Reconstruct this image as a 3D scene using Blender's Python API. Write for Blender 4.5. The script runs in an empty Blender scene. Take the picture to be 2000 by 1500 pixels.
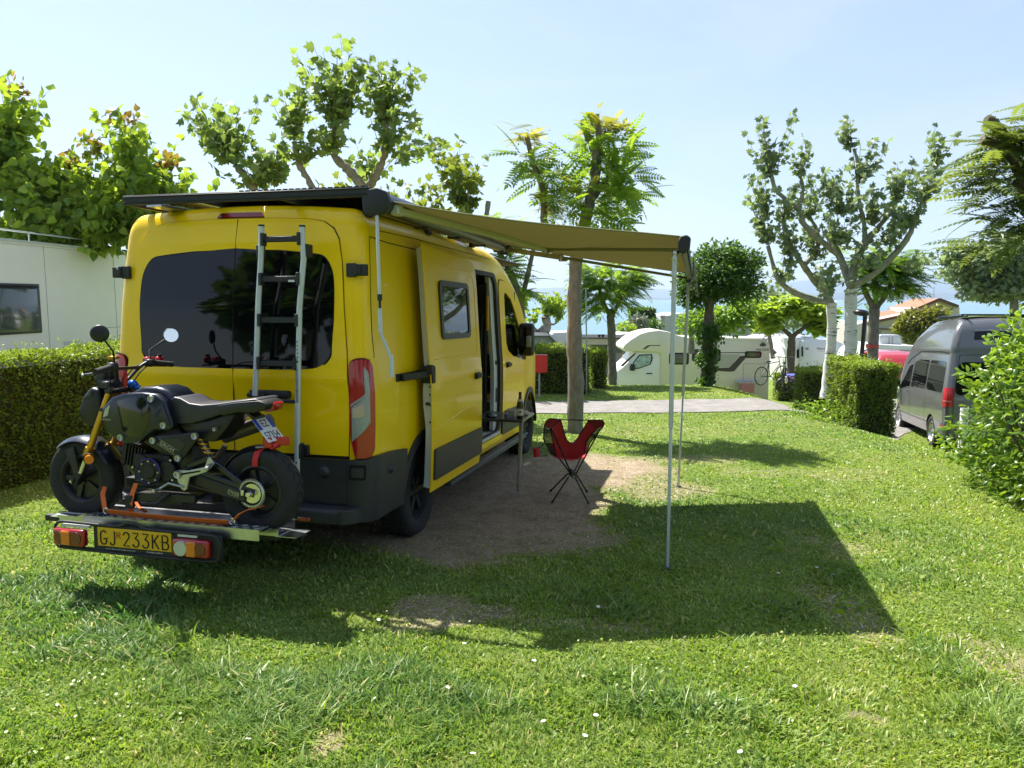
import bpy, bmesh, math, random
import numpy as np
from mathutils import Vector, Matrix
from mathutils.geometry import delaunay_2d_cdt

sc = bpy.context.scene
col = sc.collection
RAD = math.radians

# ---------------------------------------------------------------- camera, sky, sun, exposure
cam_d = bpy.data.cameras.new('camera')
cam = bpy.data.objects.new('camera', cam_d)
col.objects.link(cam)
cam.location = (0, 0, 1.734)
cam.rotation_euler = (RAD(90 - 6.35), 0, 0)
cam_d.sensor_width = 36
cam_d.lens = 27
cam_d.clip_start = .05
cam_d.clip_end = 60000
sc.camera = cam

SUN_EL, SUN_AZ = 57.0, -43.5          # azimuth measured from +Y towards +X
world = bpy.data.worlds.new('World')
sc.world = world
world.use_nodes = True
wn, wl = world.node_tree.nodes, world.node_tree.links
wn.clear()
wo = wn.new('ShaderNodeOutputWorld')
bg = wn.new('ShaderNodeBackground')
bg.inputs['Strength'].default_value = .080
sky = wn.new('ShaderNodeTexSky')
sky.sky_type = 'NISHITA'
sky.sun_disc = False
sky.sun_elevation = RAD(SUN_EL)
sky.sun_rotation = RAD(SUN_AZ)
sky.air_density = 1.0
sky.dust_density = .9
sky.ozone_density = 2.0
sky.altitude = 100
# thin high cirrus veils
tc = wn.new('ShaderNodeTexCoord')
mp = wn.new('ShaderNodeMapping'); mp.inputs['Scale'].default_value = (2.0, 2.0, 7.0)
mp.inputs['Rotation'].default_value = (0.3, 0.5, 0.4)
nz = wn.new('ShaderNodeTexNoise'); nz.inputs['Scale'].default_value = 1.7; nz.inputs['Detail'].default_value = 6
nz.inputs['Distortion'].default_value = .6
cr = wn.new('ShaderNodeValToRGB'); cr.color_ramp.elements[0].position = .48; cr.color_ramp.elements[1].position = .95
cr.color_ramp.elements[1].color = (.4, .4, .4, 1)
mx = wn.new('ShaderNodeMix'); mx.data_type = 'RGBA'
mx.inputs['B'].default_value = (4.6, 4.6, 5.4, 1)
wl.new(tc.outputs['Generated'], mp.inputs['Vector']); wl.new(mp.outputs[0], nz.inputs['Vector'])
wl.new(nz.outputs['Fac'], cr.inputs['Fac']); wl.new(cr.outputs['Color'], mx.inputs['Factor'])
veil = wn.new('ShaderNodeMix'); veil.data_type = 'RGBA'; veil.inputs['Factor'].default_value = .48      # an even, thin veil over the whole sky
veil.inputs['B'].default_value = (2.65, 3.05, 4.15, 1)
wl.new(sky.outputs[0], veil.inputs['A']); wl.new(veil.outputs['Result'], mx.inputs['A']); wl.new(mx.outputs['Result'], bg.inputs['Color'])
wl.new(bg.outputs[0], wo.inputs[0])

sun_d = bpy.data.lights.new('sun', 'SUN')
sun_d.energy = 4.7
sun_d.angle = RAD(.55)
sun_d.color = (1, .95, .87)
sun = bpy.data.objects.new('sun', sun_d)
col.objects.link(sun)
_sd = Vector((math.sin(RAD(SUN_AZ)) * math.cos(RAD(SUN_EL)), math.cos(RAD(SUN_AZ)) * math.cos(RAD(SUN_EL)), math.sin(RAD(SUN_EL))))
sun.rotation_euler = _sd.to_track_quat('Z', 'Y').to_euler()
sun.location = (-20, 20, 40)

sc.view_settings.view_transform = 'Standard'
sc.view_settings.look = 'None'
sc.view_settings.gamma = 1
sc.view_settings.exposure = 1.42
sc.view_settings.use_curve_mapping = False
sc.cycles.max_bounces = 8
sc.cycles.transparent_max_bounces = 12
sc.cycles.diffuse_bounces = 3
sc.cycles.glossy_bounces = 3
sc.cycles.transmission_bounces = 4
sc.cycles.volume_bounces = 0
sc.cycles.caustics_reflective = False
sc.cycles.caustics_refractive = False
sc.cycles.sample_clamp_indirect = 6

rnd = random.Random(11)
rng = np.random.default_rng(11)

# ---------------------------------------------------------------- materials
MATS = {}

def _base(name):
    m = bpy.data.materials.new(name)
    m.use_nodes = True
    n = m.node_tree.nodes
    b = n['Principled BSDF']
    return m, n, m.node_tree.links, b

def M(name, c, rough=.5, metal=0., var=.0, scale=6., bump=0., bscale=80., coat=0., spec=.5, c2=None, stretch=None, rvar=0., dirt=0.):
    """Plain surface: base colour with optional blotchy variation, fine relief and uneven gloss."""
    if name in MATS:
        return MATS[name]
    m, n, l, b = _base(name)
    b.inputs['Base Color'].default_value = (*c, 1)
    b.inputs['Roughness'].default_value = rough
    b.inputs['Metallic'].default_value = metal
    b.inputs['Coat Weight'].default_value = coat
    b.inputs['Coat Roughness'].default_value = .04
    b.inputs['Specular IOR Level'].default_value = spec
    t = n.new('ShaderNodeTexCoord')
    vec = t.outputs['Object']
    if stretch:
        k = n.new('ShaderNodeMapping'); k.inputs['Scale'].default_value = stretch
        l.new(vec, k.inputs[0]); vec = k.outputs[0]
    if var or c2:
        x = n.new('ShaderNodeTexNoise'); x.inputs['Scale'].default_value = scale; x.inputs['Detail'].default_value = 6
        x.inputs['Roughness'].default_value = .65
        l.new(vec, x.inputs['Vector'])
        r = n.new('ShaderNodeValToRGB')
        r.color_ramp.elements[0].position = .32; r.color_ramp.elements[1].position = .68
        a = c if c2 else tuple(max(0, k * (1 - var)) for k in c)
        d = c2 if c2 else tuple(min(1, k * (1 + var)) for k in c)
        r.color_ramp.elements[0].color = (*a, 1); r.color_ramp.elements[1].color = (*d, 1)
        l.new(x.outputs['Fac'], r.inputs[0]); l.new(r.outputs[0], b.inputs['Base Color'])
        if rvar:
            q = n.new('ShaderNodeMapRange'); q.inputs['To Min'].default_value = max(0, rough - rvar); q.inputs['To Max'].default_value = min(1, rough + rvar)
            l.new(x.outputs['Fac'], q.inputs[0]); l.new(q.outputs[0], b.inputs['Roughness'])
    if bump:
        x = n.new('ShaderNodeTexNoise'); x.inputs['Scale'].default_value = bscale; x.inputs['Detail'].default_value = 5
        l.new(vec, x.inputs['Vector'])
        u = n.new('ShaderNodeBump'); u.inputs['Strength'].default_value = bump; u.inputs['Distance'].default_value = .01
        l.new(x.outputs['Fac'], u.inputs['Height']); l.new(u.outputs[0], b.inputs['Normal'])
    MATS[name] = m
    return m

def GLASS(name, tint=(.5, .6, .6), see=.5, rough=.02):
    """Thin pane: tinted see-through mixed with a mirror by the angle."""
    if name in MATS:
        return MATS[name]
    m, n, l, b = _base(name)
    n.remove(b)
    tr = n.new('ShaderNodeBsdfTransparent'); tr.inputs[0].default_value = (*[k * see for k in tint], 1)
    gl = n.new('ShaderNodeBsdfGlossy'); gl.inputs['Roughness'].default_value = rough
    fr = n.new('ShaderNodeFresnel'); fr.inputs['IOR'].default_value = 1.5
    mr = n.new('ShaderNodeMath'); mr.operation = 'ADD'; mr.inputs[1].default_value = .03
    ms = n.new('ShaderNodeMixShader')
    l.new(fr.outputs[0], mr.inputs[0]); l.new(mr.outputs[0], ms.inputs[0])
    l.new(tr.outputs[0], ms.inputs[1]); l.new(gl.outputs[0], ms.inputs[2])
    l.new(ms.outputs[0], n['Material Output'].inputs[0])
    MATS[name] = m
    return m

def LEAF(name, dark, light, glow, tmix=.42, rough=.42):
    """Leaf: the per-leaf attribute tint picks the leaf's own colour; part of the light passes through."""
    if name in MATS:
        return MATS[name]
    m, n, l, b = _base(name)
    at = n.new('ShaderNodeAttribute'); at.attribute_name = 'tint'
    r = n.new('ShaderNodeMix'); r.data_type = 'RGBA'
    r.inputs['A'].default_value = (*dark, 1); r.inputs['B'].default_value = (*light, 1)
    l.new(at.outputs['Fac'], r.inputs['Factor'])
    l.new(r.outputs['Result'], b.inputs['Base Color'])
    b.inputs['Roughness'].default_value = rough
    b.inputs['Specular IOR Level'].default_value = .35
    r2 = n.new('ShaderNodeMix'); r2.data_type = 'RGBA'
    r2.inputs['A'].default_value = (*[k * .55 for k in glow], 1); r2.inputs['B'].default_value = (*glow, 1)
    l.new(at.outputs['Fac'], r2.inputs['Factor'])
    tl = n.new('ShaderNodeBsdfTranslucent'); l.new(r2.outputs['Result'], tl.inputs[0])
    ms = n.new('ShaderNodeMixShader'); ms.inputs[0].default_value = tmix
    l.new(b.outputs[0], ms.inputs[1]); l.new(tl.outputs[0], ms.inputs[2])
    l.new(ms.outputs[0], n['Material Output'].inputs[0])
    MATS[name] = m
    return m

YEL = M('yellow_paint', (1., .64, .0), .33, var=.02, scale=3, coat=.3, spec=.22, rvar=.05)
BLKP = M('black_plastic', (.016, .017, .019), .55, var=.25, scale=9, bump=.12, bscale=400, rvar=.12)
BLKG = M('black_gloss', (.006, .006, .007), .12, coat=.5)
ANTH = M('grey_cladding', (.028, .030, .034), .48, var=.15, scale=12, bump=.15, bscale=500, rvar=.1)
RUB = M('tyre_rubber', (.018, .018, .019), .82, var=.35, scale=14, bump=.3, bscale=120)
SEAM = M('seam_dark', (.004, .004, .004), .9)
ALU = M('aluminium', (.52, .54, .56), .32, 1., var=.12, scale=10, rvar=.12)
WALU = M('white_aluminium', (.56, .60, .64), .4, .25, var=.06, scale=9)
STEEL = M('bright_steel', (.62, .62, .62), .2, 1., var=.1, scale=30)
WHITE = M('white_paint', (.74, .74, .72), .35, var=.03, scale=3, coat=.3)
WHITED = M('white_frame', (.55, .57, .58), .5, var=.05, scale=6)
CREAM = M('cream_grp', (.66, .63, .53), .4, var=.04, scale=2, coat=.2)
DGLASS = M('privacy_glass', (.003, .003, .004), .03, coat=0, spec=.42)
TGLASS = GLASS('tinted_glass', (.55, .65, .62), .55)
CGLASS = GLASS('clear_glass', (.9, .95, .95), .9)
RED = M('red_plastic', (.42, .012, .014), .18, coat=.6)
REDD = M('dark_red_lens', (.13, .008, .010), .15, coat=.6)
AMB = M('amber_lens', (.75, .20, .01), .15, coat=.6)
CLEARL = M('clear_lens', (.36, .38, .36), .12, .6, var=.3, scale=160, coat=.6, bump=.5, bscale=300)
ORANGE = M('orange_webbing', (.72, .15, .02), .75, var=.12, scale=40, bump=.3, bscale=300)
REDW = M('red_webbing', (.55, .02, .03), .7, var=.12, scale=40, bump=.3, bscale=300)
GOLD = M('gold_anodised', (.60, .33, .045), .28, .75, var=.08, scale=20)
BLUEA = M('blue_anodised', (.015, .12, .50), .3, .4)
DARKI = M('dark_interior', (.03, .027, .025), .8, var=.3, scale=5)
SEATM = M('seat_cloth', (.006, .006, .007), .85, var=.2, scale=20, bump=.3, bscale=300)
GREYL = M('light_grey_plastic', (.33, .33, .34), .5)

# ---------------------------------------------------------------- mesh helpers
def T(o, label=None, cat=None, group=None, kind=None):
    if label: o['label'] = label
    if cat: o['category'] = cat
    if group: o['group'] = group
    if kind: o['kind'] = kind
    return o

def empty(name, mat=None, loc=None, rz=0.):
    o = bpy.data.objects.new(name, None)
    o.empty_display_size = .2
    col.objects.link(o)
    if mat is not None:
        o.matrix_world = mat
    else:
        o.location = loc or (0, 0, 0)
        o.rotation_euler = (0, 0, rz)
    return o

def link(name, me, parent=None):
    o = bpy.data.objects.new(name, me)
    col.objects.link(o)
    if parent is not None:
        o.parent = parent
    return o

def copy_tree(o, parent=None):
    c = o.copy(); col.objects.link(c)
    c.parent = parent
    for ch in list(o.children):
        copy_tree(ch, c)
    return c

class MB:
    def __init__(s):
        s.v = []; s.f = []; s.m = []; s.k = 0
    def mat(s, k):
        s.k = k; return s
    def add(s, vs, fs):
        o = len(s.v)
        s.v += [tuple(p) for p in vs]
        s.f += [tuple(i + o for i in f) for f in fs]
        s.m += [s.k] * len(fs)
        return s
    def box(s, c, d, rot=None, taper=1.):
        hx, hy, hz = d[0] / 2, d[1] / 2, d[2] / 2
        vs = [Vector((x * hx * (taper if z > 0 else 1), y * hy * (taper if z > 0 else 1), z * hz)) for z in (-1, 1) for y in (-1, 1) for x in (-1, 1)]
        if rot is not None:
            Rm = rot if isinstance(rot, Matrix) else Matrix.Rotation(rot, 3, 'Z')
            vs = [Rm @ p for p in vs]
        c = Vector(c)
        return s.add([p + c for p in vs], [(0, 2, 3, 1), (4, 5, 7, 6), (0, 1, 5, 4), (2, 6, 7, 3), (0, 4, 6, 2), (1, 3, 7, 5)])
    def bar(s, p0, p1, w, h, up=(0, 0, 1)):
        p0, p1 = Vector(p0), Vector(p1)
        d = (p1 - p0); L = d.length; d.normalize()
        sd = d.cross(Vector(up))
        if sd.length < 1e-4: sd = d.cross(Vector((1, 0, 0)))
        sd.normalize(); u = sd.cross(d)
        Rm = Matrix((d, sd, u)).transposed()
        return s.box((p0 + p1) / 2, (L, w, h), Rm)
    def cyl(s, p0, p1, r0, r1=None, n=12, caps=True):
        return s.tube([p0, p1], [r0, r0 if r1 is None else r1], n, caps)
    def tube(s, pts, r, n=8, caps=True):
        pts = [Vector(p) for p in pts]
        if not isinstance(r, (list, tuple)): r = [r] * len(pts)
        o = len(s.v); prev = None
        for i, p in enumerate(pts):
            a = pts[max(0, i - 1)]; b = pts[min(len(pts) - 1, i + 1)]
            d = (b - a).normalized()
            if prev is None:
                e = d.orthogonal().normalized()
            else:
                e = prev - d * prev.dot(d)
                e = e.normalized() if e.length > 1e-5 else d.orthogonal().normalized()
            prev = e; g = d.cross(e)
            for k in range(n):
                t = 2 * math.pi * k / n
                s.v.append(tuple(p + (e * math.cos(t) + g * math.sin(t)) * r[i]))
        for i in range(len(pts) - 1):
            for k in range(n):
                a = o + i * n + k; b = o + i * n + (k + 1) % n
                s.f.append((a, b, b + n, a + n)); s.m.append(s.k)
        if caps:
            s.f.append(tuple(o + k for k in reversed(range(n)))); s.m.append(s.k)
            s.f.append(tuple(o + (len(pts) - 1) * n + k for k in range(n))); s.m.append(s.k)
        return s
    def lathe(s, prof, c, axis, n=32, closed=False):
        """prof: (radius, offset along axis)."""
        c = Vector(c); ax = Vector(axis).normalized(); e = ax.orthogonal().normalized(); g = ax.cross(e)
        o = len(s.v); k = len(prof)
        for r, h in prof:
            for i in range(n):
                t = 2 * math.pi * i / n
                s.v.append(tuple(c + ax * h + (e * math.cos(t) + g * math.sin(t)) * r))
        for j in range(k if closed else k - 1):
            j2 = (j + 1) % k
            for i in range(n):
                i2 = (i + 1) % n
                s.f.append((o + j * n + i, o + j * n + i2, o + j2 * n + i2, o + j2 * n + i)); s.m.append(s.k)
        return s
    def ball(s, c, r, n=12, rot=None):
        if not isinstance(r, (list, tuple)): r = (r, r, r)
        c = Vector(c); vs = []; fs = []; h = n // 2 + 1
        for j in range(h + 1):
            ph = math.pi * j / h
            for i in range(n):
                t = 2 * math.pi * i / n
                p = Vector((r[0] * math.sin(ph) * math.cos(t), r[1] * math.sin(ph) * math.sin(t), r[2] * math.cos(ph)))
                if rot is not None: p = rot @ p
                vs.append(c + p)
        for j in range(h):
            for i in range(n):
                i2 = (i + 1) % n
                fs.append((j * n + i, (j + 1) * n + i, (j + 1) * n + i2, j * n + i2))
        return s.add(vs, fs)
    def extr(s, poly, o, e1, e2, t0, t1):
        """Polygon in the plane (o, e1, e2), extruded along e1 x e2 from t0 to t1."""
        o, e1, e2 = Vector(o), Vector(e1), Vector(e2)
        nn = e1.cross(e2).normalized(); n = len(poly)
        vs = [o + e1 * a + e2 * b + nn * t for t in (t0, t1) for a, b in poly]
        return s.add(vs, [tuple(reversed(range(n))), tuple(range(n, 2 * n))] + [(i, (i + 1) % n, (i + 1) % n + n, i + n) for i in range(n)])
    def strap(s, pts, w, side, th=.003):
        """Flat webbing through pts, width w along side."""
        pts = [Vector(p) for p in pts]; sd = Vector(side).normalized() * w / 2
        o = len(s.v)
        for i, p in enumerate(pts):
            d = (pts[min(i + 1, len(pts) - 1)] - pts[max(i - 1, 0)]).normalized()
            q = sd.cross(d); q = q.normalized() * th if q.length > 1e-6 else Vector((0, 0, th))
            for a in (p - sd - q, p + sd - q, p + sd + q, p - sd + q): s.v.append(tuple(a))
        for i in range(len(pts) - 1):
            for k in range(4):
                a = o + i * 4 + k; b = o + i * 4 + (k + 1) % 4
                s.f.append((a, b, b + 4, a + 4)); s.m.append(s.k)
        return s
    def build(s, name, mats, parent=None, smooth=38., bevel=0., seg=1, fix=True, mw=None):
        me = bpy.data.meshes.new(name)
        me.from_pydata(s.v, [], s.f)
        if not isinstance(mats, (list, tuple)): mats = [mats]
        for m in mats: me.materials.append(m)
        if len(mats) > 1: me.polygons.foreach_set('material_index', s.m)
        if bevel or fix:
            bm = bmesh.new(); bm.from_mesh(me)
            bmesh.ops.recalc_face_normals(bm, faces=bm.faces)
            if bevel:
                es = [e for e in bm.edges if len(e.link_faces) == 2 and e.calc_face_angle(0) > .5]
                bmesh.ops.bevel(bm, geom=es, offset=bevel, segments=seg, affect='EDGES', profile=.5, clamp_overlap=True)
            bm.to_mesh(me); bm.free()
        me.update()
        if smooth:
            me.shade_smooth(); me.set_sharp_from_angle(angle=RAD(smooth))
        o = link(name, me, parent)
        if mw is not None: o.matrix_world = mw
        return o

def np_mesh(name, v, f, mat, parent=None, tint=None, smooth=False):
    """Fast mesh from arrays: v (N,3), f (M,k)."""
    me = bpy.data.meshes.new(name)
    n, k = f.shape
    me.vertices.add(len(v)); me.vertices.foreach_set('co', v.astype(np.float32).ravel())
    me.loops.add(n * k); me.loops.foreach_set('vertex_index', f.astype(np.int32).ravel())
    me.polygons.add(n); me.polygons.foreach_set('loop_start', np.arange(0, n * k, k, dtype=np.int32))
    if tint is not None:
        a = me.attributes.new('tint', 'FLOAT', 'POINT'); a.data.foreach_set('value', tint.astype(np.float32).ravel())
    me.materials.append(mat)
    me.update(calc_edges=True)
    if smooth: me.shade_smooth()
    return link(name, me, parent)

def text(s, name, size, mat, parent, mw, extrude=.0008, sx=1., align='CENTER', spacing=1., offset=0., shear=0.):
    cu = bpy.data.curves.new(name, 'FONT')
    cu.body = s; cu.size = size; cu.extrude = extrude; cu.align_x = align; cu.align_y = 'CENTER'
    cu.space_character = spacing; cu.offset = offset; cu.shear = shear; cu.resolution_u = 3
    tmp = bpy.data.objects.new(name, cu); col.objects.link(tmp)
    dg = bpy.context.evaluated_depsgraph_get()
    me = bpy.data.meshes.new_from_object(tmp.evaluated_get(dg))
    bpy.data.objects.remove(tmp)
    me.materials.clear(); me.materials.append(mat)
    me.transform(Matrix.Diagonal((sx, 1, 1, 1)))
    o = link(name, me, parent)
    o.matrix_local = mw
    return o

def frame(o, ex, ey):
    """4x4 with local x along ex, local y along ey, z their cross."""
    ex = Vector(ex).normalized(); ey = Vector(ey); ey = (ey - ex * ey.dot(ex)).normalized(); ez = ex.cross(ey)
    m = Matrix((ex, ey, ez)).transposed().to_4x4(); m.translation = Vector(o)
    return m

def vnoise(x, y, s, seed=0):
    """Smooth value noise 0..1 at feature size s (numpy)."""
    x = np.asarray(x, float) / s + 1000; y = np.asarray(y, float) / s + 1000
    xi, yi = np.floor(x).astype(np.int64), np.floor(y).astype(np.int64)
    fx, fy = x - xi, y - yi
    fx, fy = fx * fx * (3 - 2 * fx), fy * fy * (3 - 2 * fy)
    def h(a, b):
        q = (a * 374761393 + b * 668265263 + seed * 144269504) & 0x7fffffff
        q = ((q ^ (q >> 13)) * 1274126177) & 0x7fffffff
        return ((q ^ (q >> 16)) & 0xffff) / 65535.
    return (h(xi, yi) * (1 - fx) + h(xi + 1, yi) * fx) * (1 - fy) + (h(xi, yi + 1) * (1 - fx) + h(xi + 1, yi + 1) * fx) * fy

def sstep(x, a, b):
    t = np.clip((np.asarray(x, float) - a) / (b - a), 0, 1)
    return t * t * (3 - 2 * t)

def pip(px, py, poly):
    """Points in polygon (vectorised)."""
    px, py = np.asarray(px, float), np.asarray(py, float)
    ins = np.zeros(px.shape, bool); n = len(poly)
    for i in range(n):
        x0, y0 = poly[i]; x1, y1 = poly[(i + 1) % n]
        if y0 == y1: continue
        c = ((y0 > py) != (y1 > py)) & (px < (x1 - x0) * (py - y0) / (y1 - y0) + x0)
        ins ^= c
    return ins

def resample(poly, step):
    out = []
    for i in range(len(poly)):
        a, b = Vector(poly[i]), Vector(poly[(i + 1) % len(poly)])
        k = max(1, int((b - a).length / step))
        out += [tuple(a.lerp(b, j / k)) for j in range(k)]
    return out

def rr(x0, y0, x1, y1, r, n=5):
    """Rounded rectangle outline; r one radius or four (bl, br, tr, tl)."""
    if not isinstance(r, (list, tuple)): r = [r] * 4
    out = []
    for (cx, cy, a0, q) in ((x0 + r[0], y0 + r[0], 180, r[0]), (x1 - r[1], y0 + r[1], 270, r[1]), (x1 - r[2], y1 - r[2], 0, r[2]), (x0 + r[3], y1 - r[3], 90, r[3])):
        for k in range(n + 1):
            t = RAD(a0 + 90 * k / n)
            out.append((cx + q * math.cos(t), cy + q * math.sin(t)))
            if q < 1e-6: break
    return out

def circ(cx, cy, r, n=20, a0=0, a1=360):
    full = abs(a1 - a0) >= 360
    return [(cx + r * math.cos(RAD(a0 + (a1 - a0) * k / (n if full else n - 1))), cy + r * math.sin(RAD(a0 + (a1 - a0) * k / (n if full else n - 1)))) for k in range(n)]

def patch(mb, S, outline, off=0., th=.0, step=.06, holes=(), gx=(), gy=(), flip=False):
    """A panel cut to outline (with holes) and laid on the curved surface S(u, v) -> point, lifted by off along the surface normal and given thickness th."""
    loops = [resample(outline, step)] + [resample(h, step) for h in holes]
    pts, edges = [], []
    for lp in loops:
        o = len(pts); pts += [Vector(p) for p in lp]
        edges += [(o + i, o + (i + 1) % len(lp)) for i in range(len(lp))]
    xs = [p[0] for p in loops[0]]; ys = [p[1] for p in loops[0]]
    x0, x1, y0, y1 = min(xs), max(xs), min(ys), max(ys)
    GX = sorted(set(list(np.arange(x0 + step / 2, x1, step)) + [g for g in gx if x0 < g < x1]))
    GY = sorted(set(list(np.arange(y0 + step / 2, y1, step)) + [g for g in gy if y0 < g < y1]))
    if GX and GY:
        X, Y = np.meshgrid(GX, GY); X, Y = X.ravel(), Y.ravel()
        ok = pip(X, Y, loops[0])
        for h in loops[1:]: ok &= ~pip(X, Y, h)
        X, Y = X[ok], Y[ok]
        B = np.array([p[:] for p in pts])
        if len(X):
            d = np.min((X[:, None] - B[None, :, 0]) ** 2 + (Y[:, None] - B[None, :, 1]) ** 2, axis=1)
            k = d > (step * .3) ** 2
            pts += [Vector((float(a), float(b))) for a, b in zip(X[k], Y[k])]
    vo, eo, fo, _, _, _ = delaunay_2d_cdt(pts, edges, [], 0, 1e-5)
    cx = np.array([sum(vo[i][0] for i in f) / 3 for f in fo]); cy = np.array([sum(vo[i][1] for i in f) / 3 for f in fo])
    ok = pip(cx, cy, loops[0])
    for h in loops[1:]: ok &= ~pip(cx, cy, h)
    fs = [f for f, g in zip(fo, ok) if g]
    e = .004
    P, N = [], []
    for p in vo:
        a = Vector(S(p[0], p[1])); du = Vector(S(p[0] + e, p[1])) - Vector(S(p[0] - e, p[1])); dv = Vector(S(p[0], p[1] + e)) - Vector(S(p[0], p[1] - e))
        nn = du.cross(dv)
        nn = nn.normalized() if nn.length > 1e-9 else Vector((0, 0, 1))
        if flip: nn = -nn
        P.append(a + nn * off); N.append(nn)
    mb.add(P, fs)
    if th:
        cnt = {}
        for f in fs:
            for i in range(3):
                a, b = f[i], f[(i + 1) % 3]
                cnt[(min(a, b), max(a, b))] = cnt.get((min(a, b), max(a, b)), 0) + 1
        bd = [k for k, c in cnt.items() if c == 1]
        n = len(P)
        Q = [p - m * th for p, m in zip(P, N)]
        mb.add(P + Q, [(a, b, b + n, a + n) for a, b in bd])
        mb.add(Q, [tuple(reversed(f)) for f in fs])
    return mb

def chaikin(pts, n=2, keep=()):
    """Round an outline's corners, leaving the points whose index is in keep."""
    keep = set(tuple(pts[k]) for k in keep)
    for _ in range(n):
        out = []
        for i, p in enumerate(pts):
            q, r = pts[i - 1], pts[(i + 1) % len(pts)]
            if tuple(p) in keep: out.append(p); continue
            out += [(p[0] * .75 + q[0] * .25, p[1] * .75 + q[1] * .25), (p[0] * .75 + r[0] * .25, p[1] * .75 + r[1] * .25)]
        pts = out
    return pts
# ---------------------------------------------------------------- terrain
def ground_z(x, y):
    x = np.asarray(x, float); y = np.asarray(y, float)
    z = -.022 * np.minimum(y, 19) - .95 * sstep(x, 4.8, 8.4) * sstep(y, 7.5, 13)
    crest = 19.0 + np.maximum(0, x - 6) * .9 + np.maximum(0, -x - 4) * .9
    z = z - 2.2 * sstep(y - crest, 0, 5.0) * (1 - .43 * sstep(x, 5.5, 9))
    z = z - .045 * np.maximum(0, y - 48) * (y < 300) - .045 * 252 * (y >= 300)
    z = z + .03 * (vnoise(x, y, 1.7, 3) - .5) + .015 * (vnoise(x, y, .45, 5) - .5)
    return z
def gz(x, y): return float(ground_z(x, y))

PATHC = [(-60, 18.5), (-8, 14.3), (1.2, 14.45), (5.0, 14.9), (7.6, 17.0), (10.2, 20.3), (14, 25), (26, 34)]
def path_dist(x, y):
    x = np.asarray(x, float); y = np.asarray(y, float); d = np.full(x.shape, 1e9)
    for (ax, ay), (bx, by) in zip(PATHC[:-1], PATHC[1:]):
        t = np.clip(((x - ax) * (bx - ax) + (y - ay) * (by - ay)) / ((bx - ax) ** 2 + (by - ay) ** 2), 0, 1)
        d = np.minimum(d, np.hypot(x - ax - t * (bx - ax), y - ay - t * (by - ay)))
    return d

BARE = [(-.1, 7.4, 1.0, 1.9, .95), (.75, 8.6, 1.1, 1.0, .85), (.0, 5.6, .95, .45, .75), (-.9, 6.1, .9, .8, .75), (1.5, 7.9, .5, .9, .55),
        (-.35, 4.3, .35, .16, .6), (-.75, 3.0, .13, .10, .7), (1.62, 3.05, .13, .13, .6), (1.9, 4.35, .2, .4, .38), (2.4, 5.6, .22, .6, .34),
        (.35, 4.15, .4, .12, .35), (2.55, 3.6, .3, .35, .4), (3.2, 8.3, .9, .35, .3), (2.0, 9.2, 1.1, .3, .4),
        (2.2, 11.5, 2.4, .7, .22), (4.2, 12.6, 1.3, .5, .25), (-5.5, 5.6, 1.2, .7, .4), (-.9, 8.5, 1.4, 3.0, .8)]
def dirt(x, y):
    x = np.asarray(x, float); y = np.asarray(y, float)
    wx = x + .5 * (vnoise(x, y, .5, 21) - .5) + .12 * (vnoise(x, y, .13, 22) - .5)
    wy = y + .5 * (vnoise(x, y, .5, 23) - .5) + .14 * (vnoise(x, y, .13, 24) - .5)
    v = np.zeros(x.shape)
    for cx, cy, rx, ry, a in BARE:
        d = ((wx - cx) / rx) ** 2 + ((wy - cy) / ry) ** 2
        v = np.maximum(v, a * (1 - sstep(d, .35, 1.5)))
    p = 1 - sstep(path_dist(x, y) + .22 * (vnoise(x, y, .4, 31) - .5) + .1 * (vnoise(x, y, .12, 32) - .5), .82, 1.02)
    return v, p

def axis(segs):
    out = []
    for a, b, s in segs: out += list(np.arange(a, b, s))
    return np.array(out + [segs[-1][1]])
gxs = axis([(-400, -100, 30), (-100, -40, 6), (-40, -12, 1), (-12, -6, .3), (-6, 6, .075), (6, 12, .2), (12, 45, .9), (45, 120, 5), (120, 400, 30)])
gys = axis([(-60, -6, 4), (-6, 2, .5), (2, 11, .075), (11, 27, .16), (27, 60, 1), (60, 140, 6), (140, 320, 20)])
GXm, GYm = np.meshgrid(gxs, gys)
GZm = ground_z(GXm, GYm)
nx, ny = len(gxs), len(gys)
ii = (np.arange(ny - 1)[:, None] * nx + np.arange(nx - 1)[None, :]).ravel()
gf = np.stack([ii, ii + 1, ii + nx + 1, ii + nx], 1)

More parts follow.
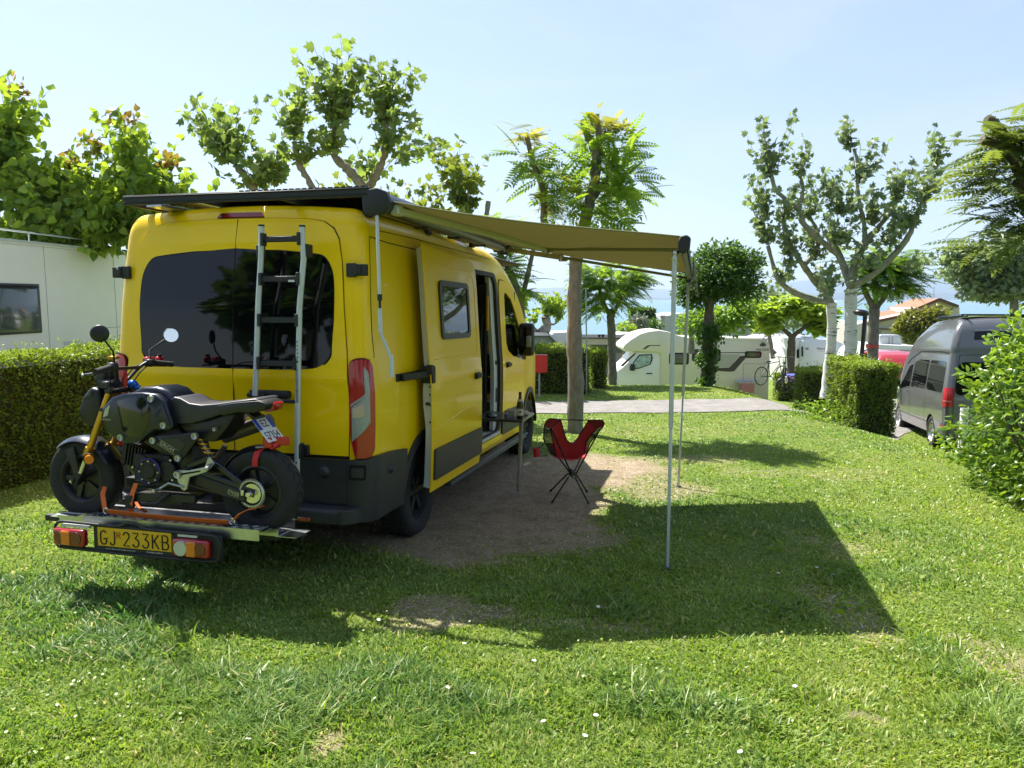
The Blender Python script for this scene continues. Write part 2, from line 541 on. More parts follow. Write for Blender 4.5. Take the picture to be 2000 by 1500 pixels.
def ground_material():
    m, n, l, b = _base('lawn_soil')
    b.inputs['Roughness'].default_value = .95
    b.inputs['Specular IOR Level'].default_value = .15
    g = n.new('ShaderNodeNewGeometry')
    def noise(s, d=6, ro=.6):
        x = n.new('ShaderNodeTexNoise'); x.inputs['Scale'].default_value = s; x.inputs['Detail'].default_value = d; x.inputs['Roughness'].default_value = ro
        l.new(g.outputs['Position'], x.inputs['Vector']); return x
    def ramp(src, stops):
        r = n.new('ShaderNodeValToRGB')
        while len(r.color_ramp.elements) < len(stops): r.color_ramp.elements.new(.5)
        for e, (p, c) in zip(r.color_ramp.elements, stops): e.position = p; e.color = (*c, 1)
        l.new(src, r.inputs[0]); return r
    a = noise(1.3); c = noise(26, 8, .7); d = noise(5.5, 8, .7); st = noise(90, 4)
    green = ramp(c.outputs['Fac'], [(.3, (.06, .095, .02)), (.5, (.15, .22, .04)), (.72, (.30, .36, .09))])
    dry = ramp(c.outputs['Fac'], [(.3, (.16, .14, .05)), (.55, (.36, .32, .12)), (.75, (.55, .48, .25))])
    mxa = n.new('ShaderNodeMix'); mxa.data_type = 'RGBA'
    rm = ramp(a.outputs['Fac'], [(.5, (0, 0, 0)), (.75, (.55, .55, .55))])
    l.new(rm.outputs[0], mxa.inputs['Factor']); l.new(green.outputs[0], mxa.inputs['A']); l.new(dry.outputs[0], mxa.inputs['B'])
    soil = ramp(d.outputs['Fac'], [(.3, (.30, .225, .15)), (.5, (.46, .36, .245)), (.62, (.52, .42, .29)), (.78, (.60, .50, .36))])
    speck = ramp(st.outputs['Fac'], [(.42, (.55, .55, .55)), (.55, (1, 1, 1)), (.68, (1.25, 1.2, 1.1))])
    mul = n.new('ShaderNodeMix'); mul.data_type = 'RGBA'; mul.blend_type = 'MULTIPLY'; mul.inputs['Factor'].default_value = 1
    l.new(soil.outputs[0], mul.inputs['A']); l.new(speck.outputs[0], mul.inputs['B'])
    at = n.new('ShaderNodeAttribute'); at.attribute_name = 'dirt'
    ad = n.new('ShaderNodeMath'); ad.operation = 'MULTIPLY_ADD'; ad.inputs[1].default_value = 1.5
    sb = n.new('ShaderNodeMath'); sb.operation = 'MULTIPLY_ADD'; sb.inputs[1].default_value = 1.1; sb.inputs[2].default_value = -.8
    l.new(c.outputs['Fac'], sb.inputs[0]); l.new(at.outputs['Fac'], ad.inputs[0]); l.new(sb.outputs[0], ad.inputs[2]); ad.use_clamp = True
    m2 = n.new('ShaderNodeMix'); m2.data_type = 'RGBA'
    l.new(ad.outputs[0], m2.inputs['Factor']); l.new(mxa.outputs['Result'], m2.inputs['A']); l.new(mul.outputs['Result'], m2.inputs['B'])
    l.new(m2.outputs['Result'], b.inputs['Base Color'])
    bu = n.new('ShaderNodeBump'); bu.inputs['Strength'].default_value = .9; bu.inputs['Distance'].default_value = .03
    ml = n.new('ShaderNodeMath'); ml.operation = 'ADD'; l.new(c.outputs['Fac'], ml.inputs[0]); l.new(st.outputs['Fac'], ml.inputs[1])
    l.new(ml.outputs[0], bu.inputs['Height']); l.new(bu.outputs[0], b.inputs['Normal'])
    return m

gv = np.stack([GXm.ravel(), GYm.ravel(), GZm.ravel()], 1)
ground = np_mesh('lawn', gv, gf, ground_material(), smooth=True)
dv, pv = dirt(gv[:, 0], gv[:, 1])
a_ = ground.data.attributes.new('dirt', 'FLOAT', 'POINT'); a_.data.foreach_set('value', dv.astype(np.float32))
T(ground, 'mown camping lawn with bare trodden soil beside the yellow van', kind='structure')

# the gravel lane: a strip 8 mm above the ground, its edges frayed by noise
def lane():
    pts = []
    for (ax, ay), (bx, by) in zip(PATHC[:-1], PATHC[1:]):
        k = max(1, int(math.hypot(bx - ax, by - ay) / .25))
        pts += [(ax + (bx - ax) * i / k, ay + (by - ay) * i / k) for i in range(k)]
    v, f = [], []
    W = 9
    for i, (x, y) in enumerate(pts):
        a, b = pts[max(0, i - 3)], pts[min(len(pts) - 1, i + 3)]
        dx, dy = b[0] - a[0], b[1] - a[1]; q = math.hypot(dx, dy); nx_, ny_ = -dy / q, dx / q
        wl_ = .93 + .16 * (float(vnoise(x, y, .5, 41)) - .5) + .08 * (float(vnoise(x, y, .13, 42)) - .5)
        wr_ = .93 + .16 * (float(vnoise(x, y, .5, 43)) - .5) + .08 * (float(vnoise(x, y, .13, 44)) - .5)
        for k in range(W):
            t = -wl_ + (wl_ + wr_) * k / (W - 1)
            px, py = x + nx_ * t, y + ny_ * t
            v.append((px, py, gz(px, py) + .014))
    for i in range(len(pts) - 1):
        for k in range(W - 1):
            a = i * W + k
            f.append((a, a + 1, a + W + 1, a + W))
    return np.array(v), np.array(f)
gm = M('gravel_lane', (.16, .148, .135), .9, c2=(.25, .235, .22), scale=3.5, bump=.6, bscale=55)
lv, lf = lane()
T(np_mesh('gravel_path', lv, lf, gm, smooth=True), 'pale gravel lane crossing behind the pitch', kind='structure')

# the lake, out to the far shore, and the hills beyond it
lm, n_, l_, b_ = _base('lake_water')
b_.inputs['Base Color'].default_value = (.10, .20, .235, 1)
b_.inputs['Roughness'].default_value = .28
b_.inputs['Specular IOR Level'].default_value = .35
g_ = n_.new('ShaderNodeNewGeometry'); x_ = n_.new('ShaderNodeTexNoise'); x_.inputs['Scale'].default_value = .25; x_.inputs['Detail'].default_value = 8
mp_ = n_.new('ShaderNodeMapping'); mp_.inputs['Scale'].default_value = (.25, 1, 1)
u_ = n_.new('ShaderNodeBump'); u_.inputs['Strength'].default_value = .55; u_.inputs['Distance'].default_value = 1.2
l_.new(g_.outputs['Position'], mp_.inputs[0]); l_.new(mp_.outputs[0], x_.inputs['Vector']); l_.new(x_.outputs['Fac'], u_.inputs['Height']); l_.new(u_.outputs[0], b_.inputs['Normal'])
LZ = -13.2
wv = np.array([(-9000, 210, LZ), (9000, 210, LZ), (9000, 12500, LZ), (-9000, 12500, LZ)], float)
T(np_mesh('lake', wv, np.array([[0, 1, 2, 3]]), lm), 'turquoise lake stretching to the far shore', kind='structure')

hillm = M('far_hills', (.03, .05, .07), .95, c2=(.05, .075, .09), scale=.002)
def hills(name, y0, depth, prof, label):
    """prof(x) gives the crest height over the lake."""
    xs_ = np.linspace(-9000, 9000, 260); rows = []
    for t in np.linspace(0, 1, 9):
        hh = np.array([prof(x) for x in xs_]) * math.sin(t * math.pi / 2 + .0)
        rows.append(np.stack([xs_, np.full_like(xs_, y0 + depth * t) + 120 * (vnoise(xs_, xs_ * 0 + t, 500, 7) - .5), LZ - 2 + hh * (1 - .12 * vnoise(xs_, xs_ * 0 + t * 900, 260, 9))], 1))
    back = rows[-1].copy(); back[:, 1] += 40; back[:, 2] = LZ - 60; rows.append(back)
    v = np.concatenate(rows); n = len(xs_); ii = (np.arange(len(rows) - 1)[:, None] * n + np.arange(n - 1)[None, :]).ravel()
    o = np_mesh(name, v, np.stack([ii, ii + 1, ii + n + 1, ii + n], 1), hillm, smooth=True)
    T(o, label, kind='structure')
def ridge(seed, pts, amp):
    def f(x):
        v = np.interp(x, [p[0] for p in pts], [p[1] for p in pts])
        return float(max(0, v + amp * (vnoise(x, 0, 900, seed) - .5) + amp * .4 * (vnoise(x, 0, 240, seed + 1) - .5)))
    return f
hills('far_mountains', 11000, 1200, ridge(61, [(-9000, 300), (-3000, 260), (300, 170), (1800, 170), (3500, 220), (5200, 380), (6500, 420), (9000, 300)], 70), 'pale blue mountains beyond the lake')
hills('near_headland', 7600, 500, ridge(71, [(-9000, 40), (0, 0), (900, 0), (1200, 40), (1800, 30), (2300, 60), (4500, 90), (9000, 120)], 18), 'low wooded headland across the lake')

# ---------------------------------------------------------------- grass
def grass_material():
    m, n, l, b = _base('grass_blades')
    g = n.new('ShaderNodeNewGeometry')
    at = n.new('ShaderNodeAttribute'); at.attribute_name = 'tint'
    x = n.new('ShaderNodeTexNoise'); x.inputs['Scale'].default_value = .9; x.inputs['Detail'].default_value = 5
    l.new(g.outputs['Position'], x.inputs['Vector'])
    ad = n.new('ShaderNodeMath'); ad.operation = 'MULTIPLY_ADD'; ad.inputs[1].default_value = .55; ad.inputs[2].default_value = -.27
    s = n.new('ShaderNodeMath'); s.operation = 'ADD'; s.use_clamp = True
    l.new(x.outputs['Fac'], ad.inputs[0]); l.new(ad.outputs[0], s.inputs[0]); l.new(at.outputs['Fac'], s.inputs[1])
    r = n.new('ShaderNodeValToRGB'); e = r.color_ramp.elements
    for _ in range(4): e.new(.5)
    for k, (p, c) in enumerate([(0, (.085, .19, .045)), (.25, (.18, .28, .055)), (.5, (.27, .37, .06)), (.72, (.37, .42, .08)), (.86, (.48, .46, .16)), (1., (.62, .54, .30))]):
        e[k].position = p; e[k].color = (*c, 1)
    l.new(s.outputs[0], r.inputs[0]); l.new(r.outputs[0], b.inputs['Base Color'])
    b.inputs['Roughness'].default_value = .42; b.inputs['Specular IOR Level'].default_value = .4
    hs = n.new('ShaderNodeHueSaturation'); hs.inputs['Saturation'].default_value = 1.12; hs.inputs['Value'].default_value = 1.35
    l.new(r.outputs[0], hs.inputs['Color'])
    tl = n.new('ShaderNodeBsdfTranslucent'); l.new(hs.outputs[0], tl.inputs[0])
    ms = n.new('ShaderNodeMixShader'); ms.inputs[0].default_value = .42
    l.new(b.outputs[0], ms.inputs[1]); l.new(tl.outputs[0], ms.inputs[2]); l.new(ms.outputs[0], n['Material Output'].inputs[0])
    return m
GRASS = grass_material()

def blades(name, N, y0, y1, label):
    y = np.exp(rng.uniform(math.log(y0), math.log(y1), N)); x = y * rng.uniform(-.80, .80, N)
    d, p = dirt(x, y)
    pd = path_dist(x, y)
    keep = rng.random(N) > np.clip(d * 1.3 - .13 + .9 * (vnoise(x, y, .05, 55) - .5), 0, .985)
    keep &= ~((pd < .93 + .3 * (vnoise(x, y, .25, 57) - .5)) & (rng.random(N) > .03))
    x, y, d = x[keep], y[keep], d[keep]; N = len(x)
    patchy = vnoise(x, y, .55, 51); big = vnoise(x, y, 2.2, 52); fine = vnoise(x, y, .16, 53)
    near = np.clip((6 - y) / 3, 0, 1)
    lush = sstep(patchy * .6 + fine * .4, .45, .8)
    h = (.018 + .020 * patchy + .038 * lush * near) * rng.uniform(.55, 1.45, N) * (1 - .55 * d)
    h = np.where((rng.random(N) < .02) & (y < 7), h * 1.9, h)
    w = (.0017 + .00062 * y) * rng.uniform(.7, 1.35, N)
    w = np.where(rng.random(N) < .05, w * 1.9, w)
    az = rng.uniform(0, 2 * np.pi, N); lean = rng.uniform(.15, 1.15, N) + .3 * lush
    clump = vnoise(x, y, .22, 58) * 6.28
    lx, ly = np.cos(az) * .75 + np.cos(clump) * .5, np.sin(az) * .75 + np.sin(clump) * .5
    q = np.hypot(lx, ly) + 1e-6; lx /= q; ly /= q
    sx, sy = -ly, lx
    tw = rng.uniform(-.9, .9, N); sx2, sy2 = sx * np.cos(tw) - sy * np.sin(tw), sx * np.sin(tw) + sy * np.cos(tw)
    z = ground_z(x, y) - .004
    def P(t, ww, s):
        b = lean * h * t ** 1.7
        return np.stack([x + lx * b + s * sx2 * w * ww, y + ly * b + s * sy2 * w * ww, z + h * (t - .28 * lean * t * t)], 1)
    V = np.stack([P(0, .8, -1), P(0, .8, 1), P(.5, 1., -1), P(.5, 1., 1), P(1., 0, 0)], 1).reshape(-1, 3)
    o = np.arange(N)[:, None] * 5
    F = np.concatenate([o + [0, 1, 3], o + [0, 3, 2], o + [2, 3, 4]], 0)
    tint = .42 + .42 * (big - .5) - .22 * lush + .22 * rng.normal(0, 1, N) * .55 + .32 * d + .16 * (fine - .5)
    tint = np.where(rng.random(N) < .05 + .25 * d, .9, tint)
    tint = np.clip(tint, 0, 1)
    o_ = np_mesh(name, V, F, GRASS, tint=np.repeat(tint, 5))
    T(o_, label, 'grass', kind='stuff')
blades('grass', 330000, 2.25, 27, 'short green lawn grass growing over the whole pitch')

# small round clover leaves low in the sward
def clover(N=11000):
    y = np.exp(rng.uniform(math.log(2.3), math.log(8), N)); x = y * rng.uniform(-.78, .78, N)
    k = (vnoise(x, y, .5, 81) > .52) & (dirt(x, y)[0] < .35)
    x, y = x[k], y[k]; N = len(x); z = ground_z(x, y) + rng.uniform(.012, .045, N)
    r = rng.uniform(.0035, .0075, N) * (1 + y * .05); az = rng.uniform(0, 6.28, N)
    V = []
    tx, ty = rng.normal(0, .3, N), rng.normal(0, .3, N)
    for t in range(5):
        a = az + t * 2 * np.pi / 5
        V.append(np.stack([x + r * np.cos(a), y + r * np.sin(a), z + r * (tx * np.cos(a) + ty * np.sin(a))], 1))
    V = np.stack(V, 1).reshape(-1, 3); o = np.arange(N)[:, None] * 5
    o_ = np_mesh('clover', V, np.concatenate([o + [0, 1, 2, 3, 4]], 0), GRASS, tint=np.repeat(np.clip(rng.normal(.3, .12, N), 0, .7), 5))
    T(o_, 'low clover leaves mixed into the lawn', 'clover', kind='stuff')
clover()

# dry straw and crumbs lying on the trodden soil
def litter(N=26000):
    y = rng.uniform(3.5, 10.5, N); x = rng.uniform(-2.5, 3.5, N); d, _ = dirt(x, y)
    k = rng.random(N) < d * 1.1 - .1; x, y = x[k], y[k]; N = len(x)
    a = rng.uniform(0, 6.28, N); L = rng.uniform(.008, .035, N); w = rng.uniform(.0012, .003, N); z = ground_z(x, y) + .003
    e = np.stack([np.cos(a), np.sin(a)], 1); s_ = np.stack([-np.sin(a), np.cos(a)], 1); dz = rng.normal(.003, .004, N)
    V = np.stack([np.stack([x - e[:, 0] * L - s_[:, 0] * w, y - e[:, 1] * L - s_[:, 1] * w, z], 1), np.stack([x - e[:, 0] * L + s_[:, 0] * w, y - e[:, 1] * L + s_[:, 1] * w, z], 1),
                  np.stack([x + e[:, 0] * L + s_[:, 0] * w, y + e[:, 1] * L + s_[:, 1] * w, z + dz], 1), np.stack([x + e[:, 0] * L - s_[:, 0] * w, y + e[:, 1] * L - s_[:, 1] * w, z + dz], 1)], 1).reshape(-1, 3)
    F = np.arange(N)[:, None] * 4 + np.array([0, 1, 2, 3])
    T(np_mesh('dry_litter', V, F, M('straw', (.30, .25, .17), .9, c2=(.62, .55, .42), scale=30)), 'dry straw and crumbs on the bare soil', 'litter', kind='stuff')
litter()
# ---------------------------------------------------------------- foliage
def tmpl(kind):
    if kind == 'plane':      # lobed leaf, folded along its midrib
        p = [(0, 0), (.30, .02), (.52, .22), (.34, .36), (.46, .66), (.20, .62), (0, 1.0), (-.20, .62), (-.46, .66), (-.34, .36), (-.52, .22), (-.30, .02)]
        v = [(x, y - .05, -.28 * abs(x) - .12 * y * y) for x, y in p] + [(0, .4, .03)]
        f = [(12, i, (i + 1) % 12) for i in range(12)]
    elif kind == 'heart':
        p = [(0, .06), (.26, -.05), (.48, .16), (.44, .45), (.22, .76), (0, 1.05), (-.22, .76), (-.44, .45), (-.48, .16), (-.26, -.05)]
        v = [(x, y, -.22 * abs(x) - .16 * y * y) for x, y in p] + [(0, .4, .02)]
        f = [(10, i, (i + 1) % 10) for i in range(10)]
    elif kind == 'oval':
        p = [(0, 0), (.24, .25), (.22, .62), (0, 1), (-.22, .62), (-.24, .25)]
        v = [(x, y, -.3 * abs(x) - .1 * y * y) for x, y in p]
        v.append((0, .5, .02)); f = [(6, i, (i + 1) % 6) for i in range(6)]
    elif kind == 'card':
        v = [(-.4, 0, 0), (.4, .1, .08), (.3, .9, 0), (-.25, .8, -.1)]; f = [(0, 1, 2), (0, 2, 3)]
    elif kind == 'frond':    # pinnate leaf: paired drooping leaflets on an arching stalk
        v, f = [], []
        n = 10
        for i in range(n):
            t = .16 + .84 * i / (n - 1); zz = .10 * t - .24 * t * t; L = .215 * (1 - .35 * abs(t - .5) * 2)
            for s in (-1, 1):
                o = len(v); c, sn = s * math.cos(.45), math.sin(.45)
                for a, b, dz in ((0, 0, 0), (.45, .30, -.05), (1.1, 0, -.20), (.45, -.30, -.05)):
                    v.append((c * L * a - sn * L * b * s, t + sn * L * a + abs(c) * L * b * .8, zz + dz * L))
                f += [(o, o + 1, o + 2), (o, o + 2, o + 3)]
        o = len(v); v += [(0, 1, -.14), (.05, 1.1, -.17), (0, 1.22, -.24), (-.05, 1.1, -.17)]; f += [(o, o + 1, o + 2), (o, o + 2, o + 3)]
        for i in range(4):
            t0, t1 = i / 4, (i + 1) / 4; o = len(v)
            for t in (t0, t1):
                z = .10 * t - .24 * t * t
                v += [(-.007, t, z), (.007, t, z)]
            f += [(o, o + 1, o + 3), (o, o + 3, o + 2)]
    return np.array(v, float), np.array(f)
TM = {k: tmpl(k) for k in ('plane', 'heart', 'oval', 'card', 'frond')}

def frames(N, out=None, up=1.2, droop=.3):
    """Random leaf frames: tip direction (y axis) roughly along out, face turned up."""
    n = rng.normal(0, 1, (N, 3)); n /= np.linalg.norm(n, axis=1)[:, None]; n[:, 2] += up
    if out is None:
        y = rng.normal(0, 1, (N, 3)); y[:, 2] -= droop
    else:
        y = out + rng.normal(0, .45, (N, 3)); y[:, 2] -= droop
    n /= np.linalg.norm(n, axis=1)[:, None]
    y -= n * np.sum(n * y, 1)[:, None]; y /= np.linalg.norm(y, axis=1)[:, None] + 1e-9
    x = np.cross(y, n)
    return x, y, n

def foliage(name, kind, P, size, mat, parent=None, tint=None, out=None, up=1.2, droop=.3, single=0, tmean=.4, tsd=.25):
    """A mass of leaves; the single nearest ones to the viewer's side become leaf objects of their own."""
    N = len(P)
    if N == 0: return None
    tv, tf = TM[kind]
    X, Y, Z = frames(N, out, up, droop)
    size = np.broadcast_to(np.asarray(size, float), (N,)) if np.ndim(size) == 0 else size
    size = size * rng.uniform(.7, 1.25, N)
    if tint is None: tint = np.clip(rng.normal(tmean, tsd, N), 0, 1)
    idx = np.arange(N)
    if single:
        d = np.hypot(P[:, 0], P[:, 1]) + rng.normal(0, .4, N)
        pick = np.argsort(d)[:single]; idx = np.setdiff1d(idx, pick)
        mes = []
        for k in range(6):
            me = bpy.data.meshes.new('leaf'); me.from_pydata([tuple(q) for q in tv], [], [tuple(int(i) for i in q) for q in tf])
            a = me.attributes.new('tint', 'FLOAT', 'POINT'); a.data.foreach_set('value', np.full(len(tv), .08 + .16 * k, np.float32))
            me.materials.append(mat); mes.append(me)
        for i in pick:
            o = link('frond' if kind == 'frond' else 'leaf', mes[int(np.clip((tint[i] - .0) / .16, 0, 5))], parent)
            s = float(size[i])
            m = Matrix(((X[i][0] * s, Y[i][0] * s, Z[i][0] * s, P[i][0]), (X[i][1] * s, Y[i][1] * s, Z[i][1] * s, P[i][1]), (X[i][2] * s, Y[i][2] * s, Z[i][2] * s, P[i][2]), (0, 0, 0, 1)))
            o.matrix_basis = m if parent is None else parent.matrix_world.inverted() @ m
    P, X, Y, Z, s, ti = P[idx], X[idx], Y[idx], Z[idx], size[idx], tint[idx]
    V = P[:, None, :] + s[:, None, None] * (tv[None, :, 0, None] * X[:, None, :] + tv[None, :, 1, None] * Y[:, None, :] + tv[None, :, 2, None] * Z[:, None, :])
    F = tf[None] + (np.arange(len(P)) * len(tv))[:, None, None]
    V = V.reshape(-1, 3)
    if parent is not None:
        iv = np.array(parent.matrix_world.inverted())
        V = V @ iv[:3, :3].T + iv[:3, 3]
    o = np_mesh(name, V, F.reshape(-1, tf.shape[1]), mat, parent, tint=np.repeat(ti, len(tv)))
    if single: o['kind'] = 'stuff'
    return o

def along(p, k):
    """k points along a polyline with its local directions."""
    p = [Vector(q) for q in p]; L = [0]
    for a, b in zip(p[:-1], p[1:]): L.append(L[-1] + (b - a).length)
    out = []
    for i in range(k):
        s = L[-1] * (i + .5) / k; j = max(q for q in range(len(L)) if L[q] <= s); j = min(j, len(p) - 2)
        t = (s - L[j]) / max(1e-6, L[j + 1] - L[j]); out.append((p[j].lerp(p[j + 1], t), (p[j + 1] - p[j]).normalized()))
    return out

def shoots(wood, origin, direction, n, spread, length, step, r=.008, up=.25, wob=.06):
    """Young shoots from a pollard head, each a thin curved stem with leaves set along it."""
    P, O = [], []
    base = Vector(origin); D = Vector(direction).normalized()
    for _ in range(int(n * 1.12)):
        d = (D + Vector((rnd.gauss(0, spread), rnd.gauss(0, spread), rnd.gauss(0, spread * .7)))).normalized()
        L = length * rnd.uniform(.45, 1.15); p = base + d * .02; pts = [p.copy()]
        k = max(3, int(L / step)); ph = rnd.uniform(0, 6.28)
        for i in range(k):
            d = (d + Vector((rnd.gauss(0, wob), rnd.gauss(0, wob), up / k * 2 + rnd.gauss(0, wob * .5)))).normalized()
            p = p + d * (L / k); pts.append(p.copy())
            ph += 2.4
            e = d.orthogonal().normalized(); g = d.cross(e); o = (e * math.cos(ph) + g * math.sin(ph) + d * .5).normalized()
            P.append(p + o * step * .25); O.append(o)
            if rnd.random() < .55:
                ph += 1.9; o = (e * math.cos(ph) + g * math.sin(ph) + d * .4).normalized(); P.append(p + o * step * .3); O.append(o)
        if len(pts) > 5: pts = pts[::2] + [pts[-1]]
        wood.tube(pts, [r * (1 - .75 * i / (len(pts) - 1)) for i in range(len(pts))], 4, False)
    return P, O

def knobby(pts, r0, r1, n=7, j=.0):
    """Smooth a limb polyline and add pollard swellings."""
    P = [Vector(p) for p in pts]; out = []
    for i in range(len(P) - 1):
        a = P[max(i - 1, 0)]; b = P[i]; c = P[i + 1]; d = P[min(i + 2, len(P) - 1)]
        for k in range(n):
            t = k / n
            out.append(.5 * ((2 * b) + (c - a) * t + (2 * a - 5 * b + 4 * c - d) * t * t + (3 * b - a - 3 * c + d) * t ** 3))
    out.append(P[-1]); m = len(out)
    rs = [(r0 + (r1 - r0) * i / (m - 1)) * (1 + j * (.5 - rnd.random())) for i in range(m)]
    if j: out = [p + Vector((rnd.gauss(0, j * r0 * .18), rnd.gauss(0, j * r0 * .18), 0)) for p in out]
    return out, rs

BARK_PLANE = M('plane_bark', (.16, .13, .09), .85, c2=(.34, .31, .24), scale=7, bump=.5, bscale=30)
BARK_GREY = M('grey_bark', (.13, .115, .10), .9, c2=(.24, .22, .195), scale=22, bump=.7, bscale=70, stretch=(1, 1, .35))
BARK_DARK = M('dark_bark', (.07, .055, .04), .9, c2=(.16, .13, .10), scale=16, bump=.6, bscale=50)
TWIG = M('green_twig', (.14, .15, .06), .7)
def whitewash():
    m, n, l, b = _base('whitewashed_bark')
    t = n.new('ShaderNodeTexCoord'); k = n.new('ShaderNodeMapping'); k.inputs['Scale'].default_value = (1.2, 1.2, 7)
    x = n.new('ShaderNodeTexNoise'); x.inputs['Scale'].default_value = 3.2; x.inputs['Detail'].default_value = 8; x.inputs['Distortion'].default_value = 1.2
    r = n.new('ShaderNodeValToRGB'); e = r.color_ramp.elements
    e[0].position = .30; e[0].color = (.05, .045, .04, 1); e[1].position = .40; e[1].color = (.56, .57, .56, 1); e.new(.7).color = (.66, .67, .66, 1)
    l.new(t.outputs['Object'], k.inputs[0]); l.new(k.outputs[0], x.inputs['Vector']); l.new(x.outputs['Fac'], r.inputs[0]); l.new(r.outputs[0], b.inputs['Base Color'])
    b.inputs['Roughness'].default_value = .85
    u = n.new('ShaderNodeBump'); u.inputs['Strength'].default_value = .5; l.new(x.outputs['Fac'], u.inputs['Height']); l.new(u.outputs[0], b.inputs['Normal'])
    return m
BARK_WHITE = whitewash()

L_PLANE = LEAF('plane_leaf', (.07, .14, .06), (.29, .35, .13), (.42, .58, .09))
L_PLANE2 = LEAF('plane_leaf_greyish', (.10, .165, .11), (.34, .40, .24), (.36, .48, .14))
L_CAT = LEAF('broad_leaf', (.055, .14, .025), (.25, .34, .045), (.56, .76, .05))
L_AIL = LEAF('pinnate_leaf', (.04, .12, .028), (.18, .28, .035), (.44, .68, .04))
L_AILY = LEAF('young_pinnate_leaf', (.16, .27, .03), (.38, .34, .05), (.70, .66, .05))
L_RUST = LEAF('young_rust_leaf', (.16, .15, .02), (.30, .15, .035), (.50, .35, .05))
L_DARK = LEAF('dark_leaf', (.02, .06, .014), (.08, .17, .028), (.2, .38, .03))
L_HEDGE = LEAF('hedge_leaf', (.035, .075, .016), (.22, .29, .035), (.40, .55, .04), .34)
L_BUSH = LEAF('bush_leaf', (.05, .12, .025), (.21, .32, .035), (.42, .64, .04), .36, .3)
L_SILV = LEAF('silver_leaf', (.12, .15, .11), (.26, .29, .22), (.2, .25, .12), .25)

class Tree:
    """A tree: empty at the foot, trunk and limbs as parts, the crown as leaves on shoots."""
    def __init__(s, name, loc, label, cat='tree', group=None):
        s.root = empty(name, loc=loc); T(s.root, label, cat, group)
        bpy.context.view_layer.update()
        s.o = Vector(loc); s.w = MB(); s.P = {}; s.O = {}
    def limb(s, pts, r0, r1, mat, j=.25, name='limb', n=9):
        p, r = knobby(pts, r0, r1, 6, j)
        MB().tube([q - s.o for q in p], r, n).build(name, mat, s.root, 60, fix=False)
        return s
    def sh(s, key, *a, **k):
        P, O = shoots(s.w, *a, **k)
        s.P.setdefault(key, []).extend([tuple(p) for p in P]); s.O.setdefault(key, []).extend([tuple(o) for o in O])
        return s
    def leaves(s, key, kind, size, mat, single=0, **k):
        P = np.array(s.P.get(key, [])); O = np.array(s.O.get(key, []))
        if len(P): foliage('crown', kind, P, size, mat, s.root, out=O, single=single, **k)
        return s
    def done(s, mat=None):
        if s.w.v:
            s.w.v = [(x - s.o.x, y - s.o.y, z - s.o.z) for x, y, z in s.w.v]
            o = s.w.build('twigs', mat or TWIG, s.root, 0, fix=False); o['kind'] = 'stuff'
        return s.root

def blob(c, r, N, hollow=.55, seed=0, gap=.42):
    """Leaf positions through an uneven crown volume with holes."""
    out = []
    c, r = np.array(c, float), np.array(r, float)
    while len(out) < N:
        d = rng.normal(0, 1, (N, 3)); d /= np.linalg.norm(d, axis=1)[:, None]
        q = rng.random(N) ** .6
        lump = .72 + .5 * vnoise(d[:, 0] * 2 + seed * 7, d[:, 1] * 2 + d[:, 2] * 3, .75, seed + 3)
        p = d * (q * lump)[:, None]
        g = vnoise(p[:, 0] * 3 + seed, p[:, 2] * 3 + p[:, 1] * 1.7, .6, seed + 9)
        p = p[(q > hollow * .6) & (g > gap * .75)]
        out += list(c + p * r)
    return np.array(out[:N])

def simple_tree(name, x, y, label, trunk, blobs, kind, size, mat, bark=None, group=None, single=0, zb=None, tmean=.4, up=.8, cat='tree', droop=.4):
    """trunk: list of (polyline, r0, r1) in world coordinates; blobs: (centre, radii, count)."""
    z = gz(x, y) if zb is None else zb
    t = Tree(name, (x, y, z), label, cat, group)
    for i, (p, r0, r1) in enumerate(trunk): t.limb(p, r0, r1, bark or BARK_GREY, .22, 'trunk' if i == 0 else 'limb', 9)
    P = np.concatenate([blob(c, r, n, seed=i * 3 + len(name)) for i, (c, r, n) in enumerate(blobs)])
    c0 = np.mean(P, 0); O = P - c0; O /= np.linalg.norm(O, axis=1)[:, None] + 1e-9
    foliage('crown', kind, P, size, mat, t.root, out=O, up=up, droop=droop, tmean=tmean)
    return t.root

# --- near tree behind the camping chair: straight grey trunk, lopped limbs and pinnate fronds
tx, ty = .944, 11.27
t = Tree('pinnate_tree', (tx, ty, gz(tx, ty)), 'grey trunked tree with lopped limbs and feathery leaves behind the red chair')
t.limb([(tx, ty, gz(tx, ty) - .1), (tx - .005, ty, .5), (tx - .03, ty, 1.2), (tx - .02, ty, 2.2), (tx + .06, ty, 2.6), (1.108, 11.3, 3.08), (1.20, 11.3, 3.45), (1.21, 11.3, 3.75), (1.08, 11.3, 4.05), (1.008, 11.3, 4.26)], .125, .045, BARK_GREY, .22, 'trunk', 14)
t.limb([(.95, 11.27, 2.35), (.7, 11.35, 2.55), (.49, 11.5, 2.8), (.47, 11.5, 3.05), (.45, 11.5, 3.32), (.30, 11.5, 3.75), (.208, 11.5, 4.09)], .07, .035, BARK_GREY)
t.limb([(1.15, 11.3, 3.5), (1.23, 11.2, 3.9), (1.19, 11.2, 4.32)], .05, .04, BARK_GREY)
t.limb([(1.12, 11.3, 3.1), (1.4, 11.4, 3.5), (1.5, 11.4, 3.9)], .045, .03, BARK_GREY)
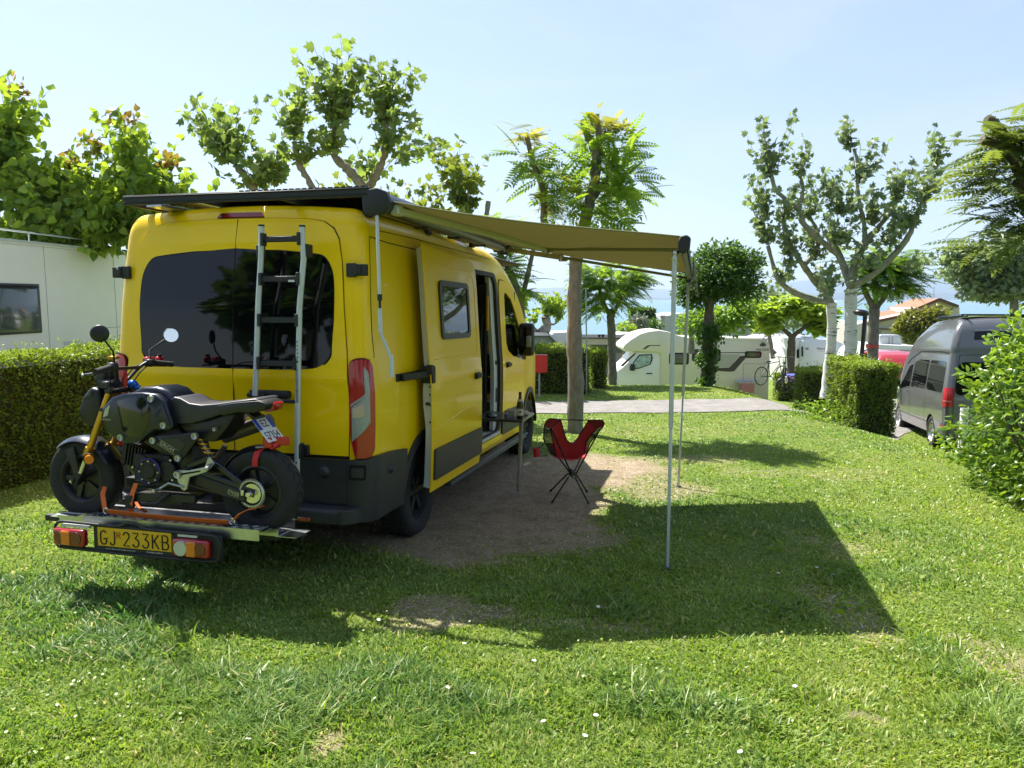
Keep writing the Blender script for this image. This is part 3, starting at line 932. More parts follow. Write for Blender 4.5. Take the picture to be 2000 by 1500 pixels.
for (p, d, n, L) in (((.45, 11.5, 3.4), (-.2, 0, 1), 9, .35), ((.28, 11.5, 3.65), (-.3, 0, 1), 7, .2), ((1.2, 11.3, 3.5), (.2, -.2, 1), 12, .4), ((1.1, 11.3, 3.85), (0, 0, 1), 6, .2),
                     ((1.5, 11.4, 3.7), (.5, 0, .8), 12, .4), ((1.12, 11.3, 2.9), (.3, -.3, .3), 12, .35), ((.75, 11.35, 2.75), (0, -.3, .6), 10, .4), ((1.35, 11.3, 3.3), (.8, -.1, .3), 10, .4),
                     ((.9, 11.3, 3.2), (-.1, -.4, .7), 10, .45), ((1.55, 11.4, 3.45), (1, 0, .1), 8, .35), ((1.3, 11.4, 2.75), (.6, 0, .1), 6, .3)):
    t.sh('f', p, d, max(4, int(n * (.72 if abs(p[0] - .9) > .35 else .4))), .8, L * .85, .13, r=.006, up=.0)
for p in ((.2, 11.5, 3.95), (1.2, 11.2, 4.1), (1.5, 11.4, 4.0), (1.0, 11.3, 3.2), (.55, 11.4, 3.0)):
    t.sh('y', p, (0, 0, 1), 6, .8, .25, .08, r=.005)
t.leaves('f', 'frond', .46, L_AIL, single=170, up=1.2, droop=.2, tmean=.62).leaves('y', 'frond', .30, L_AILY, up=2.0, droop=.0).done()

# --- big plane tree behind the van, pollard heads with upright shoots
px, py = -2.9, 14.2
t = Tree('plane_tree', (px, py, gz(px, py)), 'tall plane tree with upright leafy shoots rising behind the yellow van')
t.limb([(px, py, gz(px, py) - .1), (px, py, 1.2), (px + .05, py, 2.3)], .2, .16, BARK_PLANE, .3, 'trunk', 12)
L1 = [(px, py, 2.2), (-2.75, 14.1, 2.9), (-2.667, 14, 3.65), (-2.9, 14, 4.0), (-3.135, 14, 4.25), (-3.12, 14, 4.75)]
L2 = [(-2.75, 14.1, 2.9), (-2.62, 14.1, 3.6), (-2.4, 14, 3.95), (-2.27, 14, 4.25), (-2.22, 14, 4.8)]
L3 = [(px, py, 2.2), (-3.3, 14.2, 2.9), (-3.56, 14, 3.7), (-3.78, 14, 4.1), (-3.86, 14, 4.5)]
L4 = [(px, py, 2.2), (-3.9, 14.2, 2.8), (-4.5, 14, 3.55), (-4.75, 14, 3.9), (-4.95, 14, 4.1)]
for L_, r in ((L1, .11), (L2, .09), (L3, .075), (L4, .09)): t.limb(L_, r, r * .6, BARK_PLANE, .5)
S = t.sh
S('f', (-3.12, 14, 4.75), (0, 0, 1), 34, .46, 1.32, .15); S('f', (-3.12, 14, 4.3), (-.1, -.2, .8), 12, .7, .7, .14)
S('f', (-2.22, 14, 4.75), (.1, 0, 1), 26, .42, 1.12, .15); S('f', (-2.3, 14, 4.3), (.5, -.2, .6), 13, .6, .8, .14)
S('f', (-3.86, 14, 4.5), (-.08, 0, 1), 17, .36, .95, .14); S('f', (-3.7, 14, 4.1), (.2, -.2, .8), 10, .7, .6, .14)
S('f', (-4.95, 14, 4.1), (-.45, 0, .9), 30, .42, 1.2, .14); S('f', (-4.6, 14, 3.7), (.1, -.2, .8), 16, .7, .75, .14)
S('f', (-2.1, 14, 4.1), (1.0, 0, .45), 6, .35, .95, .15); S('f', (-4.2, 14, 3.7), (.1, 0, .8), 14, .6, .7, .14); S('f', (-2.6, 14.3, 3.8), (.1, .2, .9), 12, .8, .7, .14)
t.leaves('f', 'plane', .165, L_PLANE, single=260, up=.5, droop=.25, tmean=.55, tsd=.3).done()

# --- lower, lighter trees further behind the van roof
t = Tree('plane_tree', (-2.4, 20, gz(-2.4, 20)), 'low yellowish plane tree in the gap behind the tall one, just over the van roof')
t.limb([(-2.4, 20, -.5), (-2.4, 20, 2), (-2.0, 20, 3.4)], .16, .1, BARK_PLANE, .3, 'trunk')
t.limb([(-2.4, 20, 2), (-4, 20, 3.6)], .1, .06, BARK_PLANE).limb([(-2.4, 20, 2), (-.9, 20, 3.2), (-.6, 20, 4.2)], .1, .06, BARK_PLANE)
for p, n, L in (((-4.3, 20, 3.7), 16, 1.1), ((-3.2, 20, 3.5), 16, 1.2), ((-2.0, 20, 3.4), 18, 1.3), ((-5.4, 20, 3.4), 12, 1.0), ((-1.0, 20, 3.2), 12, .9)):
    t.sh('f', p, (0, 0, 1), n, .75, L, .16)
for p, n, L in (((-1.3, 20, 4.0), 18, 1.7), ((-1.0, 20, 3.9), 8, 1.3)): t.sh('f', p, (0, 0, 1), n, .38, L, .16)
t.leaves('f', 'plane', .20, LEAF('plane_leaf_yellowish', (.07, .13, .03), (.24, .27, .05), (.42, .50, .05)), up=.5, tmean=.5, tsd=.3).done()  # yellowish is this tree's own leaf colour

t = Tree('pinnate_tree', (.2, 17.6, gz(.2, 17.6)), 'small feathery tree showing between the van roof and the awning')
t.limb([(.2, 17.6, -.5), (.2, 17.6, 1.6), (-.3, 17.6, 2.8)], .1, .06, BARK_GREY, .2, 'trunk').limb([(.2, 17.6, 1.6), (.5, 17.6, 2.9)], .07, .04, BARK_GREY)
for p, n in (((-.9, 17.6, 3.0), 16), ((-.3, 17.6, 3.1), 18), ((.4, 17.6, 2.9), 15), ((-1.6, 17.6, 3.0), 12), ((-.2, 17.6, 2.2), 14), ((.1, 17.6, 1.7), 6)): t.sh('f', p, (0, 0, .7), n, .8, .45, .14, r=.006)
t.leaves('f', 'frond', .55, L_AIL, up=2.0, droop=.15, tmean=.6).done()

# --- big broad-leaved trees on the left, behind the caravan
t = Tree('broad_leaved_tree', (-12.15, 19.7, gz(-12.15, 19.7)), 'dense broad leaved tree with heart shaped leaves behind the white caravan at far left')
t.limb([(-12.15, 19.7, -.5), (-12.15, 19.7, 1.6), (-11.9, 19.3, 2.6), (-10.9, 18.4, 3.15), (-10.4, 18.2, 3.2)], .2, .14, BARK_PLANE, .3, 'trunk')
t.limb([(-10.9, 18.4, 3.15), (-11.1, 18.1, 3.45), (-11.15, 18, 3.7), (-11.2, 18, 4.2), (-11.35, 18, 5.2)], .14, .08, BARK_PLANE, .35)
t.limb([(-10.5, 18.2, 3.2), (-9.6, 18.2, 3.6), (-8.9, 18.1, 4.5)], .12, .06, BARK_PLANE, .35)
t.limb([(-10.4, 18.2, 3.2), (-8.8, 18.2, 3.25), (-7.9, 18.1, 3.8)], .1, .05, BARK_PLANE, .35)
for p, d, n, L in (((-11.35, 18, 5.1), (-.05, 0, 1), 24, 1.5), ((-11.5, 17.8, 4.0), (0, -.3, .8), 32, 1.1), ((-10.7, 17.9, 3.7), (.1, -.3, .8), 26, 1.1), ((-9.9, 18, 3.6), (0, -.2, 1), 30, 1.3),
                   ((-8.9, 18.1, 4.4), (.05, 0, 1), 30, 1.4), ((-8.6, 18.0, 3.4), (.1, -.3, .8), 30, 1.1), ((-7.9, 18.1, 3.7), (.25, 0, .9), 24, 1.05), ((-7.7, 18, 3.1), (.3, -.2, .6), 20, .7),
                   ((-12.3, 18, 3.8), (-.2, 0, .9), 26, 1.5), ((-12.2, 18, 5.2), (-.1, 0, 1), 18, 1.6), ((-9.5, 18, 2.8), (0, -.4, .3), 20, .9), ((-10.5, 18, 2.9), (0, -.4, .3), 20, .9), ((-8.2, 18, 2.7), (0, -.4, .3), 18, .8)):
    t.sh('f', p, d, n, .5, L, .14)
for p in ((-11.3, 18, 6.2), (-8.8, 18, 5.6), (-7.8, 18, 4.6), (-10, 18, 4.6), (-9.6, 18, 5.0)): t.sh('r', p, (0, 0, 1), 7, .7, .5, .16)
for c_, r_, n_ in (((-11.6, 18, 3.9), (1.6, 1.0, 1.5), 1500), ((-10.2, 18, 3.6), (1.3, 1.0, .95), 1100), ((-8.9, 18, 3.9), (1.3, 1.0, 1.2), 1300), ((-7.9, 18, 3.3), (.9, .9, .9), 600), ((-11.5, 18, 5.4), (.7, .7, .9), 350)):
    b_p = blob(c_, r_, n_, seed=int(c_[0] * 3)); t.P['f'] += [tuple(p) for p in b_p]; t.O['f'] += [tuple((p - np.array(c_)) / 1.3) for p in b_p]
t.leaves('f', 'heart', .19, L_CAT, single=220, up=.5, droop=.5, tmean=.6, tsd=.3).leaves('r', 'heart', .15, L_RUST, up=.4, droop=.2).done()

# --- two whitewashed planes on the right with a shared spreading crown
def pollard(name, foot, label, trunk, limbs, heads, leafmat, size=.17, r=.12, single=0):
    t = Tree(name, (foot[0], foot[1], gz(foot[0], foot[1])), label)
    t.limb(trunk, r, r * .8, BARK_WHITE, .2, 'trunk', 12)
    for L_, r0, r1 in limbs: t.limb(L_, r0, r1, M('olive_bark', (.17, .17, .12), .85, c2=(.33, .33, .25), scale=9, bump=.3), .35)
    for p, d, n, sp, L in heads: t.sh('f', p, d, int(n * .8), sp * 1.25, L, .11)
    t.leaves('f', 'plane', size, leafmat, up=.45, droop=.3, tmean=.45, tsd=.3, single=single).done()
def at(u, v, Y):
    """World point seen in direction (u, v) of the photograph at distance Y: how the far trees were surveyed."""
    a = (u - 1000) / 1500; b = (750 - v) / 1500; c_, s_ = math.cos(RAD(6.35)), math.sin(RAD(6.35))
    d = Vector((a, c_ + b * s_, b * c_ - s_)); return Vector((0, 0, 1.734)) + d * (Y / d.y)
A = at
pollard('plane_tree', (6.72, 16.3), 'left plane of the whitewashed pair, its leaning trunk free of the hedge',
        [A(1611, 778, 16.3), A(1616, 740, 16.3), A(1624, 660, 16.2), A(1624, 590, 16)],
        [([A(1624, 592, 16), A(1600, 560, 16), A(1570, 520, 15.8), A(1545, 480, 15.7), A(1530, 440, 15.6)], .08, .04),
         ([A(1624, 592, 16), A(1560, 575, 16), A(1520, 545, 16), A(1500, 480, 16)], .07, .035),
         ([A(1570, 520, 15.8), A(1600, 470, 16), A(1580, 420, 16)], .05, .03),
         ([A(1640, 500, 15.5), A(1572, 440, 15.6), A(1560, 410, 15.6), A(1515, 370, 15.6), A(1505, 320, 15.6)], .07, .03),
         ([A(1560, 415, 15.6), A(1568, 370, 15.6), A(1562, 340, 15.6)], .04, .025)],
        [(A(1505, 350, 15.6), (-.1, 0, 1), 15, .26, 1.15), (A(1500, 420, 15.8), (-.4, 0, .7), 16, .5, .8), (A(1562, 350, 15.6), (0, 0, 1), 12, .3, .75), (A(1530, 430, 15.6), (0, 0, 1), 16, .5, .7),
         (A(1500, 480, 16), (-.3, 0, .8), 18, .5, .8), (A(1580, 430, 16), (0, 0, 1), 16, .5, .8), (A(1545, 500, 15.8), (-.2, -.2, .7), 18, .6, .7), (A(1590, 510, 16), (.1, -.2, .8), 18, .6, .8), (A(1530, 550, 16), (-.4, -.1, .3), 14, .6, .6), (A(1605, 560, 16), (-.1, -.3, .2), 12, .6, .5)],
        L_PLANE2, .130, .115, single=150)
pollard('plane_tree', (6.62, 15.0), 'right plane of the whitewashed pair, rising straight behind the clipped hedge block',
        [A(1662, 790, 15), A(1661, 700, 15), A(1662, 640, 15), A(1661, 565, 15)],
        [([A(1661, 575, 15), A(1668, 520, 15), A(1690, 475, 15), A(1715, 445, 15), A(1750, 400, 15)], .09, .04),
         ([A(1688, 476, 15), A(1688, 440, 15), A(1676, 380, 15), A(1675, 320, 15), A(1668, 290, 15)], .05, .025),
         ([A(1661, 560, 15), A(1700, 540, 14.8), A(1735, 510, 14.7), A(1775, 460, 14.6), A(1788, 420, 14.6), A(1820, 360, 14.6), A(1832, 310, 14.6)], .07, .03),
         ([A(1661, 560, 15), A(1640, 500, 15.2), A(1610, 450, 15.3)], .08, .05)],
        [(A(1662, 300, 15), (-.05, 0, 1), 10, .25, .75), (A(1676, 360, 15), (0, 0, 1), 16, .4, .8), (A(1750, 400, 15), (.1, 0, 1), 18, .45, .8), (A(1830, 330, 14.6), (.05, 0, 1), 13, .3, .65), (A(1800, 400, 14.6), (.2, 0, .9), 20, .4, .75),
         (A(1700, 440, 15), (0, -.2, .8), 20, .6, .7), (A(1640, 420, 15), (-.1, -.1, .9), 20, .6, .75), (A(1620, 390, 15.2), (-.1, 0, 1), 12, .4, .6), (A(1770, 450, 14.6), (.2, 0, .8), 20, .5, .6), (A(1640, 480, 15), (-.1, -.3, .6), 20, .7, .7), (A(1730, 480, 14.8), (0, -.2, .6), 18, .6, .6), (A(1690, 520, 15), (.1, -.3, .3), 18, .7, .6), (A(1760, 530, 14.8), (.5, 0, .1), 8, .5, .5), (A(1630, 560, 15), (-.3, -.3, 0), 12, .5, .5)],
        L_PLANE2, .128, .135, single=150)

# --- third trunk of the group, feathery crown
t = Tree('pinnate_tree', (9.3, 20, gz(9.3, 20)), 'forked grey tree with a red ring round its trunk, right of the white trunks')
t.limb([A(1703, 790, 20), A(1704, 700, 20), A(1707, 620, 20), A(1708, 600, 20)], .15, .13, BARK_GREY, .15, 'trunk', 12)
for L_ in ([A(1708, 605, 20), A(1690, 570, 20), A(1680, 540, 20)], [A(1708, 602, 20), A(1712, 560, 20), A(1700, 530, 20)], [A(1708, 605, 20), A(1728, 580, 20), A(1745, 540, 20)]): t.limb(L_, .08, .05, BARK_GREY)
MB().lathe([(.152, -.05), (.158, -.05), (.158, .05), (.152, .05)], A(1703.5, 676, 20) - t.o, (0, 0, 1), 16).build('red_ring', M('red_ring_paint', (.45, .08, .06), .7), t.root)
for p, d, n, L in ((A(1690, 540, 20), (-.2, -.3, .5), 22, .6), (A(1720, 540, 20), (0, -.3, .6), 26, .7), (A(1755, 540, 20), (.5, -.2, .4), 24, .6), (A(1740, 560, 20), (.4, -.3, 0), 16, .5), (A(1700, 560, 20), (0, -.4, 0), 14, .5)): t.sh('f', p, d, n, .7, L, .16, r=.006)
t.leaves('f', 'frond', .50, L_AIL, up=2, droop=.15, tmean=.3).done()

# --- big feathery tree cut by the right edge of the view
t = Tree('pinnate_tree', (7.75, 11, gz(7.75, 11)), 'feathery leaved tree with thick lopped stubs at the right edge')
t.limb([(7.8, 11, -1.2), (7.72, 11, .6), (7.55, 11, 1.9), (7.35, 11, 2.9), (7.1, 11, 3.4)], .15, .10, BARK_DARK, .25, 'trunk', 12)
t.limb([(7.35, 11, 2.9), (7.1, 11, 3.5), (6.88, 11, 3.9), (6.68, 11, 4.15), (6.6, 11, 4.2)], .09, .075, M('mossy_bark', (.07, .08, .03), .95, c2=(.15, .13, .08), scale=20, bump=.6), .3)
t.limb([(7.2, 11, 3.3), (6.85, 10.9, 3.75), (6.48, 10.9, 3.92)], .06, .055, BARK_DARK, .3)
for p, d, n, L in (((7.0, 11, 3.3), (-.8, -.1, .3), 14, .5), ((6.9, 11, 3.7), (-.5, 0, .4), 8, .4), ((7.1, 11, 2.9), (-.9, -.2, .0), 12, .5), ((7.3, 11, 2.6), (-.7, -.2, 0), 10, .4), ((7.35, 11, 3.6), (0, -.2, 1), 16, .5), ((7.6, 11, 3.3), (.2, -.3, .6), 20, .6), ((7.6, 11, 2.7), (0, -.5, .1), 14, .5), ((7.9, 11, 3.6), (.5, 0, .6), 16, .6), ((7.3, 11, 4.0), (0, 0, 1), 8, .4)):
    t.sh('f', p, d, int(n * .7), .5, L, .13, r=.007, up=.0)
t.leaves('f', 'frond', .58, LEAF('pinnate_leaf_dull', (.05, .11, .03), (.22, .25, .06), (.36, .46, .06)), single=100, up=2.4, droop=.18, tmean=.35).done()

# --- middle distance trees
simple_tree('round_pinnate_tree', 2.52, 19.3, 'small round headed tree on a straight grey trunk left of the big motorhome',
            [([A(1196, 752, 19.3), A(1195, 690, 19.3), A(1193, 625, 19.3), A(1190, 605, 19.3)], .12, .085), ([A(1193, 622, 19.3), A(1215, 580, 19.3), A(1232, 540, 19.3)], .06, .03), ([A(1192, 620, 19.3), A(1175, 580, 19.3), A(1168, 550, 19.3)], .06, .03)],
            [(A(1190, 560, 19.3), (.65, .7, .55), 260), (A(1160, 590, 19.1), (.4, .5, .4), 90), (A(1225, 540, 19.3), (.45, .5, .4), 120), (A(1165, 540, 19.3), (.45, .5, .35), 110)], 'frond', .42, L_AIL, tmean=.4, up=1.6, group=None)
simple_tree('dark_tree', 4.84, 19.0, 'dense dark green tree with ivy wrapped round its trunk in front of the motorhome',
            [([A(1381, 760, 19), A(1382, 700, 19), A(1385, 620, 19), A(1386, 560, 19)], .17, .1), ([A(1385, 600, 19), A(1420, 560, 19), A(1440, 520, 19)], .07, .04), ([A(1385, 600, 19), A(1350, 550, 19)], .07, .04)],
            [(A(1400, 540, 19), (.95, .8, .55), 3600), (A(1360, 570, 19), (.6, .6, .45), 1500), (A(1440, 560, 19), (.65, .6, .5), 1700), (A(1410, 500, 19), (.75, .6, .35), 1400), (A(1460, 510, 19), (.5, .5, .3), 700),
             (A(1385, 650, 18.9), (.42, .4, .35), 700), (A(1384, 700, 18.9), (.3, .3, .45), 650), (A(1382, 740, 18.9), (.26, .26, .25), 300)], 'oval', .10, L_DARK, BARK_DARK, tmean=.4)
simple_tree('sunlit_tree', 5.6, 24, 'light green bushy tree showing below the dark crown behind the motorhome roof',
            [([A(1350, 690, 24), A(1352, 640, 24)], .1, .08)], [(A(1375, 630, 24), (.9, .7, .5), 1100), (A(1420, 625, 24), (.9, .7, .5), 1100), (A(1450, 600, 24), (.6, .6, .4), 500)], 'oval', .15, L_AIL, tmean=.5)
simple_tree('umbrella_catalpa', 10.9, 30, 'bright green umbrella shaped catalpa between the motorhome and the white trunks',
            [([A(1545, 760, 30), A(1545, 690, 30), A(1547, 655, 30)], .17, .13), ([A(1547, 658, 30), A(1520, 635, 30), A(1500, 620, 30)], .09, .05), ([A(1547, 658, 30), A(1580, 632, 30), A(1590, 615, 30)], .09, .05)],
            [(A(1510, 610, 30), (.85, .9, .42), 480), (A(1550, 598, 30), (.9, .9, .42), 520), (A(1595, 612, 30), (.75, .9, .5), 480), (A(1500, 632, 30), (.5, .6, .35), 160), (A(1600, 635, 30), (.5, .6, .35), 160)], 'heart', .27, L_CAT, tmean=.75, up=1.6, bark=BARK_DARK)
simple_tree('pale_plane_tree', 7.5, 34, 'hazy grey green plane behind the catalpa',
            [([A(1510, 700, 34), A(1500, 640, 34)], .1, .08), ([A(1515, 690, 34), A(1490, 660, 34)], .06, .04)], [(A(1500, 590, 34), (1.2, .8, 1.0), 500), (A(1530, 630, 36), (1.6, .8, .6), 500)], 'plane', .2, L_PLANE2, tmean=.5)
simple_tree('grey_green_plane', 18.5, 30, 'wide grey green plane behind the grey van at the right edge',
            [([A(1985, 640, 30), A(1975, 560, 30), A(1960, 520, 30)], .16, .1), ([A(1975, 560, 30), A(2010, 510, 30)], .1, .06)],
            [(A(1900, 520, 30), (1.1, 1, .8), 900), (A(1960, 500, 30), (1.2, 1, .9), 1100), (A(1940, 560, 30), (1.3, 1, .7), 1100), (A(2020, 540, 30), (1.4, 1, 1.2), 1100), (A(1870, 495, 30), (.6, .6, .5), 250)], 'plane', .22, L_PLANE2, tmean=.5)
simple_tree('yellow_green_tree', 21.5, 40, 'rounded yellow green tree in front of the tiled house',
            [([A(1800, 700, 40), A(1800, 640, 40)], .15, .1)], [(A(1785, 635, 40), (1.0, 1, .8), 1200), (A(1820, 628, 40), (1.1, 1, .8), 1300), (A(1800, 650, 40), (1.2, 1, .7), 900)], 'oval', .24, LEAF('yellowgreen_leaf', (.07, .10, .02), (.22, .20, .045), (.35, .38, .04)), tmean=.45)
# pollarded stumps with fresh growth, right of the van
t = Tree('pollarded_stump', (1.8, 40, gz(1.8, 40)), 'thick sawn off plane stump sprouting fresh leaves by the lake')
t.limb([A(1062, 730, 40), A(1060, 670, 40), A(1057, 644, 40)], .5, .42, BARK_PLANE, .3, 'trunk', 12)
t.limb([A(1060, 655, 40), A(1068, 634, 40), A(1065, 620, 40)], .27, .22, BARK_PLANE, .2)
t.limb([A(1054, 658, 40), A(1035, 642, 40), A(1015, 630, 40)], .30, .16, BARK_PLANE, .3).limb([A(1070, 632, 40), A(1085, 632, 40), A(1106, 607, 40)], .08, .025, BARK_PLANE, .2)
MB().cyl(A(1065, 620.4, 40) - t.o, A(1065, 619.6, 40) - t.o, .225, n=14).build('sawn_face', M('sawn_wood', (.42, .30, .17), .8, var=.1), t.root)
for p, d, n, L in ((A(1070, 618, 40), (.1, 0, 1), 26, 1.15), (A(1085, 616, 40), (.2, 0, 1), 18, 1.0), (A(1042, 632, 40), (-.1, 0, .8), 9, .8), (A(1090, 628, 40), (.2, 0, .6), 6, .4)): t.sh('f', p, d, n, .55, L, .17)
t.leaves('f', 'plane', .23, L_CAT, tmean=.55, up=.5).done()
t = Tree('pollarded_stump', (.3, 42, gz(.3, 42)), 'leafy pollarded plane half hidden by the van mirror')
t.limb([A(1022, 730, 42), A(1020, 650, 42)], .4, .32, BARK_PLANE, .3, 'trunk')
for p, d, n, L in ((A(1015, 640, 42), (-.1, 0, 1), 26, 1.9), (A(1018, 605, 42), (0, 0, 1), 14, 1.0), (A(1008, 620, 42), (0, 0, 1), 12, 1.3)): t.sh('f', p, d, n, .38, L, .18)
t.leaves('f', 'plane', .23, L_CAT, tmean=.55, up=.5).done()
# far greenery by the shore
simple_tree('lime_shrub', 16.5, 60, 'round lime green shrub near the lake', [([A(1220, 668, 60), A(1222, 650, 60)], .1, .06)], [(A(1222, 645, 60), (.85, .7, .65), 500), (A(1213, 652, 60), (.5, .5, .4), 160)], 'oval', .25, L_CAT, tmean=.8)
simple_tree('olive_tree', 17.5, 62, 'silvery olive tree in front of the clipped cypress', [([A(1245, 665, 62), A(1247, 640, 62)], .1, .06)], [(A(1247, 632, 62), (.85, .7, .85), 650)], 'oval', .25, L_SILV, tmean=.6)
P = []
c = A(1253, 626, 66)
q = rng.uniform(-1, 1, (1500, 3)); q[:, 2] *= .95
face = rng.integers(0, 3, 1500); q[np.arange(1500), face] = np.sign(q[np.arange(1500), face]) * rng.uniform(.9, 1.02, 1500)
t = Tree('clipped_cypress', (c.x, c.y, gz(c.x, c.y)), 'square clipped dark cypress by the lake')
foliage('crown', 'oval', np.array(c) + q * np.array([1.0, 1.0, 1.05]), .3, L_DARK, t.root, tmean=.5)
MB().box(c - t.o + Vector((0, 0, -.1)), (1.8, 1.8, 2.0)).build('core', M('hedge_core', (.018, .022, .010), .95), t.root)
for (u, w_, l) in ((1288, .7, 'round shrub right of the cypress'),):
    simple_tree('round_shrub', A(u, 650, 64).x, 64, 'dark round shrub right of the square cypress', [([A(u, 670, 64), A(u, 650, 64)], .08, .05)], [(A(u - 12, 640, 64), (.8, .7, .75), 500)], 'oval', .25, L_DARK, tmean=.6)

# ---------------------------------------------------------------- hedges
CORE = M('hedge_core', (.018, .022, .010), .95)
def hedge(name, c, size, rz, label, dens, lsize, mat=None, seed=1, tuft=.03, tmean=.35, group=None, single=0, core_in=.06):
    """Clipped hedge: dark twig core and a shell of small leaves; c is the foot centre."""
    lx, ly, lz = size
    root = empty(name, loc=c, rz=rz); T(root, label, 'hedge', group)
    bpy.context.view_layer.update()
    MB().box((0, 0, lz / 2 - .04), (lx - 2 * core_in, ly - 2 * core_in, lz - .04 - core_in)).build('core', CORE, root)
    P = []; Nn = []
    for n, (w, h), f in (((0, 0, 1), (lx, ly), lambda a, b, t: (a * lx / 2, b * ly / 2, lz + t)), ((0, -1, 0), (lx, lz), lambda a, b, t: (a * lx / 2, -ly / 2 - t, (b + 1) / 2 * lz)),
                         ((0, 1, 0), (lx, lz), lambda a, b, t: (a * lx / 2, ly / 2 + t, (b + 1) / 2 * lz)), ((-1, 0, 0), (ly, lz), lambda a, b, t: (-lx / 2 - t, a * ly / 2, (b + 1) / 2 * lz)), ((1, 0, 0), (ly, lz), lambda a, b, t: (lx / 2 + t, a * ly / 2, (b + 1) / 2 * lz))):
        k = int(dens * w * h * (1.6 if n[2] else 1.))
        a, b = rng.uniform(-1.02, 1.02, k), rng.uniform(-1.0, 1.02, k)
        lump = (vnoise(a * w, b * h, .28, seed) - .5) * 2 * tuft + (vnoise(a * w, b * h, .9, seed + 2) - .5) * 2 * tuft
        tt = lump - rng.random(k) ** 2 * .07
        if n[2]: tt = tt + (rng.random(k) < .05) * rng.random(k) ** 2 * .13
        x, y, z = f(a, b, tt)
        P.append(np.stack([x, y, z + np.zeros(k)], 1)); Nn.append(np.tile(n, (k, 1)))
    P = np.concatenate(P); Nn = np.concatenate(Nn).astype(float)
    mw = np.array(root.matrix_world); W = P @ mw[:3, :3].T + mw[:3, 3]; Nn = Nn @ mw[:3, :3].T
    out = Nn * .6 + rng.normal(0, .5, W.shape); out[:, 2] += .15
    tint = np.clip(rng.normal(tmean, .24, len(W)) + .5 * (P[:, 2] > lz - .07) + .15 * (vnoise(P[:, 0] + P[:, 1], P[:, 2], .35, seed + 5) - .5), 0, 1)  # leaves along the top take a lighter tint
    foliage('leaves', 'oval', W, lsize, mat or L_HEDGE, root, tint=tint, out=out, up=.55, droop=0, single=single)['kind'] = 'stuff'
    return root
HD = math.atan2(.25, .968)
# left hedge along the pitch: centre line from (-5.2, 4) to (-3.6, 13)
hedge('hedge', (-5.08, 8.9, -.21), (.75, 10.0, 1.34), -HD, 'long clipped hedge on the left running behind the motorcycle', 2300, .042, tmean=.28, single=60)
hedge('hedge', (6.02, 13.2, gz(6.0, 13.2) - .02), (.66, 1.25, 1.2), -.02, 'clipped block of hedge in front of the white trunks, beside the grey van', 3600, .044, tmean=.42, tuft=.045)
hedge('hedge', (7.3, 17.7, gz(7.3, 17.7)), (1.25, .7, 1.22), -.1, 'second, smaller hedge block behind the leaning white trunk, across the lane', 2300, .05, tmean=.5)
hedge('hedge', (.95, 17.6, gz(.95, 17.6) - .1), (1.5, 1.2, 1.10), 0, 'clipped hedge behind the red box, between van nose and grey trunk', 1900, .055, tmean=.5, tuft=.05)
hedge('hedge', (2.05, 18.5, gz(2.05, 18.5) - .1), (.35, .8, 1.0), 0, 'narrow end of hedge just right of the grey tree trunk', 1700, .055, tmean=.55)
hedge('hedge', (2.6, 23.5, gz(2.6, 23.5)), (1.5, .9, .95), 0, 'low sunlit hedge behind the small round headed tree', 1200, .07, tmean=.75)
hedge('hedge', (12.2, 33, gz(12.2, 33)), (1.6, .6, 1.1), 0, 'far hedge beside the bicycles right of the motorhome', 600, .09, tmean=.6)

# --- leafy bush cut by the right edge: loose ovate leaves
bx, by = 4.60, 6.75
root = empty('leafy_bush', loc=(bx, by, gz(bx, by))); T(root, 'loose bright green leafy bush in the right foreground', 'bush'); bpy.context.view_layer.update()
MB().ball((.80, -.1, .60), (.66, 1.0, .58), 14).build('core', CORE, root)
for k in range(16):
    a = rnd.uniform(0, 6.28); MB().tube([(.45 + .1 * math.cos(a), .1 + .1 * math.sin(a), 0), (.4 + .4 * math.cos(a), .1 + .4 * math.sin(a), .6), (.4 + .6 * math.cos(a), .1 + .65 * math.sin(a), 1.2)], [.016, .011, .005], 5).build('stem', BARK_DARK, root, 0)
def bush_pts(N):
    d = rng.normal(0, 1, (N, 3)); d /= np.linalg.norm(d, axis=1)[:, None]
    p = d * (rng.random(N) ** .30)[:, None]
    p = np.sign(p) * np.abs(p) ** .72
    l = .80 + .42 * vnoise(d[:, 1] * 3 + 5, d[:, 2] * 3 + d[:, 0], .5, 91)
    p = p * l[:, None] * np.array([.98, 1.5, .92])
    w = p + np.array([bx + .78, by - .15, gz(bx, by) + .74])
    return w, d
W, d = bush_pts(17000)
k = W[:, 2] > ground_z(W[:, 0], W[:, 1]) + .01
W, d = W[k], d[k]
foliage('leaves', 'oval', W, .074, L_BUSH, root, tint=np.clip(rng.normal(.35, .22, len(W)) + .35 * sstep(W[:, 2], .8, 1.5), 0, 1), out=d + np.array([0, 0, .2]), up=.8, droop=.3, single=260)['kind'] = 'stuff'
w_ = MB(); PP, OO = [], []
for _ in range(26):
    a = rnd.uniform(2.2, 4.4); p = (bx + .62 + .70 * math.cos(a) * rnd.uniform(.3, 1), by + .1 + .8 * math.sin(a), rnd.uniform(.9, 1.35))
    P_, O_ = shoots(w_, p, (-.25, -.1, .9), 1, .5, .32, .06, r=.004); PP += P_; OO += O_
w_.v = [(x - bx, y - by, z - gz(bx, by)) for x, y, z in w_.v]; w_.build('twigs', TWIG, root, 0, fix=False)['kind'] = 'stuff'
foliage('shoot_leaves', 'oval', np.array([tuple(p) for p in PP]), .075, L_BUSH, root, out=np.array([tuple(o) for o in OO]), up=.9, tmean=.9)['kind'] = 'stuff'

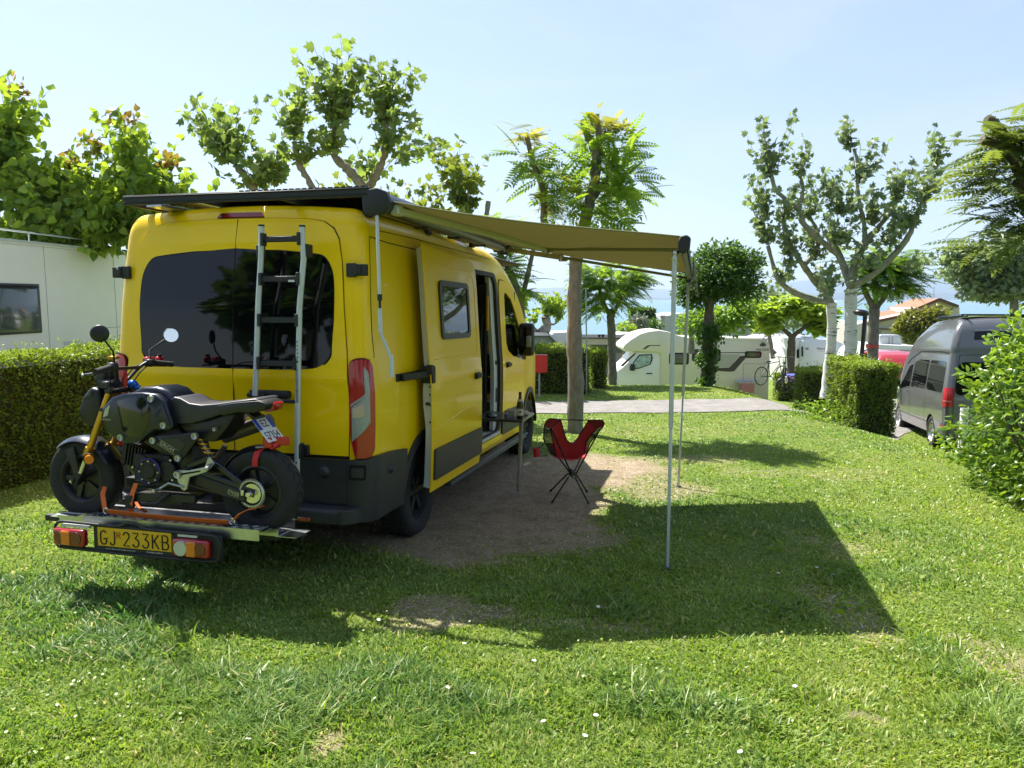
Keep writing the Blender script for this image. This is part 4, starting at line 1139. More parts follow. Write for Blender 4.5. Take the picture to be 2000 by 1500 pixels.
# weeds at the foot of the hedge block, daisies and plantains in the lawn
def weed(x, y, r, h, n, label, mat=None):
    root = empty('weed_clump', loc=(x, y, gz(x, y))); T(root, label, 'weeds'); bpy.context.view_layer.update()
    a = rng.uniform(0, 6.28, n); q = np.sqrt(rng.random(n)) * r
    P = np.stack([x + q * np.cos(a), y + q * np.sin(a), gz(x, y) + h * rng.random(n) * (1.1 - q / r * .6)], 1)
    foliage('leaves', 'oval', P, .06, mat or L_BUSH, root, up=.5, tmean=.75)
weed(5.35, 12.9, .38, .5, 260, 'sprawling yellow green weeds at the left foot of the hedge block')
weed(5.2, 13.5, .3, .32, 120, 'small weeds at the lane edge left of the hedge block')
weed(6.55, 17.0, .35, .5, 160, 'weeds at the foot of the second hedge block')
weed(5.3, 9.4, .25, .32, 70, 'leafy weed left of the foreground bush')
weed(2.0, 4.35, .12, .06, 22, 'low plantain rosette near the shadow corner', L_BUSH)
weed(1.95, 5.45, .08, .10, 10, 'small leafy weed inside the awning shadow', L_BUSH)
DW = M('daisy_white', (.80, .80, .76), .7); DY = M('daisy_yellow', (.6, .42, .03), .7)
def daisy():
    r = empty('daisy', loc=(0, 0, 0)); T(r, 'tiny white daisy flower in the foreground lawn', 'flower', 'daisies scattered in the lawn')
    m = MB()
    for k in range(10):
        a = k * .628; m.box((.0065 * math.cos(a), .0065 * math.sin(a), .05), (.009, .004, .001), a)
    m.build('petals', DW, r, 0); MB().ball((0, 0, .051), (.003, .003, .002), 8).build('heart', DY, r); MB().tube([(0, 0, 0), (.002, 0, .05)], .0008, 4).build('stem', TWIG, r, 0)
    return r
d0 = daisy()
for i, (x, y) in enumerate([(-1.0, 3.65), (-1.05, 2.85), (-.58, 3.2), (.35, 3.05), (.14, 3.0), (-.25, 3.75), (.1, 3.55), (1.3, 3.35), (.62, 3.25), (2.05, 5.0), (2.1, 4.85), (-.75, 4.1), (.28, 2.9), (-2.0, 3.3), (.5, 4.3), (1.9, 6.9), (-.15, 2.75), (.9, 2.8), (-.3, 3.3), (1.75, 4.9)]):
    o = d0 if i == 0 else copy_tree(d0)
    o.location = (x, y, gz(x, y)); o.rotation_euler = (rnd.gauss(0, .3), rnd.gauss(0, .3), rnd.uniform(0, 6))
# --- the neighbouring row behind the viewer, mirrored in the van's rear windows
for x, y, lb in ((-6.5, -9, 'leafy tree behind the viewpoint, left of the pair'), (-.5, -12, 'broad tree behind the viewpoint, in the middle'), (6, -10, 'leafy tree behind the viewpoint, on the right'), (11.5, -7, 'leafy tree behind the viewpoint, far right'), (-11, -5, 'leafy tree behind the viewpoint, far left')):
    z = gz(x, y)
    simple_tree('broad_leaved_tree', x, y, lb, [([(x, y, z - .1), (x + .05, y, z + 1.3), (x, y, z + 2.6)], .2, .13)], [((x - 1.2, y, z + 4.2), (2.1, 1.5, 2.2), 1500), ((x + 1.2, y, z + 4.8), (2.0, 1.5, 2.2), 1500)], 'card', .42, L_DARK, BARK_PLANE)
hedge('hedge', (-1, -6.5, gz(-1, -6.5)), (16, .8, 1.3), .05, 'long hedge behind the viewpoint', 60, .26)
# ---------------------------------------------------------------- rounded vehicle bodies
class Body:
    """Vehicle skin: a rounded box L x W x H whose roof line, tumblehome and nose follow curves.
    Local frame: x forward from the rear face, a (left) from the right-hand side, z up."""
    def __init__(s, L, W, H, z0, rr_, rf, top, inset, lean, nose, crown=.05, zb=1.0):
        s.L, s.W, s.H, s.z0, s.rr, s.rf, s.top, s.inset, s.lean, s.nose, s.crown, s.zb = L, W, H, z0, rr_, rf, top, inset, lean, nose, crown, zb
    def F(s, x, a, z):
        L, W, H = s.L, s.W, s.H
        t = float(np.clip((x - 1) / (L - 2), 0, 1))
        R = [s.rr[i] * (1 - t) + s.rf[i] * t for i in range(3)]
        q = (min(max(x, R[0]), L - R[0]), min(max(a, R[1]), W - R[1]), min(z, H - R[2]))
        d = ((x - q[0]) / R[0], (a - q[1]) / R[1], (z - q[2]) / R[2])
        m = math.sqrt(d[0] ** 2 + d[1] ** 2 + d[2] ** 2)
        mx_ = max(abs(d[0]), abs(d[1]), abs(d[2]))
        k = (mx_ / m) if m > 1e-9 else 1
        X, A_, Z = q[0] + R[0] * d[0] * k, q[1] + R[1] * d[1] * k, q[2] + R[2] * d[2] * k
        if Z > s.zb:
            Z = s.zb + (Z - s.zb) * (np.interp(X, *s.top) - s.zb) / (H - s.zb)
        u = 2 * A_ / W - 1
        Z -= s.crown * u * u * float(np.clip((Z - 1.6) / (H - 1.6), 0, 1))
        ins = np.interp(Z, *s.inset)
        A_ = W / 2 + (A_ - W / 2) * (1 - 2 * ins / W) * np.interp(X, *s.nose)
        X += np.interp(Z, *s.lean) * max(0, 1 - X / 1.5)
        return (X, float(A_), float(Z))
    def right(s, x, z): return s.F(x, 0, z)
    def left(s, x, z): return s.F(x, s.W, z)
    def rear(s, a, z): return s.F(0, a, z)
    def roof(s, x, a): return s.F(x, a, s.H)
    def front(s, a, z): return s.F(s.L, a, z)
    def wrap(s, w, z):
        """Rear face for w >= 0, carried round the right corner for w < 0."""
        return s.F(0, w, z) if w >= 0 else s.F(-w, 0, z)
    def wrapL(s, w, z):
        return s.F(0, s.W - w, z) if w >= 0 else s.F(-w, s.W, z)

VS = .022; VTH = .253
vF = Vector((math.sin(VTH) * math.cos(VS), math.cos(VTH) * math.cos(VS), -math.sin(VS)))
vL = Vector((-math.cos(VTH), math.sin(VTH), 0)); vL = (vL - vF * vF.dot(vL)).normalized(); vU = vF.cross(vL)
VM = Matrix((vF, vL, vU)).transposed().to_4x4(); VM.translation = Vector((-.938, 4.976, -.1095))

van = empty('camper_van', VM)
T(van, 'bright yellow panel van camper with its side door slid open', 'van')
vb = Body(5.72, 2.03, 2.49, .36, (.09, .11, .16), (.42, .30, .25),
          ([0, 3.3, 3.6, 3.85, 4.15, 4.6, 4.95, 5.2, 5.5, 5.72], [2.49, 2.49, 2.45, 2.34, 2.14, 1.76, 1.46, 1.33, 1.22, 1.08]),
          ([.3, .5, .8, 1.0, 1.22, 1.27, 1.34, 1.6, 2.0, 2.35, 2.5], [.035, .012, .002, 0, .002, .006, .012, .030, .055, .085, .10]),
          ([.3, .8, 1.3, 1.8, 2.2, 2.5], [0, 0, .005, .03, .075, .12]),
          ([0, 4.3, 5.0, 5.72], [1, 1, .95, .86]), crown=.05, zb=1.0)
RW, FW = 1.0, 4.70                      # wheel centres along x
def arch(cx, r=.43, cz=.36):
    return [(cx + r * math.cos(RAD(a)), cz + r * math.sin(RAD(a))) for a in range(180, -1, -15)]
side_out = [(.02, .36)] + [(RW - .43, .36)] + arch(RW)[1:-1] + [(RW + .43, .36), (FW - .43, .36)] + arch(FW)[1:-1] + [(FW + .43, .36), (5.72, .36), (5.72, 2.49), (0, 2.49), (0, .36)]
side_out = [p for i, p in enumerate(side_out) if i == 0 or (abs(p[0] - side_out[i - 1][0]) + abs(p[1] - side_out[i - 1][1])) > 1e-6][1:]
door_open = rr(1.78, .50, 3.24, 2.20, [.10, .10, .12, .08], 4)
fwin = [(3.50, 1.45), (3.52, 2.00), (3.57, 2.04), (3.80, 2.03), (3.98, 1.93), (4.25, 1.62), (4.42, 1.45), (4.42, 1.36), (4.30, 1.30), (3.78, 1.30), (3.56, 1.36)]
gz_side = [.5, .8, 1.0, 1.22, 1.25, 1.28, 1.32, 1.36, 2.2, 2.25, 2.29, 2.32, 2.35, 2.38, 2.41, 2.44, 2.47]
cx_ = [.01, .03, .05, .07, .09, .11]
m = MB()
patch(m, vb.right, side_out, 0, .025, .09, [door_open, fwin], gx=cx_, gy=gz_side)
patch(m, vb.left, side_out, 0, .025, .12, [fwin], gx=cx_, gy=gz_side, flip=True)
patch(m, vb.rear, rr(0, .36, 2.03, 2.49, 1e-7), 0, .02, .1, gx=[.02, .04, .06, .09, .12, .15, 1.88, 1.91, 1.94, 1.97, 1.99, 2.01], gy=gz_side, flip=True)
wscr = [(3.72, .2), (4.86, .12), (4.92, 1.015), (4.86, 1.91), (3.72, 1.83), (3.68, 1.015)]
patch(m, vb.roof, rr(0, 0, 5.72, 2.03, 1e-7), 0, .02, .12, [wscr], gx=cx_, gy=[.02, .05, .08, .11, .14, 1.89, 1.92, 1.95, 1.98, 2.01])
patch(m, vb.front, rr(0, .36, 2.03, 2.49, 1e-7), 0, .02, .12, gx=[.06, .14, .22, 1.81, 1.89, 1.97], gy=gz_side)
m.build('body', YEL, van, 32)
patch(MB(), vb.roof, wscr, -.004, .004, .12).build('windscreen', TGLASS, van)
patch(MB(), vb.right, fwin, -.004, .004, .1).build('front_window', TGLASS, van)
patch(MB(), vb.left, fwin, -.004, .004, .1, flip=True).build('front_window', TGLASS, van)
m = MB(); patch(m, vb.right, [(x + .03 * (x - 3.9), z + .04 * (z - 1.65)) for x, z in fwin], .004, .008, .1, [[(x * 1., z) for x, z in fwin]]); m.box((4.02, .055, 1.68), (.02, .012, .66))
m.build('window_seal', BLKP, van)

# rear doors: dark seam skin, then two panels standing proud of it
dl = [(.155, .80), (1.012, .80), (1.012, 2.392), (.42, 2.392), (.30, 2.375), (.225, 2.33), (.185, 2.26), (.165, 2.1), (.150, 1.5), (.148, 1.0)]
def mir(p): return [(2.03 - x, z) for x, z in reversed(p)]
full = [(.150, .775)] + [(.147, 1.0), (.145, 1.5), (.160, 2.1), (.180, 2.265), (.22, 2.338), (.30, 2.384), (.42, 2.400)] + [(2.03 - .42, 2.400), (2.03 - .30, 2.384), (2.03 - .22, 2.338), (2.03 - .180, 2.265), (2.03 - .160, 2.1), (2.03 - .145, 1.5), (2.03 - .147, 1.0), (2.03 - .15, .775)]
patch(MB(), vb.rear, full, .003, 0, .09, flip=True).build('door_seal', SEAM, van)
wr = chaikin([(.262, 1.53), (.262, 1.475), (.30, 1.425), (.345, 1.395), (.42, 1.372), (1.0125, 1.352), (1.0125, 2.185), (.36, 2.150), (.305, 2.135), (.268, 2.095), (.238, 2.03), (.228, 1.93), (.232, 1.75)], 2, (5, 6))
def pillow(a, z):
    p = vb.rear(a, z)
    k = -.012 * math.exp(-((z - 1.32) / .05) ** 2) - .008 * math.exp(-((z - 2.24) / .05) ** 2) + .006 * math.exp(-((z - 1.15) / .08) ** 2)
    return (p[0] + k, p[1], p[2])
for o, lb in ((dl, None), (mir(dl), None)):
    d_ = patch(MB(), pillow, o, .012, .014, .05, gy=[1.22, 1.25, 1.28, 1.31, 1.34, 1.37, 2.2, 2.22, 2.26, 2.28], flip=True).build('rear_door', YEL, van, 40)
    w_o = wr if o is dl else mir(wr)
    patch(MB(), vb.rear, [(x + (.007 if (x - 1.015) < 0 else -.007) * -1, z + (.008 if z > 1.75 else -.008)) for x, z in w_o], .0135, .004, .08, flip=True).build('window_frame', SEAM, d_)
    patch(MB(), vb.rear, w_o, .0175, .005, .06, flip=True).build('rear_window', DGLASS, d_, 50)
MB().tube([Vector(vb.rear(1.015, z)) - Vector((.0125, 0, 0)) for z in (.80, 1.1, 1.33, 1.8, 2.2, 2.385)], .0035, 5).tube([Vector(vb.rear(1.015, z)) - Vector((.0175, 0, 0)) for z in (1.35, 1.6, 1.9, 2.186)], .0035, 5).build('door_gap', SEAM, van)
# lower door cladding, handle, plate recess
m = MB(); patch(m, vb.rear, [(.155, .47), (1.012, .47), (1.012, .772), (.155, .772)], .022, .03, .08, flip=True); patch(m, vb.rear, mir([(.155, .47), (1.012, .47), (1.012, .772), (.155, .772)]), .022, .03, .08, flip=True)
m.build('door_cladding', ANTH, van, bevel=.004)
MB().box((-.03, .72, 1.20), (.05, .30, .055)).build('door_handle', BLKP, van, bevel=.012, seg=2)
# high brake lamp
patch(MB(), vb.rear, [(.80, 2.405), (1.20, 2.405), (1.175, 2.452), (.825, 2.452)], .016, .02, .05, flip=True).build('brake_lamp', REDD, van, bevel=.004)
# hinges
for (w, wl_) in ((.10, 1), (1.93, -1)):
    h = MB(); x = vb.rear(w, 2.03)[0]
    h.box((x - .018, w + .04 * wl_, 2.03), (.028, .065, .09)).box((x - .012, w - .035 * wl_, 2.03), (.04, .07, .075)).cyl((x - .034, w, 1.99), (x - .034, w, 2.07), .014, n=8).box((x - .03, w - .02 * wl_, 2.03), (.02, .03, .05))
    h.build('hinge', BLKP, van, bevel=.004)
    h = MB(); x = vb.rear(w, .95)[0]
# tail lamps wrap the corner
tl = chaikin([(.135, .79), (.135, 1.39), (.115, 1.43), (.07, 1.447), (-.01, 1.445), (-.045, 1.42), (-.056, 1.37), (-.056, .88), (-.045, .82), (0, .79)], 1)
for S_ in (vb.wrap, vb.wrapL):
    fl = S_ == vb.wrap
    g_ = [-.05, -.03, -.01, 0, .01, .02, .03, .05, .07, .09, .11]
    la = patch(MB(), S_, [(w * 1.06 - .002, z + (.008 if z > 1.1 else -.008)) for w, z in tl], .012, .02, .04, gx=g_, flip=fl).build('tail_lamp', SEAM, van)
    patch(MB(), S_, tl, .024, .02, .04, gx=g_, flip=fl).build('lens', RED, la, 50)
    patch(MB(), S_, [(.122, .90), (.122, 1.13), (.035, 1.20), (.024, 1.22), (.024, 1.39), (-.005, 1.37), (-.016, 1.35), (-.016, 1.03)], .027, .004, .03, gx=g_, flip=fl).build('clear_lens', CLEARL, la, 50)
    patch(MB(), S_, [(.115, 1.06), (.115, 1.12), (.04, 1.16), (.04, 1.07)], .030, .004, .03, gx=g_, flip=fl).build('indicator', M('pale_amber', (.55, .42, .30), .2, coat=.5), la, 50)
    patch(MB(), S_, [(.127, 1.135), (.127, 1.15), (.040, 1.213), (.032, 1.225), (.032, 1.395), (.025, 1.397), (.025, 1.218), (.036, 1.20)], .030, .004, .03, gx=g_, flip=fl).build('chrome_strip', GREYL, la)
# bumper: corner pieces and the step
for S_ in (vb.wrap, vb.wrapL):
    fl = S_ == vb.wrap
    bo = [(.15, .36), (.15, .775), (.0, .785), (-.06, .80), (-.30, .79), (-.575, .765), (-.572, .62), (-.545, .50), (-.565, .36), (-.4, .36)]
    bp = patch(MB(), S_, bo, .03, .05, .06, gx=[-.09, -.07, -.05, -.03, -.01, .01, .03, .05, .07, .1], flip=fl).build('bumper_corner', ANTH, van, 50)
    h_ = patch(MB(), S_, rr(.025, .645, .138, .748, .012, 3), .034, .01, .03, flip=fl); h_.build('hatch_recess', SEAM, bp)
    patch(MB(), S_, rr(.045, .665, .118, .728, .01, 3), .040, .01, .03, flip=fl).build('hatch', ANTH, bp)
    p = Vector(S_(-.27, .675)); m = MB(); sgn = -1 if fl else 1
    m.lathe([(.0, .028), (.022, .026), (.030, .012), (.040, .0)], p + Vector((0, .028 * sgn, 0)), (0, sgn, 0), 16).build('parking_sensor', ANTH, bp)
sb = MB()
sb.extr([(-.14, .365), (.08, .365), (.08, .465), (-.105, .465), (-.13, .452), (-.14, .43)], (0, .17, 0), (1, 0, 0), (0, 0, 1), 0, -1.69)
for a0, a1 in ((.17, .05), (1.86, 1.98)):
    n = 6
    for k in range(n):
        t0, t1 = k / n, (k + 1) / n
        def e(t, a0=a0, a1=a1): return (-.14 + .16 * (1 - math.cos(t * math.pi / 2)), a0 + (a1 - a0) * math.sin(t * math.pi / 2))
        (xa, aa), (xb, ab) = e(t0), e(t1)
        vs = [(xa, aa, .365), (xb, ab, .365), (xb, ab, .462), (xa, aa, .462), (.1, aa, .462), (.1, ab, .462), (.1, aa, .365), (.1, ab, .365)]
        sb.add(vs, [(0, 1, 2, 3), (3, 2, 5, 4), (0, 6, 7, 1)])
sb.build('bumper_step', ANTH, van, 40, bevel=.006)
for a in (.42, 1.61): MB().box((-.142, a, .388), (.008, .095, .028)).build('reflector', RED, van, bevel=.004)
for a in (.33, .79, 1.24, 1.70): MB().lathe([(.0, .028), (.022, .026), (.030, .012), (.042, .0)], (-.022, a, .685), (-1, 0, 0), 16).build('parking_sensor', ANTH, van)
MB().box((2.9, 1.015, .42), (4.6, 1.5, .14)).box((.2, 1.0, .40), (.5, 1.7, .12)).build('underbody', SEAM, van)
# sill, side steps, arch trims, side cladding
MB().bar((1.47, -.02, .315), (4.2, -.02, .315), .07, .055).bar((1.47, -.055, .345), (4.2, -.055, .345), .05, .02).build('side_step', M('blue_grey_step', (.06, .075, .10), .45), van, bevel=.008)
for cx in (RW, FW):
    for S_, fl in ((vb.right, False), (vb.left, True)):
        outer = [(cx + .49 * math.cos(RAD(a)), .36 + .49 * math.sin(RAD(a))) for a in range(180, -1, -10)]
        inner = [(cx + .425 * math.cos(RAD(a)), .36 + .425 * math.sin(RAD(a))) for a in range(0, 181, 10)]
        patch(MB(), S_, outer + inner, .02, .03, .07, flip=fl).build('arch_trim', ANTH, van, 50)
        ys = 0 if not fl else 2.03; sg = 1 if not fl else -1
        li = MB(); prof = [(cx + .435 * math.cos(RAD(a)), .36 + .435 * math.sin(RAD(a))) for a in range(180, -1, -15)]
        for (xa, za), (xb, zb_) in zip(prof[:-1], prof[1:]): li.add([(xa, ys + .03 * sg, za), (xb, ys + .03 * sg, zb_), (xb, ys + .42 * sg, zb_), (xa, ys + .42 * sg, za)], [(0, 1, 2, 3)])
        li.add([(p[0], ys + .42 * sg, p[1]) for p in prof], [tuple(range(len(prof)))]); li.build('wheel_well', SEAM, van)
patch(MB(), vb.right, rr(3.31, .45, 4.20, .70, .02, 2), .018, .03, .08).build('side_cladding', ANTH, van, bevel=.004)
patch(MB(), vb.left, rr(1.55, .45, 4.20, .70, .02, 2), .018, .03, .08, flip=True).build('side_cladding', ANTH, van, bevel=.004)
# front door on its seam
fd = [(3.31, .47), (4.15, .47), (4.20, .62), (4.28, .80), (4.48, .93), (4.62, 1.05), (4.66, 1.28), (4.40, 1.66), (4.15, 1.95), (3.95, 2.12), (3.80, 2.16), (3.50, 2.165), (3.38, 2.15), (3.33, 2.08), (3.312, 1.9)]
patch(MB(), vb.right, [(3.295, .455)] + [(x + (.012 if x > 3.4 else -.015), z + (.012 if z > .6 else -.015)) for x, z in fd[1:]], .003, 0, .08, [fwin]).build('door_seal', SEAM, van)
fdo = patch(MB(), vb.right, fd, .011, .012, .07, [fwin], gy=gz_side).build('front_door', YEL, van, 40)
def handle(par, x, z, off=0.):
    y = vb.right(x, z)[1] - .022 + off
    MB().box((x, y - .012, z), (.15, .022, .038)).box((x, y + .006, z), (.13, .02, .06)).build('handle', BLKP, par, bevel=.008, seg=2)
handle(fdo, 3.50, 1.20)
# mirror
m = MB(); m.box((4.07, -.085, 1.46), (.13, .17, .38)); m.box((4.07, .01, 1.40), (.07, .10, .08))
mi = m.build('wing_mirror', BLKP, van, bevel=.035, seg=3)
m = MB(); m.box((4.003, -.085, 1.50), (.006, .13, .20)).box((4.003, -.085, 1.34), (.006, .13, .09)); m.build('mirror_glass', DGLASS, mi)
MB().box((3.998, -.125, 1.44), (.016, .06, .13)).box((3.998, -.125, 1.44), (.02, .04, .09)).build('indicator', CLEARL, mi, bevel=.006)
# left mirror
MB().box((4.44, 2.27, 1.50), (.13, .24, .40)).box((4.42, 2.08, 1.42), (.07, .2, .08)).build('wing_mirror', BLKP, van, bevel=.035, seg=3)
# headlamps and grille, for the far end
m = MB(); patch(m, vb.front, rr(.30, .72, 1.73, 1.0, .05), .012, .03, .1); m.build('grille', BLKP, van)
for w in ((.08, .32), (1.71, 1.95)): patch(MB(), vb.front, rr(w[0], .92, w[1], 1.24, .05), .014, .03, .06).build('headlamp', CLEARL, van)
# door track and rear-side seams
tr = MB()
for z, h in ((1.29, .055),):
    patch(tr, vb.right, [(.44, z - h / 2), (1.30, z - h / 2), (1.30, z + h / 2), (.44, z + h / 2)], .008, .02, .1)
tr.build('door_track', BLKP, van, bevel=.003)
def groove(pts, nm='body_seam', w=.007, S_=vb.right, off=.0015):
    mb = MB(); P = [Vector(S_(*p)) for p in resample(pts + pts[::-1][1:-1], .08)[:0] or pts]
    q = []
    for a, b in zip(pts[:-1], pts[1:]):
        k = max(1, int(math.hypot(b[0] - a[0], b[1] - a[1]) / .07)); q += [(a[0] + (b[0] - a[0]) * i / k, a[1] + (b[1] - a[1]) * i / k) for i in range(k)]
    q.append(pts[-1]); mb.tube([S_(*p) for p in q], w / 2, 5); mb.build(nm, SEAM, van)
groove([(.10, 2.30), (.09, 1.98), (.085, 1.60), (.10, 1.46), (.04, 1.44)])
groove([(.11, 2.30), (.40, 2.285), (1.2, 2.28), (1.75, 2.275)])
groove([(.25, 2.36), (1.0, 2.37), (3.2, 2.37)], S_=vb.right, w=.005)
# ------------- sliding door, run back along the outside
SD0, SDX = -1.02, .135   # shift backwards, stand-off
def sdS(x, z):
    p = vb.right(x - SD0, z)
    return (p[0] + SD0, p[1] - SDX - .015 * (2.1 - x) / 1.3 * 0, p[2])
so = [(.815, .385), (2.09, .385), (2.105, .50), (2.105, 2.0), (2.10, 2.16), (2.05, 2.235), (1.98, 2.255), (.90, 2.30), (.80, 2.31), (.79, 2.1), (.80, .6)]
sd = patch(MB(), sdS, so, 0, .008, .05, [rr(1.10, 1.56, 1.80, 2.01, .05, 3)], gy=gz_side).build('sliding_door', YEL, van, 40)
patch(MB(), sdS, rr(1.075, 1.545, 1.815, 2.035, .06, 4), .016, .03, .08, [rr(1.125, 1.59, 1.77, 1.99, .04, 4)]).build('window_frame', M('window_frame_dark', (.02, .022, .024), .4), sd, bevel=.003)
patch(MB(), sdS, rr(1.125, 1.59, 1.77, 1.99, .04, 4), .008, .006, .1).build('window_pane', M('acrylic_pane', (.02, .025, .03), .02, 0, spec=.9), sd)
patch(MB(), sdS, rr(.845, .475, 2.085, .715, .02, 3), .018, .024, .08).build('cladding', ANTH, sd, bevel=.005)
# pressed field round the window and body crease as slim raised swages
for pts in ([(.90, 1.40), (1.90, 1.40), (1.99, 1.42), (2.02, 1.50), (2.02, 2.03), (1.99, 2.10), (1.90, 2.13), (.95, 2.19)], [(.86, 1.06), (1.5, 1.09), (2.06, 1.10)], [(.86, .86), (1.5, .93), (2.06, .95)]):
    q = []
    for a, b in zip(pts[:-1], pts[1:]):
        k = max(1, int(math.hypot(b[0] - a[0], b[1] - a[1]) / .05)); q += [(a[0] + (b[0] - a[0]) * i / k, a[1] + (b[1] - a[1]) * i / k) for i in range(k)]
    MB().tube([sdS(*p) for p in q + [pts[-1]]], .0045, 6).build('swage', YEL, sd)
# pale inner shell, its rear edge showing as a flange
fr_ = MB()
def inn(x, z):
    p = sdS(x, z); return (p[0], p[1] + .008, p[2])
fo_ = [(.822, .42), (2.08, .42), (2.085, 2.1), (2.0, 2.225), (.84, 2.28)]
patch(fr_, inn, fo_, 0, .055, .08, [rr(1.10, 1.56, 1.80, 2.01, .05, 3)], gy=gz_side)
fr_.build('inner_shell', WHITED, sd, 40)
fb = MB()
zs = np.linspace(.42, 2.28, 16)
vs = []
for z in zs:
    p = Vector(sdS(.822, float(z))); w = .006 + .045 * math.exp(-((z - 1.12) / .24) ** 2) + .012 * math.exp(-((z - .7) / .2) ** 2)
    vs += [(p.x - .004, p.y + .004, p.z), (p.x - .006, p.y + .03 + w, p.z), (p.x + .03, p.y + .03 + w, p.z)]
fb.add(vs, [(3 * i, 3 * i + 1, 3 * i + 4, 3 * i + 3) for i in range(15)] + [(3 * i + 1, 3 * i + 2, 3 * i + 5, 3 * i + 4) for i in range(15)])
fb.build('edge_flange', WHITED, sd)
h = MB(); hp = sdS(.86, 1.29); h.box((.83, hp[1] + .035, 1.29), (.06, .10, .13)).bar((.50, -.02, 1.29), (.80, -.10, 1.30), .03, .05).box((.80, hp[1] + .01, 1.33), (.05, .05, .07)); h.build('door_hinge', BLKP, sd, bevel=.005)
for z in (1.14, 1.20, 1.06, .93): MB().cyl((.815, sdS(.822, z)[1] + .02, z), (.80, sdS(.822, z)[1] + .02, z), .006, n=8).build('bolt', SEAM, sd)
MB().box((.812, sdS(.822, 1.0)[1] + .04, 1.07), (.02, .03, .02)).build('latch', BLKP, sd)
m = MB(); y = sdS(1.93, 1.20)[1] - .014; m.box((1.945, y - .012, 1.20), (.15, .022, .038)).box((1.945, y + .004, 1.20), (.13, .02, .06)); m.build('handle', BLKP, sd, bevel=.008, seg=2)
# ------------- doorway and what shows through it
m = MB()
patch(m, vb.right, [(x, z) for x, z in rr(1.76, .48, 3.285, 2.215, [.1, .1, .13, .09], 4)], .003, .03, .1, [rr(1.80, .52, 3.22, 2.17, [.1, .1, .12, .08], 4)]); m.build('door_opening_seal', BLKP, van)
patch(MB(), lambda x, z: (vb.right(x, z)[0], vb.right(x, z)[1] + .03, z), rr(3.09, .52, 3.24, 2.17, .03, 2), 0, .04, .06).build('door_pillar', WHITED, van)
MB().box((3.10, .16, 1.3), (.05, .10, 1.55)).box((3.165, .035, .90), (.03, .03, .16)).box((3.165, .04, 1.24), (.04, .04, .05)).build('pillar_trim', BLKP, van, bevel=.01)
MB().box((2.5, .10, .50), (1.4, .22, .03)).box((2.5, .24, .62), (1.4, .03, .22)).build('step_well', WHITED, van)
MB().box((2.5, -.005, .455), (1.45, .03, .05)).build('sill_plate', YEL, van)
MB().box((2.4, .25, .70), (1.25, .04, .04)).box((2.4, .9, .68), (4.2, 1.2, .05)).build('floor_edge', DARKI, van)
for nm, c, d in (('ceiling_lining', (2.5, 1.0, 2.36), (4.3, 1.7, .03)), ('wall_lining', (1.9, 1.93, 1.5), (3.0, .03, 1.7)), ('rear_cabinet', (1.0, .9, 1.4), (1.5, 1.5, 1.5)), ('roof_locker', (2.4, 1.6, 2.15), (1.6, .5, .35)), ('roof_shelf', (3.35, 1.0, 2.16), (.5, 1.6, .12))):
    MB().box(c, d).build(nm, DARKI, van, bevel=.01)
for a in (.42, 1.55):
    m = MB(); m.box((3.55, a, .95), (.50, .50, .16)).box((3.32, a, 1.32), (.15, .48, .68), Matrix.Rotation(-.12, 3, 'Y')).box((3.27, a, 1.76), (.10, .26, .20), Matrix.Rotation(-.1, 3, 'Y'))
    m.build('front_seat', SEATM, van, bevel=.05, seg=3)
MB().tube([(4.45, 1.55 + .2 * math.cos(t), 1.25 + .2 * math.sin(t)) for t in np.linspace(0, 6.28, 20)], .016, 6).build('steering_wheel', BLKP, van)
MB().box((4.85, 1.0, 1.12), (.5, 1.7, .3)).build('dashboard', BLKP, van, bevel=.06, seg=2)
m = MB(); hp = [(3.06, .10, 1.93), (3.00, .08, 1.92), (2.97, .07, 1.86), (2.97, .07, 1.66), (3.00, .08, 1.60), (3.06, .10, 1.59)]
m.tube(hp, .016, 8); m.build('grab_handle', M('yellow_handle', (.75, .38, .02), .4), van)
MB().tube([(2.95, .13, 1.75), (2.93, .14, 1.2), (2.9, .2, .8)], .018, 4).build('seat_belt', SEATM, van)
